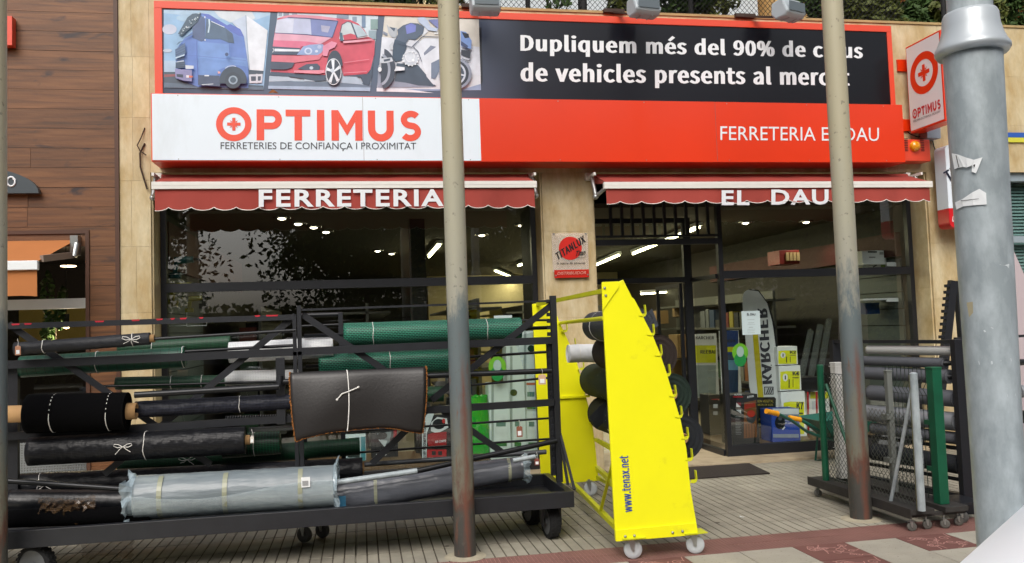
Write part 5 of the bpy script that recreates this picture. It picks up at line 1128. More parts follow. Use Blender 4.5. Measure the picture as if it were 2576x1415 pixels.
for x0, x1 in ((28,50),(60,80),(238,262),(330,352),(392,410),(428,440),(452,470),(500,512),(640,655),(668,700)):
    y0 = 819-(x0-22)*.0345 - 3
    paint.poly([W(x0,y0-2,YR-.017), W(x1,y0-2.6,YR-.017), W(x1-2,y0+1,YR-.017), W(x0+3,y0+2,YR-.017)])
paint.build('red_paint_marks', mat('red paint drip', '#b3182c', rough=.5), RK)
def post(px, ytop, ybot, w, Y=YR, d=.04, nm='upright'):
    a, b = W(px, ytop, Y), W(px, ybot, Y); x = W(px, (ytop+ybot)/2, Y).x; ww = size(w, a)
    f = MB(); f.box(x-ww/2, x+ww/2, Y-d/2, Y+d/2, b.z, a.z); return f.build(nm, M_black, RK)
post(744.5, 790, 1200, 9); post(756.5, 768, 1200, 10); post(706.5, 900, 1066, 21, Y=YR-.03)
post(1399, 743, 1212, 15); post(1387, 858, 1195, 13, Y=YR+.05); post(34, 912, 1260, 24, Y=YR+.06)
# slots on the inner right-hand post
for i in range(26):
    z = 1.78-i*.052; x = W(1399, 900, YR).x
    f = MB(); f.box(x-.055, x-.02, YR+.02, YR+.05, z, z+.03); f.build('slot_tooth', M_black, RK)
for a, b in (((22,815),(400,1076)), ((744,793),(404,1072)), ((760,790),(1075,1003)), ((1395,761),(1085,1006)), ((413,1088),(530,1168)), ((384,1091),(262,1192)), ((1100,1022),(1262,1136)), ((1075,1030),(935,1166))):
    rail(a, b, 16, Y=YR+.028, dy=.012, nm='brace')
# rear frame bits and thin rods across
YB_ = 6.86
for a, b, t_ in (((756,793),(862,790),12), ((800,1066+24),(1387,1051+0),6), ((770,1147),(1387,1103),6), ((1140,900),(1387,884),7), ((1150,972),(1387,949),6), ((756,820),(866,815),6), ((1300,806),(1392,804),6)):
    f = MB(); p, q_ = W(*a, YB_), W(*b, YB_); f.tube(p, q_, size(t_, p)/2, n=8); f.build('rod', M_rod, RK)
post(861, 786, 1190, 11, Y=YB_); post(762, 1085, 1190, 22, Y=YB_)
x_ = W(1411, 1140, YR).x
f = MB(); f.beam((x_, YR, .75), (x_+.01, TY0+.06, TZ1), .02, .012); f.build('brace', M_black, RK)
f = MB(); f.beam((x_, YR+.02, .75), (x_+.01, YR-.15, TZ1), .02, .012); f.build('brace', M_black, RK)
# wheels
def tyre(parent, c, r, w, yaw=0.):
    ax = Vector((math.cos(yaw), math.sin(yaw), 0)); c = Vector(c)
    w_ = thing('wheel', None, None, c); w_.parent = parent; w_.location = c-world_loc(parent)
    f = MB(); n = 28; prof = [(-.5,.80),(-.5,.93),(-.36,1.0),(0,1.03),(.36,1.0),(.5,.93),(.5,.80)]
    b_ = Vector((-ax.y, ax.x, 0)); vs = []
    for u, rr in prof:
        for k in range(n): an = 2*math.pi*k/n; vs.append(c + ax*(u*w) + (b_*math.cos(an)+Vector((0,0,1))*math.sin(an))*(r*rr*.97))
    f.add(vs, [(i*n+k, i*n+(k+1) % n, (i+1)*n+(k+1) % n, (i+1)*n+k) for i in range(len(prof)-1) for k in range(n)], 0, True)
    for k in range(22):     # tread blocks
        for s_ in (-.3, 0, .3):
            an = 2*math.pi*(k+(.5 if s_ == 0 else 0))/22; d_ = b_*math.cos(an)+Vector((0,0,1))*math.sin(an); e_ = -b_*math.sin(an)+Vector((0,0,1))*math.cos(an)
            p = c+ax*(s_*w)+d_*(r*.985); f.beam(p-ax*w*.11, p+ax*w*.11, r*.14, r*.06, up=d_)
    f.build('tyre', M_rubber, w_)
    f = MB(); f.tube(c-ax*w*.42, c+ax*w*.42, r*.79, n=24); f.tube(c-ax*w*.55, c+ax*w*.55, r*.18, n=10); f.build('rim', mat('grey rim', '#6b6e70', rough=.5), w_)
    return w_
def caster(parent, x, y, ztop, r, w, yaw, m_wheel, off=.3, nm='caster'):
    ax = Vector((math.cos(yaw), math.sin(yaw), 0)); bk = Vector((-ax.y, ax.x, 0))*off*r
    c = Vector((x, y, r))
    t = thing(nm, None, None, c); t.parent = parent; t.location = c-world_loc(parent)
    f = MB(); f.lathe([(r*.55,-w/2),(r*.92,-w/2),(r,-w*.3),(r,w*.3),(r*.92,w/2),(r*.55,w/2)], (0,0,0), 28, axis='x')
    rot = Matrix.Rotation(yaw, 3, 'Z'); f.v = [c+rot @ p for p in f.v]; f.build('wheel', m_wheel, t)
    f = MB(); f.tube(c-ax*w*.9, c+ax*w*.9, r*.13, n=8)
    for s_ in (-1, 1): f.prism([c+ax*s_*w*.75+v_ for v_ in (Vector((0,0,-r*.15))-bk*.3, Vector((0,0,-r*.1))+bk*.5, bk*1.6+Vector((0,0,r*1.15)), -bk*.6+Vector((0,0,r*1.15)))], ax*.004)
    f.box(c.x+bk.x*.6-w, c.x+bk.x*.6+w, c.y+bk.y*.6-w*.9, c.y+bk.y*.6+w*.9, r*2.12, r*2.2)
    f.tube((c.x+bk.x*.6,c.y+bk.y*.6,r*2.2), (c.x+bk.x*.6,c.y+bk.y*.6,ztop), r*.22, n=10)
    f.build('fork', M_chrome, t)
    return t
for x, y in ((1.385, 6.27), (1.33, 6.74)):
    w_ = tyre(RK, (x, y, .128), .128, .085, R(7 if y < 6.5 else 12))
    f = MB(); f.box(x-.075, x-.06, y-.045, y+.045, .10, TZ0-.005); f.box(x+.06, x+.075, y-.045, y+.045, .10, TZ0-.005); f.box(x-.075, x+.075, y-.05, y+.05, TZ0-.018, TZ0-.001); f.build('fork', M_black, w_)
M_wh = mat('worn caster wheel', '#4a4a48', rough=.6, var=.2)
caster(RK, -.46, 6.72, TZ0, .062, .03, R(62), M_wh); caster(RK, -.33, 6.83, TZ0, .062, .03, R(55), M_wh); caster(RK, 1.44, 6.86, TZ0, .055, .03, R(80), M_wh)
w_ = tyre(RK, (-2.17, 6.17, .128), .128, .085, R(70))

# ================================================================ ROLLS
def roll(name, label, a, b, dpx, Y, m, core=None, strings=(), bow=(), Y2=None, nseg=40, rough=0., sag=0., taper=1., group=None, cat='roll', ellipse=1., cstick=0., spiral=True, seed=0, flap=0.):
    """a, b: picture points of the axis ends, dpx: picture diameter at a; Y: distance"""
    p, q_ = W(*a, Y), W(*b, Y if Y2 is None else Y2); r = size(dpx/2, p)
    return roll3(name, label, p, q_, r, m, core, strings, bow, nseg, rough, sag, taper, group, cat, ellipse, cstick, spiral, seed, flap)
def roll3(name, label, p, q_, r, m, core=None, strings=(), bow=(), nseg=40, rough=0., sag=0., taper=1., group=None, cat='roll', ellipse=1., cstick=0., spiral=True, seed=0, flap=0.):
    rr = random.Random(seed+int(abs(p.x)*1000)); p, q_ = Vector(p), Vector(q_)
    t = thing(name, label, cat, (p+q_)/2-Vector((0,0,r)), group)
    d = (q_-p); L = d.length; d.normalize(); s_ = d.cross(Vector((0,0,1))).normalized(); u = s_.cross(d).normalized()
    n = 32; vs = []; uv = []
    ph = [rr.uniform(0, 6.28) for _ in range(8)]
    def surf(f_, an):
        x = f_*L
        R_ = r*(1+(taper-1)*f_)
        w = rough*(math.sin(x*9+ph[0])*.4*math.cos(an*2+ph[1]) + math.sin(x*31+an*3+ph[2])*.35 + math.sin(x*67+an*5+ph[3])*.25 + rr.uniform(-.3, .3))
        # the outer lap of the sheet ends in a small step
        lap = .035*(an/(2*math.pi)) if flap >= 0 else 0
        R2 = R_*(1+w+lap-.02)
        return p + d*x + s_*(R2*math.cos(an+ph[4])) + u*(R2*ellipse*math.sin(an+ph[4])) - Vector((0,0,1))*(sag*4*f_*(1-f_))
    for i in range(nseg+1):
        for k in range(n+1):
            an = 2*math.pi*k/n; vs.append(surf(i/nseg, an)); uv.append((i/nseg*L, an*r))
    mb = MB(); m1 = n+1
    mb.add(vs, [(i*m1+k, (i+1)*m1+k, (i+1)*m1+k+1, i*m1+k+1) for i in range(nseg) for k in range(n)], 0, True)
    # end faces: wound edge as concentric steps down to the core
    rc = core[0] if core else r*.25
    for e, base in ((0, 0), (1, nseg*m1)):
        c = p+d*(L*e) - Vector((0,0,0)); rings = 7; o0 = len(mb.v)
        ring = [base+k for k in range(n)]
        prev = ring; sg = -1 if e == 0 else 1
        for j in range(1, rings+1):
            f_ = 1-j/rings*(1-rc/(r*(taper if e else 1))); dep = -.004*(j % 2) - .002*j*0
            k0 = len(mb.v)
            for k in range(n):
                v = vs[base+k]; mb.v.append(c + (v-c)*f_ + d*sg*(dep)); uv.append((j*.01, k*.01))
            cur = list(range(k0, k0+n))
            for k in range(n): mb.f.append([prev[k], prev[(k+1) % n], cur[(k+1) % n], cur[k]]); mb.m.append(0)
            prev = cur
        if not core: mb.f.append(prev[:]); mb.m.append(0)
    mb.build('rolled_sheet', m, t, uvs=uv)
    if core:
        rc, mc, e0, e1 = core[:4]; f = MB(); nn = 20; ri = rc*.78
        A0, A1 = p-d*e0, q_+d*e1; vv = []
        for c, rad in ((A0, ri), (A0, rc), (A1, rc), (A1, ri)): vv += [c + s_*rad*math.cos(2*math.pi*k/nn)+u*rad*math.sin(2*math.pi*k/nn) for k in range(nn)]
        f.add(vv, [(j*nn+k, j*nn+(k+1) % nn, ((j+1) % 4)*nn+(k+1) % nn, ((j+1) % 4)*nn+k) for j in range(4) for k in range(nn)], 0, True)
        f.build('core_tube', mc, t)
    for sfrac in strings:
        f = MB(); f.path([surf(sfrac+.002*math.sin(k), 2*math.pi*k/24-ph[4])*1.0 + ((surf(sfrac, 2*math.pi*k/24-ph[4])-(p+d*L*sfrac)).normalized()*.003) for k in range(24)], .0028, 4, closed=True)
        f.build('string', M_string, t)
    for sfrac in bow:
        c = p+d*L*sfrac + Vector((0,-1,0))*(r+.006) + Vector((0,0,r*.1)) - Vector((0,0,1))*(sag*4*sfrac*(1-sfrac))
        f = MB()
        for s2 in (-1, 1):
            pts = [c + Vector((s2*w_, -.006, h_)) for w_, h_ in ((0,0),(.03,.018),(.055,.022),(.06,.008),(.035,-.004),(0,0))]
            f.path(pts, .0028, 4)
            f.path([c, c+Vector((s2*.02,-.008,-.015)), c+Vector((s2*.05,-.006,-.02-rr.uniform(0,.03)))], .0025, 4)
        f.build('bow', M_string, t)
    return t
M_shade = net_mat('black shade net', '#0a0b0e', '#1f2229', .012, .006, mortar=.3, rough=.55, bump=.8, wr=.4)
M_gmesh = net_mat('green plastic mesh', '#0f5440', '#07281e', .06, .010, mortar=.25, rough=.4, bump=.6, offset=0)
M_dgreen = net_mat('dark green net', '#06301c', '#0d4a2b', .03, .012, mortar=.2, rough=.5, bump=.5, offset=0)
M_hex = net_mat('green hexagon wire', '#0a3a2d', '#3f9d7e', .026, .014, mortar=.15, rough=.5, bump=.9)
M_wmesh = net_mat('white mesh sheet', '#d3d7d8', '#f0f2f2', .012, .012, mortar=.3, rough=.5, bump=.5, offset=0)
M_felt = mat('black felt', '#040405', rough=1., spec=.1, bump=.2, bscale=80)
M_poly = mat('black polythene', '#101216', rough=.33, var=.15, bump=.35, bscale=22, spec=.6, stretch=(3,1,1))
M_weave = net_mat('black woven ground cover', '#0c0d11', '#1e2027', .10, .012, mortar=.06, rough=.42, spec=.3, bump=.5, offset=0, wr=.5)
M_netb = net_mat('black raffia net', '#0d0e13', '#262936', .010, .02, mortar=.3, rough=.5, spec=.3, bump=1., wr=.6, offset=0)
core_c = lambda r_, e0=.0, e1=.03: (r_, M_card, e0, e1)
MPR = (M_rod)
roll('shade_net_roll', 'thin black shade netting roll tied with a white bow, top left of the rack', (38,877), (378,851), 32, 6.36, M_shade, core=(.028, M_card, 0, .03), strings=(.21,.87), bow=(.87,), rough=.035, seed=1)
roll('green_mesh_roll', 'light green plastic mesh roll behind the left half of the upper rail', (53,922), (466,897), 54, 6.56, M_gmesh, core=(.02, M_rod, .0, .0), strings=(.46,.99), rough=.012, seed=2)
roll('dark_green_net_roll', 'dark green net roll behind the light green mesh roll', (300,878), (580,862), 40, 6.80, M_dgreen, core=(.02, M_rod, 0, 0), strings=(.3,), rough=.01, seed=3)
roll('white_sheet_roll', 'white perforated sheet roll with yellow tags behind the upper rail', (577,886), (838,872), 52, 6.66, M_wmesh, core=(.02, M_rod, 0, 0), rough=.01, seed=4)
roll('green_net_roll', 'dark green fine net roll under the upper rail, left of a white one', (292,964), (568,958), 32, 6.70, M_dgreen, core=(.018, M_rod, 0, 0), strings=(.5,.78), rough=.015, seed=5)
roll('white_mesh_roll', 'white square mesh roll left of the draped brown mat', (568,951), (760,947), 38, 6.66, M_wmesh, core=(.02, M_rod, 0, 0), rough=.01, seed=6)
roll('felt_roll', 'thick matt black felt roll on a wide cardboard tube', (71,1040), (321,1034), 98, 6.34, M_felt, core=(size(21, W(200,1010,6.34)), M_card, .25, .06), strings=(.27,.83), rough=.006, ellipse=1.0, seed=7)
roll('raffia_net_roll', 'glittering dark raffia net roll right of the cardboard tube', (341,1030), (760,1008), 42, 6.44, M_netb, strings=(.62,), rough=.05, seed=8)
roll('ladder_mesh_roll', 'white ladder patterned mesh strip roll above the lower rail', (568,1056), (740,1050), 20, 6.56, net_mat('ladder mesh', '#2d3032', '#d5d8d8', .018, .05, mortar=.12, rough=.5, bump=.3, offset=0), seed=9)
roll('polythene_roll', 'large creased black polythene roll with a white bow below the lower rail', (75,1135), (618,1106), 72, 6.40, M_weave, core=(.035, M_card, 0, .03), strings=(.53,), bow=(.44,), rough=.012, seed=10)
roll('green_grid_roll', 'dark green coarse grid roll beside the large polythene roll', (560,1122), (706,1112), 60, 6.72, net_mat('green grid', '#051d12', '#11603d', .022, .014, mortar=.14, rough=.4, bump=.8, offset=0), strings=(.55,), rough=.02, seed=11)
roll('long_black_net_roll', 'long dark green net roll low behind the tray, tied with white string', (300,1168), (905,1122), 46, 6.86, M_dgreen, strings=(.35,), bow=(.28,), rough=.02, seed=31)
roll('silver_tube_roll', 'thin silvery mesh roll below the lower rail, left of the brown mat', (626,1081), (770,1074), 12, 6.6, net_mat('silver mesh', '#73777a', '#b9bdbf', .008, .008, mortar=.2, rough=.35, bump=.4), seed=12)
roll('ground_cover_roll', 'long black woven ground cover roll lying high in the tray, tied with a bow', (30,1222), (912,1178), 60, 6.62, M_weave, core=(.045, M_card, 0, .012), strings=(.08,.82), bow=(.82,.1), rough=.012, Y2=6.62, seed=13)
roll('black_film_roll', 'smooth black film roll at the front left of the tray', (24,1262), (420,1262), 62, 6.42, M_poly, rough=.02, seed=14)
roll('tray_felt_roll', 'dull black roll lowest at the left of the tray', (24,1305), (380,1292), 44, 6.22, M_felt, rough=.02, seed=15)
roll('hexagon_wire_roll', 'large green hexagon wire roll, highest on the right half of the rack', (865,841), (1309,826), 58, 6.62, M_hex, core=(.015, M_rod, .3, .3), strings=(.16,.80), rough=.008, seed=16)
roll('wire_netting_roll', 'green hexagon wire roll behind the draped brown mat', (803,920), (1140,905), 62, 6.70, M_hex, core=(.015, M_rod, .1, .1), strings=(.52,), rough=.02, seed=17)
roll('fine_net_roll', 'small dark green net roll peeping out right of the brown mat', (1000,995), (1115,990), 40, 6.74, M_dgreen, rough=.04, seed=18)
# rods and pipes carrying the rolls
def pipe(a, b, tpx, Y, Y2=None, m_=M_rod, tb=None, nm='carrying_pipe', parent=RK):
    p, q_ = W(*a, Y), W(*b, Y if Y2 is None else Y2); f = MB(); f.tube(p, q_, size(tpx/2, p), size((tb or tpx)/2, q_), n=14); return f.build(nm, m_, parent)
pipe((388,852), (744,830), 8, 6.36); pipe((466,884), (744,868), 8, 6.52); pipe((240,972), (735,958), 6, 6.6); pipe((339,993), (702,972), 16, 6.34)
pipe((702,972), (706,944), 14, 6.36, m_=M_black, nm='pipe_bracket'); pipe((560,881), (745,868), 7, 6.60)
pipe((705,960), (1387,932), 14, 6.38)
pipe((917,1168), (1374,1136), 12, 6.62, m_=mat('grey pipe', '#4a4d50', rough=.4, metal=.4, var=.2))
def loose(name, label, segs, cat='pipe'):
    t = None
    for nm, a, b, tpx, Y, Y2, m_ in segs:
        p, q_ = W(*a, Y), W(*b, Y2)
        if t is None: t = thing(name, label, cat, p)
        f = MB(); f.tube(p, q_, size(tpx/2, p), n=14); f.build(nm, m_, t)
    return t
loose('long_pipe', 'long half silver, half black pipe sticking out of the wrapped roll', [('silver_part', (840,1214), (1049,1184), 15, 6.22, 6.28, M_galv), ('black_part', (1049,1184), (1400,1108), 14, 6.28, 6.40, M_rod)])
loose('black_pipe', 'black pipe lying slanted over the rolls at the left end of the tray', [('tube', (-40,1205), (350,1232), 14, 6.24, 6.20, M_rod)])
loose('short_pipe', 'short silvery pipe end sticking out of the grey wrapped roll', [('tube', (1290,1158), (1346,1148), 12, 6.3, 6.32, M_galv)])
# wrapped rolls in the tray
M_wrapm = mat('bluish film wrap', '#707a7f', rough=.36, var=.06, bump=1., bscale=8, spec=.45, coat=.12, stretch=(.5,2.5,2.5), c2='#9aa3a2', c2scale=2.5)
M_film = mat('loose clear film', '#c3d3d8', rough=.12, alpha=.35, spec=.9, bump=.8, bscale=14)
M_tapeb = mat('parcel tape', '#8f927c', rough=.35)
wr = roll('wrapped_roll', 'thick roll wrapped in bluish translucent film, front left in the tray', (345,1252), (840,1222), 108, 6.26, M_wrapm, rough=.016, ellipse=1.02, nseg=80, taper=.98, seed=21)
def wrapfan(parent, c, r0_, r1_, dx, seed, m_):
    rr = random.Random(seed); f = MB(); n = 30; vs = []
    for i in range(4):
        for k in range(n):
            an = 2*math.pi*k/n; u = i/3; rad = r0_+(r1_-r0_)*u
            rad *= 1+.22*u*math.sin(an*7+seed)+.14*u*rr.uniform(-1, 1)
            vs.append(Vector(c)+Vector((dx*u*(1+.35*rr.uniform(-1, 1)), rad*math.cos(an), rad*math.sin(an))))
    f.add(vs, [(i*n+k, i*n+(k+1) % n, (i+1)*n+(k+1) % n, (i+1)*n+k) for i in range(3) for k in range(n)], 0, False)
    return f.build('loose_film_end', m_, parent)
M_film2 = mat('crinkled film', '#a9bbc4', rough=.18, alpha=.62, spec=.9, bump=.9, bscale=20)
pa, pb = W(345,1250,6.26), W(840,1222,6.26)
wrapfan(wr, pa, size(52, pa), size(60, pa), -.06, 3, M_film2); wrapfan(wr, pb, size(52, pb), size(63, pb), .035, 5, M_film2)
f = MB(); n = 26; vs = []          # second lap of film hanging over the front of the roll
for i in range(n+1):
    u = i/n; x = pa.x+(pb.x-pa.x)*u
    zt = pa.z-.01+(pb.z-pa.z)*u + (.0 if u < .35 else -.05*math.sin((u-.35)/.65*math.pi))
    for j in range(5):
        a_ = R(168 + j*24); rr_ = size(57, pa)*(1.0+.02*math.sin(i*2.3+j*1.7))
        a_ = a_ + (.25*math.sin(u*5) if j == 0 else 0)
        vs.append((x, 6.26+rr_*math.cos(a_), pa.z+(pb.z-pa.z)*u+rr_*math.sin(a_)))
f.add(vs, [(i*5+j, i*5+j+1, (i+1)*5+j+1, (i+1)*5+j) for i in range(n) for j in range(4)], 0, True); f.build('film_lap', M_film, wr)
for fr in (.13, .45, .83):
    f = MB(); x = pa.x+(pb.x-pa.x)*fr; c = pa+(pb-pa)*fr; rr_ = size(56, pa)
    pts = [(c.y+rr_*math.cos(R(a_)), c.z+rr_*math.sin(R(a_))) for a_ in range(110, 285, 12)]
    f.add([(x+s_*.016, y, z) for y, z in pts for s_ in (-1, 1)], [(2*i, 2*i+1, 2*i+3, 2*i+2) for i in range(len(pts)-1)]); f.build('parcel_tape', M_tapeb, wr)
c = pa+(pb-pa)*.86; f = MB(); f.box(c.x-.03, c.x+.03, 6.26-size(55,pa)-.004, 6.26-size(55,pa)-.003, c.z+.03, c.z+.10); lbo = f.build('barcode_label', M_paper, wr)
f = MB()
for i in range(7): f.box(c.x-.022+i*.006, c.x-.019+i*.006, 6.26-size(55,pa)-.0055, 6.26-size(55,pa)-.0048, c.z+.04, c.z+.075)
f.build('barcode', M_dark, lbo)
M_grey = mat('grey film wrap', '#5e6168', rough=.24, var=.06, bump=.5, bscale=8, spec=.6, coat=.2, stretch=(1,3,3), c2='#6f727a', c2scale=2)
gw = roll('grey_wrapped_roll', 'tapering grey film wrapped roll leaning across the right half of the tray', (800,1258), (1312,1176), 92, 6.42, M_grey, rough=.015, taper=.66, nseg=80, strings=(), Y2=6.5, seed=22)
pa2, pb2 = W(800,1258,6.42), W(1312,1176,6.5)
wrapfan(gw, pb2, size(30, pb2), size(34, pb2), .05, 8, M_film2)
for fr in (.27, .93):
    c = pa2+(pb2-pa2)*fr; rr_ = size(46, pa2)*(1-.34*fr)*1.02; f = MB()
    pts = [(c.y+rr_*math.cos(R(a_)), c.z+rr_*math.sin(R(a_))) for a_ in range(100, 290, 12)]
    f.add([(c.x+s_*.012, y, z) for y, z in pts for s_ in (-1, 1)], [(2*i, 2*i+1, 2*i+3, 2*i+2) for i in range(len(pts)-1)]); f.build('parcel_tape', M_tapeb, gw)
f = MB(); f.box(*[v for v in (W(852,1262,6.2).x, W(870,1262,6.2).x, 6.2, 6.206)], W(852,1280,6.2).z, W(852,1248,6.2).z)
tag(f.build('blue_tag', mat('blue tag', '#28607c', rough=.5)), 'small blue tag hanging at the end of the bluish wrapped roll', 'tag')
# amber plastic film spilling from the tray
fr_ = random.Random(4)
def crumple(name, label, px0, px1, y0, y1, Y, m_, amp=.03):
    f = MB(); nx, nz = 16, 10; vs = []
    for i in range(nx+1):
        for j in range(nz+1):
            x = px0+(px1-px0)*i/nx; y = y0+(y1-y0)*j/nz
            if 0 < i < nx: y += fr_.uniform(-5, 5) if j in (0, nz) else 0
            p = W(x, y, Y); p.y += amp*fr_.uniform(-1, 1); p.x += .01*fr_.uniform(-1, 1); vs.append(p)
    f.add(vs, [(i*(nz+1)+j, i*(nz+1)+j+1, (i+1)*(nz+1)+j+1, (i+1)*(nz+1)+j) for i in range(nx) for j in range(nz)])
    return tag(f.build(name, m_), label, 'plastic film')
M_amb = mat('amber film', '#6a5238', rough=.2, alpha=.38, spec=.8, bump=.6, bscale=12)
crumple('plastic_film', 'crumpled amber plastic film at the front left of the tray', 100, 240, 1250, 1318, 6.19, M_amb)
crumple('plastic_film', 'crumpled amber plastic film hanging below the front beam of the tray', 205, 335, 1340, 1400, 6.3, M_amb)
# ---- the brown coir mat draped over its pipe
mtg = thing('coir_mat', 'dark brown rubber backed coir mat draped over a pipe and tied with white string', 'mat', (.05, 6.33, .7))
ym = 6.33
tl, tr2 = W(731,936,ym), W(1070,921,ym)
f = MB(); NX, NS = 40, 16; vs = []; uvm = []
bottoms = [(745,1110),(762,1103),(790,1096),(830,1087),(870,1083),(920,1078),(965,1075),(1000,1078),(1030,1085),(1062,1089)]
for i in range(NX+1):
    u = i/NX; k = u*(len(bottoms)-1); k0 = min(int(k), len(bottoms)-2); fr = k-k0
    bxp = bottoms[k0][0]+(bottoms[k0+1][0]-bottoms[k0][0])*fr; byp = bottoms[k0][1]+(bottoms[k0+1][1]-bottoms[k0][1])*fr
    T = tl+(tr2-tl)*u; B = W(bxp, byp, ym-.09)
    side = 1.0
    for j in range(NS+1):
        s_ = j/NS
        if s_ < .25:      # over the pipe
            a_ = R(-20 + s_/.25*110); y = ym+.045*math.cos(a_)*1.0; z = T.z-.055+.055*math.sin(a_) ; x = T.x
            y = ym + .05*math.cos(R(20+ (s_/.25)*110)); z = T.z-.05+.05*math.sin(R(20+(s_/.25)*110))
        else:
            v_ = (s_-.25)/.75; st_ = R(130)
            y0 = ym+.05*math.cos(st_); z0 = T.z-.05+.05*math.sin(st_)
            bul = math.sin(v_*math.pi)*.012
            y = y0+(B.y-y0)*v_**.7 - bul; z = z0+(B.z-z0)*v_; x = T.x+(B.x-T.x)*v_**2.0
        y += .006*math.sin(u*9+s_*3)
        vs.append(Vector((x, y, z)))
m1 = NS+1
f.add(vs, [(i*m1+j, i*m1+j+1, (i+1)*m1+j+1, (i+1)*m1+j) for i in range(NX) for j in range(NS)], 0, True)
mo = f.build('rubber_sheet', mat('brown rubber back', '#1d1a19', rough=.40, var=.08, vscale=2.5, bump=.1, bscale=60), mtg)
sd = mo.modifiers.new('thick', 'SOLIDIFY'); sd.thickness = .008; sd.offset = -1
back = MB(); vb = []
for i in range(13):
    u = i/12; T = tl+(tr2-tl)*u
    for j in range(6):
        vb.append(Vector((T.x, ym+.05*math.cos(R(15))+.01*j, T.z-.04-.07*j)))
back.add(vb, [(i*6+j, i*6+j+1, (i+1)*6+j+1, (i+1)*6+j) for i in range(12) for j in range(5)], 0, True); back.build('rear_flap', M_dark, mtg)
M_coir = mat('coir fibre', '#8a5826', rough=.95, var=.35, vscale=60, bump=.6, bscale=150)
for e in (0, NX):
    f = MB(); rr = random.Random(e)
    for j in range(3, NS):
        a_, b_ = vs[e*m1+j], vs[e*m1+j+1]
        for q_ in range(7):
            c = a_+(b_-a_)*(q_/7); sgn = -1 if e == 0 else 1
            f.beam(c+Vector((sgn*.001, .012, 0)), c+Vector((sgn*rr.uniform(.002,.010), rr.uniform(.0,.014), rr.uniform(-.008,.008))), .010, .010)
    o = f.build('coir_edge', M_coir, mtg); o['kind'] = 'stuff'
f = MB(); rr = random.Random(9)
for i in range(NX):
    a_, b_ = vs[i*m1+NS], vs[(i+1)*m1+NS]
    for q_ in range(4):
        c = a_+(b_-a_)*(q_/4); f.beam(c+Vector((0,.008,.004)), c+Vector((rr.uniform(-.004,.004), rr.uniform(0,.01), -rr.uniform(.002,.007))), .007, .007)
o = f.build('coir_edge', M_coir, mtg); o['kind'] = 'stuff'
sx_ = [vs[int(NX*.42)*m1+j] + Vector((j*.0035, -.006, 0)) for j in range(3, NS+1)]
f = MB(); f.path(sx_, .0045, 5); f.build('string', M_string, mtg)
c = sx_[5]; f = MB(); f.path([c+Vector((-.085,-.006,-.055)), c+Vector((-.05,-.01,-.015)), c+Vector((0,-.008,0)), c+Vector((.07,-.008,.028))], .0045, 5); f.sphere(c+Vector((-.085,-.006,-.055)), .009, n=8); f.sphere(c+Vector((.07,-.008,.028)), .008, n=8); f.build('string_knot', M_string, mtg)
# price tags on strings
def ptag(px, py, w, h, Y, label, c_='#b07f62'):
    a, b = W(px-w/2, py+h/2, Y), W(px+w/2, py-h/2, Y); t = thing('price_tag', label, 'tag', a)
    f = MB(); f.add([(a.x,Y,a.z),(b.x,Y,a.z),(b.x,Y,b.z),((a.x+b.x)/2,Y,b.z+.01),(a.x,Y,b.z)], [(0,1,2,3,4)]); f.build('card', mat('tag '+c_, c_, rough=.8), t)
    f = MB(); f.box(a.x+.2*(b.x-a.x), b.x-.2*(b.x-a.x), Y-.002, Y-.001, a.z+.15*(b.z-a.z), a.z+.6*(b.z-a.z)); f.build('sticker', M_paper, t)
    f = MB(); f.path([((a.x+b.x)/2,Y,b.z), ((a.x+b.x)/2+.004,Y-.004,b.z+.03), ((a.x+b.x)/2-.002,Y,b.z+.055)], .0015, 4); f.build('loop', M_string, t)
ptag(45, 882, 14, 22, 6.3, 'brown price tag hanging at the left end of the shade net roll')
ptag(1364, 955, 18, 24, 6.3, 'pale price tag hanging from the mat pipe at the right rack post', '#c9a78c')
ptag(634, 1106, 9, 16, 6.3, 'white price tag on the core of the large polythene roll', '#cfcac0')
ptag(1307, 1086, 14, 26, 6.42, 'brown price tag hanging before the white cartons', '#8c5640')
ptag(1351, 1162, 12, 16, 6.25, 'reddish tag at the end of the short silvery pipe', '#7c3f36')

# white perforated panel seen low behind the left end of the rack
pp = thing('perforated_panel', 'white perforated panel standing low behind the left end of the rack', 'panel', W(60, 1190, 7.3))
f = MB(); a, b = W(15, 1230, 7.3), W(215, 1105, 7.3); x = a.x
while x < b.x: f.box(x, x+.012, 7.3, 7.306, a.z, b.z); x += .02
z = a.z
while z < b.z: f.box(a.x, b.x, 7.298, 7.304, z, z+.010); z += .02
o = f.build('grid', mat('dull white plastic', '#7d807f', rough=.7), pp); o['kind'] = 'stuff'
f = MB(); f.tube(a+Vector((0,.03,0)), (a.x, 7.33, .0), .012, n=6); f.build('foot', M_black, pp)
# dry leaf caught on top of the light box
lf = W(687, 233, 8.5); f = MB(); f.add([lf+Vector(v) for v in ((-.05,0,-.008),(-.02,-.01,.02),(0,.0,.035),(.03,-.01,.015),(.055,0,-.006),(0,-.02,-.004))], [(0,1,2,5),(2,3,4,5)])
tag(f.build('dry_leaf', mat('dry leaf', '#7a4a26', rough=.9)), 'dry brown leaf lying on the white sign below the truck picture', 'leaf')
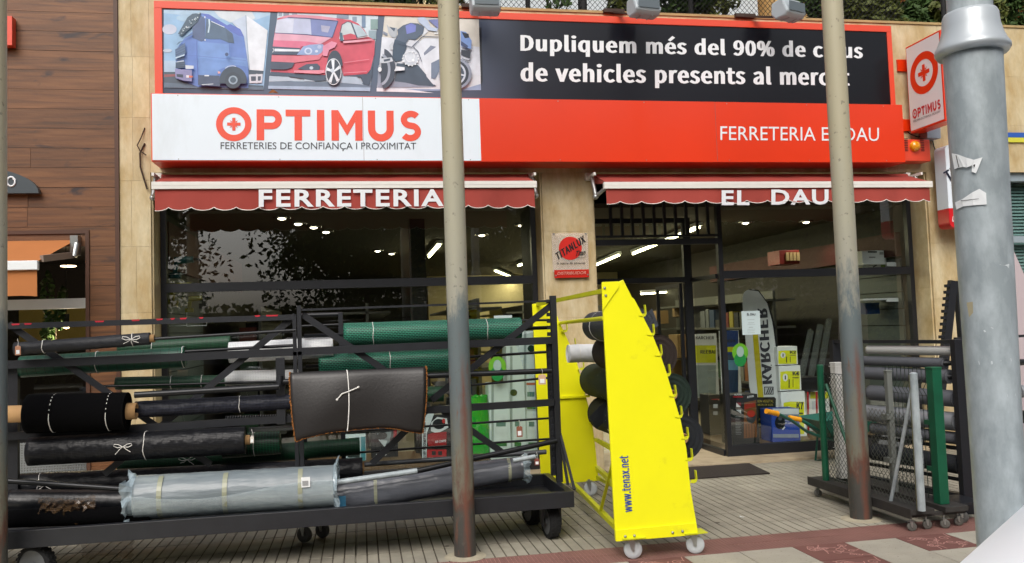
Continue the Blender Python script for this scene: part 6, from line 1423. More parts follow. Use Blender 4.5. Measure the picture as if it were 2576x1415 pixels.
# ================================================================ YELLOW DISPLAY RACK
YL = thing('yellow_display_rack', 'bright yellow wheeled display rack with curved side plates and hooks for rolls', 'rack', (1.95, 6.6, 0))
def plate(pts, Y, th, nm='side_plate'):
    f = MB(); f.prism([W(x, y, Y) for x, y in pts], (0, th, 0)); return f.build(nm, M_yellow, YL, bevel=.003)
near = [(1549,1361),(1757,1343),(1748,1290),(1738,1233),(1727,1126),(1713,1058),(1691,983),(1675,930),(1659,884),(1642,842),(1624,808),(1610,778),(1596,752),(1590,747),(1568,703),(1554,709),(1515,711),(1517,778)]
np_ = plate(near[::-1], 5.50, .022)
f = MB(); f.prism([W(x, y, 5.49) for x, y in ((1548,1333),(1752,1314),(1757,1345),(1550,1362))][::-1], (0,.009,0)); f.build('foot_strip', M_yellow, YL, bevel=.002)
f = MB(); f.prism([W(x, y, 5.49) for x, y in ((1514,709),(1555,707),(1557,722),(1516,780))][::-1], (0,.009,0)); f.build('corner_plate', M_yellow, YL, bevel=.002)
for x, y in ((1521,724),(1524,743),(1573,1349),(1596,1347),(1692,1339),(1717,1336)):
    f = MB(); f.lathe([(.010,0),(.009,-.005),(.004,-.008)], W(x,y,5.489), 10, axis='y'); f.build('bolt', M_chrome, YL)
far = [(1362,1220),(1506,1209),(1499,1134),(1489,1054),(1471,985),(1453,916),(1430,858),(1407,808),(1396,778),(1387,753),(1376,760),(1339,764)]
plate(far[::-1], 7.68, .022)
f = MB(); f.box(W(1430,997,7.66).x-.16, W(1484,997,7.66).x, 7.66, 7.679, W(1460,1000,7.66).z, W(1460,996,7.66).z+.006); f.build('cross_fold', M_yellow, YL)
def ybar(a, ya, b, yb, w, nm='cross_bar', round_=False):
    p, q_ = W(*a, ya), W(*b, yb); f = MB()
    if round_: f.tube(p, q_, w/2, n=12)
    else: f.beam(p, q_, w, w)
    return f.build(nm, M_yel2, YL)
ybar((1519,731), 5.52, (1352,765), 7.68, .030); ybar((1520,800), 5.52, (1409,812), 7.68, .032, round_=True)
pN, pF = W(1540,1124,5.52), W(1497,1104,7.68)
for a, b, w in (((1545,1215), (1502,1176), .035), ((1555,1330), (1440,1214), .035), ((1548,1132), (1497,1104), .03)):
    ybar(a, 5.52, b, 7.68, w)
ybar((1740,1320), 5.52, (1504,1200), 7.68, .035)
f = MB(); f.beam(W(1541,1165,5.6), W(1511,1284,6.1), .022, .012); f.build('diagonal_strut', M_yel2, YL)
# writing up the plate
sans('www.tenax.net', W(1591,1287,5.499), W(1580,1145,5.499), W(1569,1288,5.499), mat('tenax blue', '#1c3f9e', rough=.4), YL, depth=.003, bold=.01)
# J hooks down the curved edge, near and far plate
hooks = [(1619,795),(1645,845),(1669,902),(1693,965),(1711,1013),(1729,1069),(1738,1124),(1748,1180),(1760,1235)]
hooks = [((1600+x/2.0817)*k_, (820+y/2.0817)*k_) for x, y in ((738,283),(792,405),(840,535),(893,660),(930,792),(968,925),(1008,1060),(1034,1195),(1060,1333))]
def hook(c, sc_=1.):
    f = MB(); pts = [c+Vector((-.03,0,-.012)), c+Vector((0,0,-.018)), c+Vector((.018,0,-.012)), c+Vector((.026,0,.004)), c+Vector((.022,0,.065))]
    for a, b in zip(pts, pts[1:]): f.beam(a, b, .03, .006, up=(0,0,1) if abs((b-a).z) < .03 else (1,0,0))
    f.add([c+Vector((.026*math.cos(R(t_))*.8, -.012, .004+.026*math.sin(R(t_)))) for t_ in range(180, 361, 20)], [tuple(range(10))])
    return f.build('hook', M_yel2, YL)
for h in hooks: hook(W(h[0], h[1], 5.515))
for x, y in ((1420,830),(1441,868),(1462,925),(1478,985),(1491,1060)): hook(W(x, y, 7.66))
M_wheelw = mat('white nylon wheel', '#b9bfc2', rough=.4, var=.05)
for x, y, yaw in ((1.79,5.545,.35),(2.235,5.535,.25),(2.09,7.68,.1),(1.62,7.7,.1)):
    caster(YL, x, y, .15, .063, .03, R(90)-yaw if False else R(62)+yaw, M_wheelw, off=.35)
for x, y in ((1.79,5.545),(2.235,5.535)):
    f = MB(); f.box(x-.09, x+.07, 5.47, 5.60, .148, .154); f.build('caster_plate', M_yel2, YL)
# rolls lying between the plates, along the rack
M_geo = net_mat('grey geonet', '#23262c', '#3a3f47', .008, .008, mortar=.3, rough=.7, bump=1., offset=0)
M_brn = mat('brown shade cloth', '#241a15', rough=.9, var=.15, bump=.3)
M_dgr = mat('dark green cloth', '#0a1f16', rough=.85, var=.2, bump=.3, bscale=90)
M_dbl = mat('blue black cloth', '#12171d', rough=.85, var=.2, bump=.3, bscale=90)
def yroll(name, label, c_near, dpx, ya, yb, m, core=None, strings=(), **k):
    p = W(*c_near, ya); r = size(dpx/2, p); q_ = p+Vector((-.02, yb-ya, 0))
    return roll3(name, label, p, q_, r, m, core=core, strings=strings, group=None, **k)
yroll('geonet_roll', 'topmost dark grey net roll on the yellow rack with a yellow thread', (1607,817), 84, 5.6, 6.62, M_geo, strings=(.8,), rough=.01, seed=41)
yroll('brown_cloth_roll', 'dark brown cloth roll second from the top on the yellow rack', (1655,893), 104, 5.62, 6.75, M_brn, rough=.02, core=(.03, M_card, .0, .0), seed=42)
yroll('green_cloth_roll', 'dark green cloth roll third from the top on the yellow rack', (1690,992), 108, 5.62, 7.5, M_dgr, core=(.035, M_card, .02, 0), strings=(.72,), rough=.012, seed=43)
yroll('blue_black_cloth_roll', 'lowest dark cloth roll with open cardboard core on the yellow rack', (1716,1101), 116, 5.62, 7.45, M_dbl, core=(.036, M_card, .03, 0), strings=(.7,), rough=.012, seed=44)
roll('white_fleece_roll', 'short white fleece roll tied with string between the yellow plates', (1429,889), (1530,887), 46, 7.0, mat('white fleece', '#d9dbdc', rough=.9, bump=.3, bscale=30), strings=(.25,.7), rough=.05, nseg=30, seed=45)
for x, y in ((1454,905),(1482,908)):
    pass
f = MB(); rr = random.Random(3)
pts = [W(1534,1010,7.0), W(1500,1018,6.98), W(1484,1045,6.97), W(1472,1072,6.96)]
vs = []
for i in range(5):
    for j in range(4):
        a_ = W(1536-i*15, 1000+i*13-3, 6.98); vs.append(a_+Vector((j*.022+i*.004, .01*math.sin(i+j), -.035*j)))
f.add(vs, [(i*4+j, i*4+j+1, (i+1)*4+j+1, (i+1)*4+j) for i in range(4) for j in range(3)], 0, True)
tag(f.build('netting_flap', M_dbl), 'loose dark flap of netting hanging from the lowest roll of the yellow rack', 'netting')
f = MB(); f.add([W(1622,826,5.62), W(1656,818,5.62)+Vector((0,.1,0)), W(1640,842,5.62)+Vector((0,.05,0)), W(1625,850,5.62)], [(0,1,2,3)]); f.add([W(1617,800,5.70),W(1640,775,5.7),W(1657,818,5.72),W(1630,835,5.68)], [(0,1,2,3)])
tag(f.build('loose_net_corner', M_geo), 'loose corner of the topmost dark net roll on the yellow rack', 'netting')

# ================================================================ FENCE SAMPLE TROLLEY
FT = thing('fence_sample_trolley', 'narrow wheeled trolley showing short sections of green, white and galvanised fencing', 'trolley', (4.2, 6.3, 0))
M_plankd = mat('grey worn plank', '#2e2c2a', rough=.7, var=.25, vscale=20)
FX0, FX1, FY0, FY1 = 3.90, 4.40, 5.57, 7.0
def fy(px, X): return None
for x0, x1 in ((3.93, 4.12), (4.21, 4.40)):
    f = MB(); f.box(x0, x1, FY0, FY1, .125, .165); f.build('base_plank', M_plankd, FT, bevel=.003)
for x in (3.905,):
    f = MB(); f.box(3.92, 3.93-.002, FY0, FY1, .10, .17); f.build('edge_angle', M_plankd, FT)
for y in (FY0+.04, FY1-.08):
    f = MB(); f.box(3.925, 4.405, y, y+.04, .10, .124); f.build('cross_angle', M_plankd, FT)
for x, y, a in ((3.96,5.62,70),(4.10,5.64,80),(4.235,5.62,60),(4.38,5.66,75),(3.97,6.92,80),(4.2,6.94,70)):
    caster(FT, x, y, .125, .034, .022, R(a), mat('small caster rubber', '#5b5a55', rough=.6))
XF = 3.99
def fpost(px, ytop, ybot, w, X, m, nm, sq=False, taper=1.):
    a, b = WX(px[0], ytop, X), WX(px[1], ybot, X); y = (a.y+b.y)/2; ww = size(w, b)
    f = MB()
    if sq: f.box(X-ww/2, X+ww/2, y-ww/2, y+ww/2, .165, a.z); f.box(X-ww/2-.004, X+ww/2+.004, y-ww/2-.004, y+ww/2+.004, a.z, a.z+.015)
    else: f.tube((X,y,.165), (X,y,a.z), ww/2, n=20); f.sphere((X,y,a.z), ww/2*1.03, n=16, sz=.5)
    f.build(nm, m, FT, bevel=.004 if sq else 0); return X, y, a.z, ww
M_wpost = mat('white post', '#c9c9c4', rough=.45, var=.06)
M_greyp = mat('grey green post', '#6c706c', rough=.5, var=.1)
g1 = fpost((2066,2075), 920, 1209, 17, 3.99, M_green, 'green_post')
wp_ = fpost((2108,2118), 915, 1206, 24, 4.18, M_wpost, 'white_post', sq=True)
gr_ = fpost((2236,2248), 935, 1240, 14, 4.22, M_greyp, 'grey_post', sq=True)
gv = fpost((2297,2320), 940, 1289, 19, 3.985, M_galv, 'galvanised_post')
gg = fpost((2346,2372), 927, 1284, 26, 4.27, M_green, 'green_square_post', sq=True)
f = MB(); a = WX(2078,966,3.99); f.tube(a, (3.97, a.y-.52, .165), .014, n=10); f.build('green_brace', M_green, FT)
f = MB(); f.tube((gv[0],gv[1]+.0,gv[2]-.05), (gv[0], gv[1]+.36, .165), .014, n=10); f.build('galvanised_brace', M_galv, FT)
f = MB(); f.box(gv[0]-.008, gv[0]+.002, gv[1]+.035, gv[1]+.045, .165, gv[2]-.01); f.build('tension_bar', mat('old zinc', '#7c7a5a', rough=.5, metal=.3), FT)
def chainlink(X, y0, y1, z0, z1, m, pitch=.05, r=.0024, nm='chain_link_mesh'):
    f = MB(); n = int((y1-y0)/pitch); nz = int((z1-z0)/pitch)
    for i in range(n+1):
        for s_ in (1, -1):
            pts = []
            for j in range(nz*1+1):
                zz_ = z1 - j*(z1-z0)/nz; off = (pitch/2 if (j % 2) else -pitch/2)*s_
                yy = y0+i*pitch+off
                if yy < y0-.001 or yy > y1+.001: yy = min(max(yy, y0), y1)
                pts.append((X+.0018*s_, yy, zz_))
            f.path(pts, r, 3)
        if n > 200: break
    o = f.build(nm, m, FT); o['kind'] = 'stuff'; return o
M_gwire = mat('dark green wire', '#15291f', rough=.5)
chainlink(4.0, g1[1]-.50, g1[1]-.01, .18, g1[2]-.06, M_gwire)
chainlink(4.0, gv[1]+.03, gv[1]+.62, .18, gv[2]-.30, mat('grey wire', '#55584f', rough=.5, metal=.3))
for z in (g1[2]-.06, .19):
    f = MB(); f.tube((4.0, g1[1]-.5, z), (4.0, g1[1], z), .003, n=5); f.build('line_wire', M_gwire, FT)
# welded wire panels with folded tops
def wirepanel(X, y0, y1, z0, z1, m, pitch, nm):
    f = MB(); n = int((y1-y0)/pitch)
    for i in range(n+1):
        y = y0+i*pitch; pts = [(X,y,z0),(X,y,z1-.22),(X-.03,y,z1-.17),(X,y,z1-.12),(X,y,z1)]
        f.path(pts, .0026, 4)
    o = f.build(nm, m, FT); o['kind'] = 'stuff'
    for z in (z0+.05, z0+.25, z0+.45, z1-.22, z1-.12, z1-.02):
        g = MB(); g.tube((X,y0,z), (X,y1,z), .0028, n=4); g.build('cross_wire', m, o)
M_wwire = mat('white wire', '#cfcfca', rough=.4)
wirepanel(4.13, wp_[1]-.30, wp_[1]+.05, .18, wp_[2]-.0, M_wwire, .05, 'white_wire_panel')
wirepanel(4.26, gg[1]+.03, gg[1]+.62, .18, gg[2]+.01, M_gwire, .05, 'green_wire_panel')
for z in (.4, .75):
    f = MB(); f.box(gg[0]-.04, gg[0]-.005, gg[1]+.02, gg[1]+.09, z, z+.035); f.build('clip', M_green, FT)
    f = MB(); f.box(gr_[0]-.05, gr_[0]-.0, gr_[1]-.03, gr_[1]+.05, z, z+.04); f.build('clip', M_greyp, FT)
f = MB(); rr = random.Random(2)
for k in range(4):
    c = Vector((4.3, 5.98, .42+.06*k)); f.path([c+Vector((0, .07*math.cos(R(a)), .09*math.sin(R(a)))) for a in range(40, 320, 25)], .003, 4)
tag(f.build('wire_coil', M_galv), 'coil of shiny wire hanging behind the galvanised fence brace', 'wire')

# ================================================================ SECOND BLACK RACK, behind the fence samples
RB = thing('small_roll_rack', 'black rack with a broad end plate behind the fence samples, holding grey rolls', 'rack', (4.55, 6.6, 0))
f = MB(); f.box(4.655, 4.775, 5.93, 5.99, .0, 1.38); f.build('end_plate', mat('rack blue black', '#14161d', rough=.5, var=.1), RB, bevel=.004)
A_, B_ = Vector((4.40, 7.27, 1.36)), Vector((4.70, 5.99, 1.36))
f = MB(); f.beam(A_, B_, .03, .03); f.build('top_rail', M_black, RB)
f = MB(); f.box(4.38, 4.46, 7.23, 7.29, .05, 1.37); f.build('far_post', M_black, RB)
f = MB(); f.beam((4.44,7.27,.12), (4.72,5.99,.12), .06, .05); f.build('base_rail', M_black, RB)
def brl(z, r, m, name, label, u0=.15, u1=.98, core=None, dx=.03):
    a = Vector((A_.x+(B_.x-A_.x)*u0+dx, A_.y+(B_.y-A_.y)*u0, z)); b = Vector((A_.x+(B_.x-A_.x)*u1+dx, A_.y+(B_.y-A_.y)*u1, z))
    return roll3(name, label, a, b, r, m, core=core, rough=.003, seed=int(z*100))
M_gsh = mat('grey fabric', '#54575d', rough=.7, var=.06, bump=.15, bscale=60)
M_gsv = mat('silver grey film', '#7b7f84', rough=.3, var=.06, bump=.3, bscale=16)
brl(1.285, .040, mat('whitish film', '#a8aaa8', rough=.35), 'white_film_roll', 'whitish film roll right under the top bar of the small rack', u0=.3, u1=.985)
brl(1.185, .043, M_gsh, 'grey_cloth_roll', 'slim grey cloth roll with open core, second in the small rack', u0=.18, u1=.90, core=(.02, M_rod, 0, .1))
brl(1.075, .058, M_gsh, 'grey_fabric_roll', 'thicker grey fabric roll tied with string, third in the small rack', u0=.18, u1=.93, core=(.024, M_rod, 0, .06))
brl(.90, .068, M_gsh, 'dark_grey_roll', 'dark grey roll behind the green square post, fourth in the small rack', u0=.3, u1=.97)
brl(.715, .075, M_gsv, 'silver_grey_roll', 'shiny silver grey roll with spiral end, fifth in the small rack', u0=.22, u1=.97, core=(.02, M_gsv, 0, 0))
brl(.58, .05, M_gsh, 'soft_grey_roll', 'soft grey roll under the shiny silver one', u0=.3, u1=.96)
brl(.37, .075, M_dbl, 'black_cloth_roll', 'black cloth roll at the bottom of the small rack', u0=.3, u1=.97)
for z in (.5, .25):
    f = MB(); f.tube((4.46,7.2,z), (4.74,5.99,z), .016, n=8); f.build('rod', M_rod, RB)
caster(RB, 4.46, 5.72, .15, .045, .02, R(60), M_wh)
f = MB(); f.box(4.44, 4.66, 5.70, 5.99, .135, .15); f.build('caster_arm', M_black, RB)
# third rack, mostly behind the lamp post
RC = thing('tall_roll_rack', 'taller black notched rack half hidden by the thick galvanised lamp post', 'rack', (5.9, 7.2, 0))
yc = 7.0
a, b = W(2397,706,yc), W(2381,850,yc)
f = MB(); f.beam(b+(b-a)*1.9, a, .05, .075, up=(1,0,0)); f.build('notched_post', M_black, RC)
for i in range(9):
    c = b+(a-b)*(i/9); g = MB(); g.box(c.x-.07, c.x-.03, yc-.02, yc+.02, c.z, c.z+.028); g.build('tooth', M_black, RC)
a2, b2 = W(2408,706,yc+.1), W(2420,850,yc+.1)
f = MB(); f.beam(b2+(b2-a2)*1.9, a2, .05, .06, up=(1,0,0)); f.build('front_post', M_black, RC)
f = MB(); p = a2; f.box(5.5, 7.2, 6.98, 7.02, W(2560,845-.0,7.0).z-.012, W(2560,845,7.0).z+.012); f.box(5.5, 7.2, 6.98, 7.02, .1, .16); f.build('rail', M_black, RC)
for i, (y, r_, m_, nm, lab) in enumerate(((912,.03,M_rod,'dark_roll','dark slim roll right of the lamp post, highest in its rack'), (985,.06,M_gsv,'grey_film_roll','grey film roll right of the lamp post under the price tags'), (1050,.06,M_dbl,'black_net_roll','black net roll right of the lamp post'), (1130,.055,M_gsh,'pale_grey_roll','pale grey roll right of the lamp post, lowest in view'))):
    p = W(2540, y, 6.9); roll3(nm, lab, Vector((6.05, 6.9, p.z)), Vector((7.1, 6.9, p.z)), r_, m_, rough=.01, seed=60+i)
bs = thing('leaning_board', 'pinkish white pointed board standing behind the rack at the right edge', 'board', (6.9, 7.6, 0))
f = MB(); f.prism([W(x, y, 7.6) for x, y in ((2530,1180),(2640,1180),(2620,760),(2581,700),(2537,600),(2530,640))][::-1], (0,.02,0)); f.build('panel', mat('pinkish white board', '#b7a9ad', rough=.5), bs)

# ================================================================ DOOR MAT, WHEELBARROW
f = MB(); f.box(2.95, 4.13, 8.08, 8.84, .001, .014); f.v = [Vector((p.x, p.y if p.y < 8.5 else p.y, p.z)) for p in f.v]
f = MB(); f.add([(2.9,8.08,.001),(4.11,8.08,.001),(4.19,8.71,.001),(3.1,8.71,.001),(2.9,8.08,.013),(4.11,8.08,.013),(4.19,8.71,.013),(3.1,8.71,.013)], [(0,3,2,1),(4,5,6,7),(0,1,5,4),(1,2,6,5),(2,3,7,6),(3,0,4,7)])
tag(f.build('door_mat', mat('mat brown', '#2a221e', rough=.95, bump=.6, bscale=220)), 'dark brown doormat lying in front of the shop entrance', 'doormat')
WB = thing('wheelbarrow', 'green wheelbarrow with yellow hand grips between fence samples and window', 'wheelbarrow', (4.8, 8.3, 0))
M_wb = mat('wheelbarrow green', '#0a5546', rough=.4, var=.1)
yw = 7.9
def wbp(x, y, Y=yw): return W(x, y, Y)
h1 = [wbp(1930,1034,7.75), wbp(1956,1040,7.8), wbp(1990,1056,7.9), wbp(2030,1085,8.1), wbp(2068,1100,8.3)]
h2 = [wbp(1987,1050,8.2), wbp(2013,1055,8.2), wbp(2040,1070,8.25), wbp(2075,1092,8.4), wbp(2110,1105,8.6)]
for h in (h1, h2):
    f = MB(); f.path(h+[Vector((h[-1].x+.35, h[-1].y+.1, .22))], .017, 8); f.build('handle_tube', M_wb, WB)
    f = MB(); d_ = (h[1]-h[0]); f.tube(h[0]-d_*.1, h[1], .026, n=12); f.lathe([(.03,-.004),(.03,.004)], h[1], 12, axis='x'); f.build('hand_grip', mat('grip orange', '#e39a12', rough=.5), WB)
b0 = wbp(2047,1060,8.3); f = MB()
vs = [Vector((b0.x,8.15,.50)), Vector((b0.x+.75,8.15,.55)), Vector((b0.x+.75,8.68,.55)), Vector((b0.x,8.68,.50)), Vector((b0.x+.22,8.25,.30)), Vector((b0.x+.55,8.25,.30)), Vector((b0.x+.55,8.6,.30)), Vector((b0.x+.22,8.6,.30))]
f.add(vs, [(4,5,6,7),(0,1,5,4),(1,2,6,5),(2,3,7,6),(3,0,4,7)]); o = f.build('tray', M_wb, WB); sd = o.modifiers.new('t', 'SOLIDIFY'); sd.thickness = .006
for y in (8.2, 8.62):
    f = MB(); f.path([(b0.x+.25,y,.45),(b0.x+.18,y,.0+.01),(b0.x+.28,y,.01)], .012, 6); f.build('leg', M_wb, WB)
tyre(WB, (b0.x+.95, 8.42, .17), .17, .08, R(80))
# litter
f = MB(); f.lathe([(.03,.001),(.028,.004)], G(2238,1335), 14); tag(f.build('bottle_cap', M_dark), 'small dark bottle cap on the tiles', 'litter') if False else None
for i, (x, y, lab) in enumerate(((2290,1318,'clear crumpled plastic scrap on the red tiles before the fence trolley'), (1868,1300,'small white paper scrap on the grey tiles right of the yellow rack'))):
    rr = random.Random(i); c = G(x, y, .004); f = MB()
    for k in range(7 if i == 0 else 2):
        p = c+Vector((rr.uniform(-.03,.03)*(1-i*.6), rr.uniform(-.03,.03)*(1-i*.6), .002)); f.add([p+Vector((rr.uniform(-.025,.025), rr.uniform(-.025,.025), rr.uniform(0,.03)*(1-i*.8))) for _ in range(4)], [(0,1,2,3)])
    tag(f.build('litter_scrap', M_film if i == 0 else M_paper), lab, 'litter')
for x, y, lab in ((1124,1373,'dark round gum stain beside the middle pole'), (1805+0,1309+5,'dark gum spot on the tiles right of the yellow rack')):
    f = MB(); c = G(x, y, .0025); f.add([c+Vector((.02*math.cos(R(a)), .016*math.sin(R(a)), 0)) for a in range(0, 360, 30)], [tuple(range(12))])
    tag(f.build('gum_stain', M_groove), lab, 'stain')
# ================================================================ LIGHTS INSIDE THE SHOP
M_tube = emis('fluorescent tube', '#fff6c4', 14)
M_spot = emis('spot lamp', '#fff1d0', 9)
M_ring = mat('chrome ring', '#c8c8c8', rough=.15, metal=1.)
def tube_light(a, b, label, w=.05, energy=0):
    a, b = Vector(a), Vector(b); c = (a+b)/2; t = thing('fluorescent_light', label, 'ceiling light', c, 'fluorescent lights on the shop ceiling')
    f = MB(); f.tube(a, b, .016, n=8); f.build('tube', M_tube, t)
    f = MB(); f.beam(a+Vector((0,0,.05)), b+Vector((0,0,.05)), .09, .05); f.build('fitting', M_white, t)
    if energy:
        L = bpy.data.lights.new('lamp', 'AREA'); L.shape = 'RECTANGLE'; L.size = (b-a).length; L.size_y = .1; L.energy = energy; L.color = (1, .90, .58)
        o = bpy.data.objects.new('lamp', L); C.objects.link(o); o.parent = t; o.location = Vector((0,0,-.03))
        o.rotation_euler = (0, 0, math.atan2((b-a).y, (b-a).x))
    return t
Z_ = 2.86
tube_light(G(1245,681,Z_), G(1306,705,Z_), 'lit fluorescent tube seen low at the right end of the left window', energy=22)
tube_light(G(1304,668,Z_), G(1340,657,Z_), 'short lit tube just left of the middle pilaster', energy=0)
tube_light((4.55,10.6,Z_), (4.95,14.6,Z_), 'long lit tube running inwards above the open entrance', energy=50)
tube_light((4.75,14.8,Z_), (5.1,18.2,Z_), 'farther lit tube running on inwards above the entrance', energy=60)
a, b = W(1614,728,19.5), W(1705,722,19.5); tube_light(a, b, 'level lit tube deep in the shop seen through the door', energy=60)
a, b = W(1612,739,17.5), W(1696,733,17.5); tube_light(a, b, 'lower level tube deep in the shop seen through the door', energy=0)
tube_light((1.2,12.4,Z_), (1.2,14.4,Z_), 'lit tube hidden deeper over the left half of the shop', energy=25)
tube_light((3.3,12.5,Z_), (3.3,15.5,Z_), 'lit tube over the aisle behind the middle pilaster', energy=35)
for i, (x, y, lab) in enumerate(((709,546,'leftmost spotlight under the awning in the left window'), (750,560,'second spotlight from the left in the left window row'), (789,569,'third spotlight from the left in the left window row'), (820,581,'fourth spotlight, lowest of the slanting row in the left window'),
        (950,629,'brightest of the two low spotlights in the middle of the left window'), (985,636,'right one of the two low spotlights in the left window'), (1212,589,'small downlight just right of the middle pole'), (1312,564,'small downlight near the right end of the left window'),
        (1549,551,'downlight behind the black transom slats'), (1875,558,'downlight behind the right window near its left edge'), (2028,556,'bright spotlight in the middle of the right window'))):
    p = G(x, y, 2.945); t = thing('ceiling_spotlight', lab, 'ceiling light', p, 'round spotlights in the shop ceiling')
    f = MB(); f.lathe([(.10,0),(.10,-.012),(.078,-.016)], p, 20); f.build('ring', M_ring, t)
    f = MB(); f.lathe([(.045,-.016),(.045,-.02),(.02,-.03)], p, 14); f.build('lamp_lens', M_spot, t)
    L = bpy.data.lights.new('lamp', 'SPOT'); L.energy = 22; L.spot_size = R(120); L.spot_blend = .6; L.color = (1,.93,.78); L.shadow_soft_size = .05; o = bpy.data.objects.new('lamp', L); C.objects.link(o); o.parent = t; o.location = (0,0,-.05)
# lamps of the neighbour
p = W(172,670,9.6); t = thing('ceiling_spotlight', 'round downlight inside the neighbouring timber shop', 'ceiling light', p)
f = MB(); f.lathe([(.075,.01),(.075,0),(.05,-.004)], p, 18); f.build('lamp_lens', emis('warm lamp', '#ffe0b4', 6), t)
p = W(167,818,9.4); t = thing('pendant_bulb', 'small lit bulb in a black holder inside the neighbouring shop', 'lamp', p)
f = MB(); f.sphere(p, .035, n=14); f.build('bulb', emis('warm lamp', '#ffe0b4', 6), t)
f = MB(); f.tube(p+Vector((0,0,.02)), p+Vector((0,0,.12)), .025, .03, n=12); f.tube(p+Vector((0,0,.12)), (p.x,p.y,2.6), .004, n=5); f.build('holder', M_rubber, t)
L = bpy.data.lights.new('lamp', 'POINT'); L.energy = 12; L.color = (1,.8,.5); L.shadow_soft_size = .05; o = bpy.data.objects.new('lamp', L); C.objects.link(o); o.parent = t; o.location = (0,0,-.08)

# ================================================================ GOODS INSIDE
def carton(name, label, x0, x1, y0, y1, z0, z1, m, cat='box', rot=0):
    c = Vector(((x0+x1)/2, (y0+y1)/2, z0)); t = thing(name, label, cat, c)
    f = MB(); f.box(x0, x1, y0, y1, z0, z1); f.build('box', m, t, bevel=.003)
    return t
def pr(t, Y, n=NV, lift=.002): return Print(lambda x, y: W(x, y, Y-lift), n, step=.0012)
YBX = 9.75; 
def wbox(name, label, px0, py0, px1, py1, Y, dep, m, cat='box', z0=.132):
    a, b = W(px0, py1, Y), W(px1, py0, Y)
    return carton(name, label, a.x, b.x, Y, Y+dep, z0 if z0 is not None else a.z, b.z, m, cat)
M_kw = mat('carton white', '#e2e6e4', rough=.6, var=.03)
KY = '#d9dc22'
def kbox(lbl, lab, x0, y0, x1, y1, Y, z0):
    t = wbox('pressure_washer_box', lab, x0, y0, x1, y1, Y, .3, M_kw, z0=z0)
    P_ = pr(t, Y); w, h = x1-x0, y1-y0
    P_.p([(x0+w*.02,y1-h*.06),(x1-w*.02,y1-h*.06),(x1-w*.02,y0+h*.23),(x0+w*.35,y0+h*.23),(x0+w*.02,y0+h*.26)], KY)
    P_.e(x0+w*.26, y0+h*.48, w*.13, h*.15, '#e3e6e2', n=14)
    P_.r(x0+w*.23, y0+h*.4, x0+w*.29, y0+h*.56, '#2a2b26'); P_.r(x0+w*.42, y0+h*.55, x0+w*.47, y0+h*.88, '#34342c'); P_.r(x0+w*.62, y0+h*.55, x0+w*.65, y0+h*.86, '#34342c')
    P_.r(x0+w*.6, y0+h*.47, x0+w*.92, y0+h*.50, '#5a5a40'); P_.build('printed_picture', t)
    sans(lbl, W(x0+w*.62, y0+h*.40, Y-.006), W(x1-w*.06, y0+h*.40, Y-.006), W(x0+w*.62, y0+h*.24, Y-.006), M_ink, t)
    return t
kbox('K7', 'largest yellow and white machine carton, bottom of the stack in the right window', 1970, 1047-64, 2024, 1098, 9.60, .132)
z7 = W(1970,983,9.60).z
kbox('K4', 'yellow and white machine carton in the middle of the stack', 1962, 918, 2013, 982.5, 9.60, z7+.001)
z4 = W(1962,918,9.60).z
kbox('K2', 'smallest yellow and white machine carton on top of the stack', 1957, 870, 2005, 917.5, 9.60, z4+.001)
t = wbox('vacuum_box', 'blue carton with vacuum cleaner picture in front of the yellow stack', 1943, 1027, 2010, 1102, 9.28, .28, mat('blue carton', '#24429a', rough=.5))
P_ = pr(t, 9.28); P_.r(1943.5,1027.5,2009.5,1041,'#c9cfd2'); P_.r(1944,1041,2009.5,1045,'#8d97a0'); P_.e(1962,1062,13,17,'#16181f'); P_.e(1962,1052,5,5,'#4a4f58'); P_.line([(1968,1080),(1974,1073)],3,'#d8dcdf'); P_.r(1944,1091,2009,1100,'#7d8797'); P_.build('printed_picture', t)
text('ASPIRADOR DE CENDRES', W(1974,1059,9.272), W(2004,1059,9.272), W(1974,1055,9.272), LW, t); text('ASH CLEANER', W(1974,1065,9.272), W(1996,1065,9.272), W(1974,1061,9.272), LW, t)
t = wbox('barbecue_box', 'black carton with red and wood coloured picture standing by the window corner', 1843, 990, 1905, 1104, 9.23, .3, mat('black carton', '#17181a', rough=.45))
P_ = pr(t, 9.23); P_.p([(1871,1102),(1904,1099),(1902,1006),(1872,1012)], '#6d4322'); P_.p([(1872,1030),(1900,1022),(1898,1012),(1873,1016)], '#8e2a20'); P_.e(1889,1048,12,17,'#33363a'); P_.e(1889,1040,10,9,'#9c2e22')
for i in range(4): P_.line([(1877+i*7,1100),(1876+i*7,1066)], 1.5, '#3d2413')
P_.r(1843.5,996,1868,999,'#a32029'); P_.r(1851,1012,1863,1023,'#c9cccd'); P_.p([(1851,1012),(1863,1012),(1863,1023)], '#7e2430'); P_.r(1850,1030,1863,1040,'#b9bdbe'); P_.p([(1850,1030),(1863,1040),(1850,1040)], '#1a1b1d')
for i in range(12): P_.r(1848,1046+i*4,1863-(i*7 % 5),1047.6+i*4,'#6a6d6f')
P_.build('printed_picture', t)
sans('ALPERK', W(1847,994,9.222), W(1866,994,9.222), W(1847,989.5,9.222), LW, t, bold=.01); sans('ALPERK', W(1879,1001,9.222), W(1896,998,9.222), W(1879,996,9.222), LW, t, bold=.01)
t = wbox('barbecue_box', 'black narrow carton seen through the side pane of the entrance', 1788, 992, 1812, 1092, 10.15, .3, mat('black carton', '#17181a'))
P_ = pr(t, 10.15); P_.r(1790,1003,1810,1005,'#a32029'); P_.r(1794,1016,1805,1026,'#b9bdbe'); P_.r(1794,1034,1805,1043,'#9ca0a2'); P_.build('printed_picture', t)
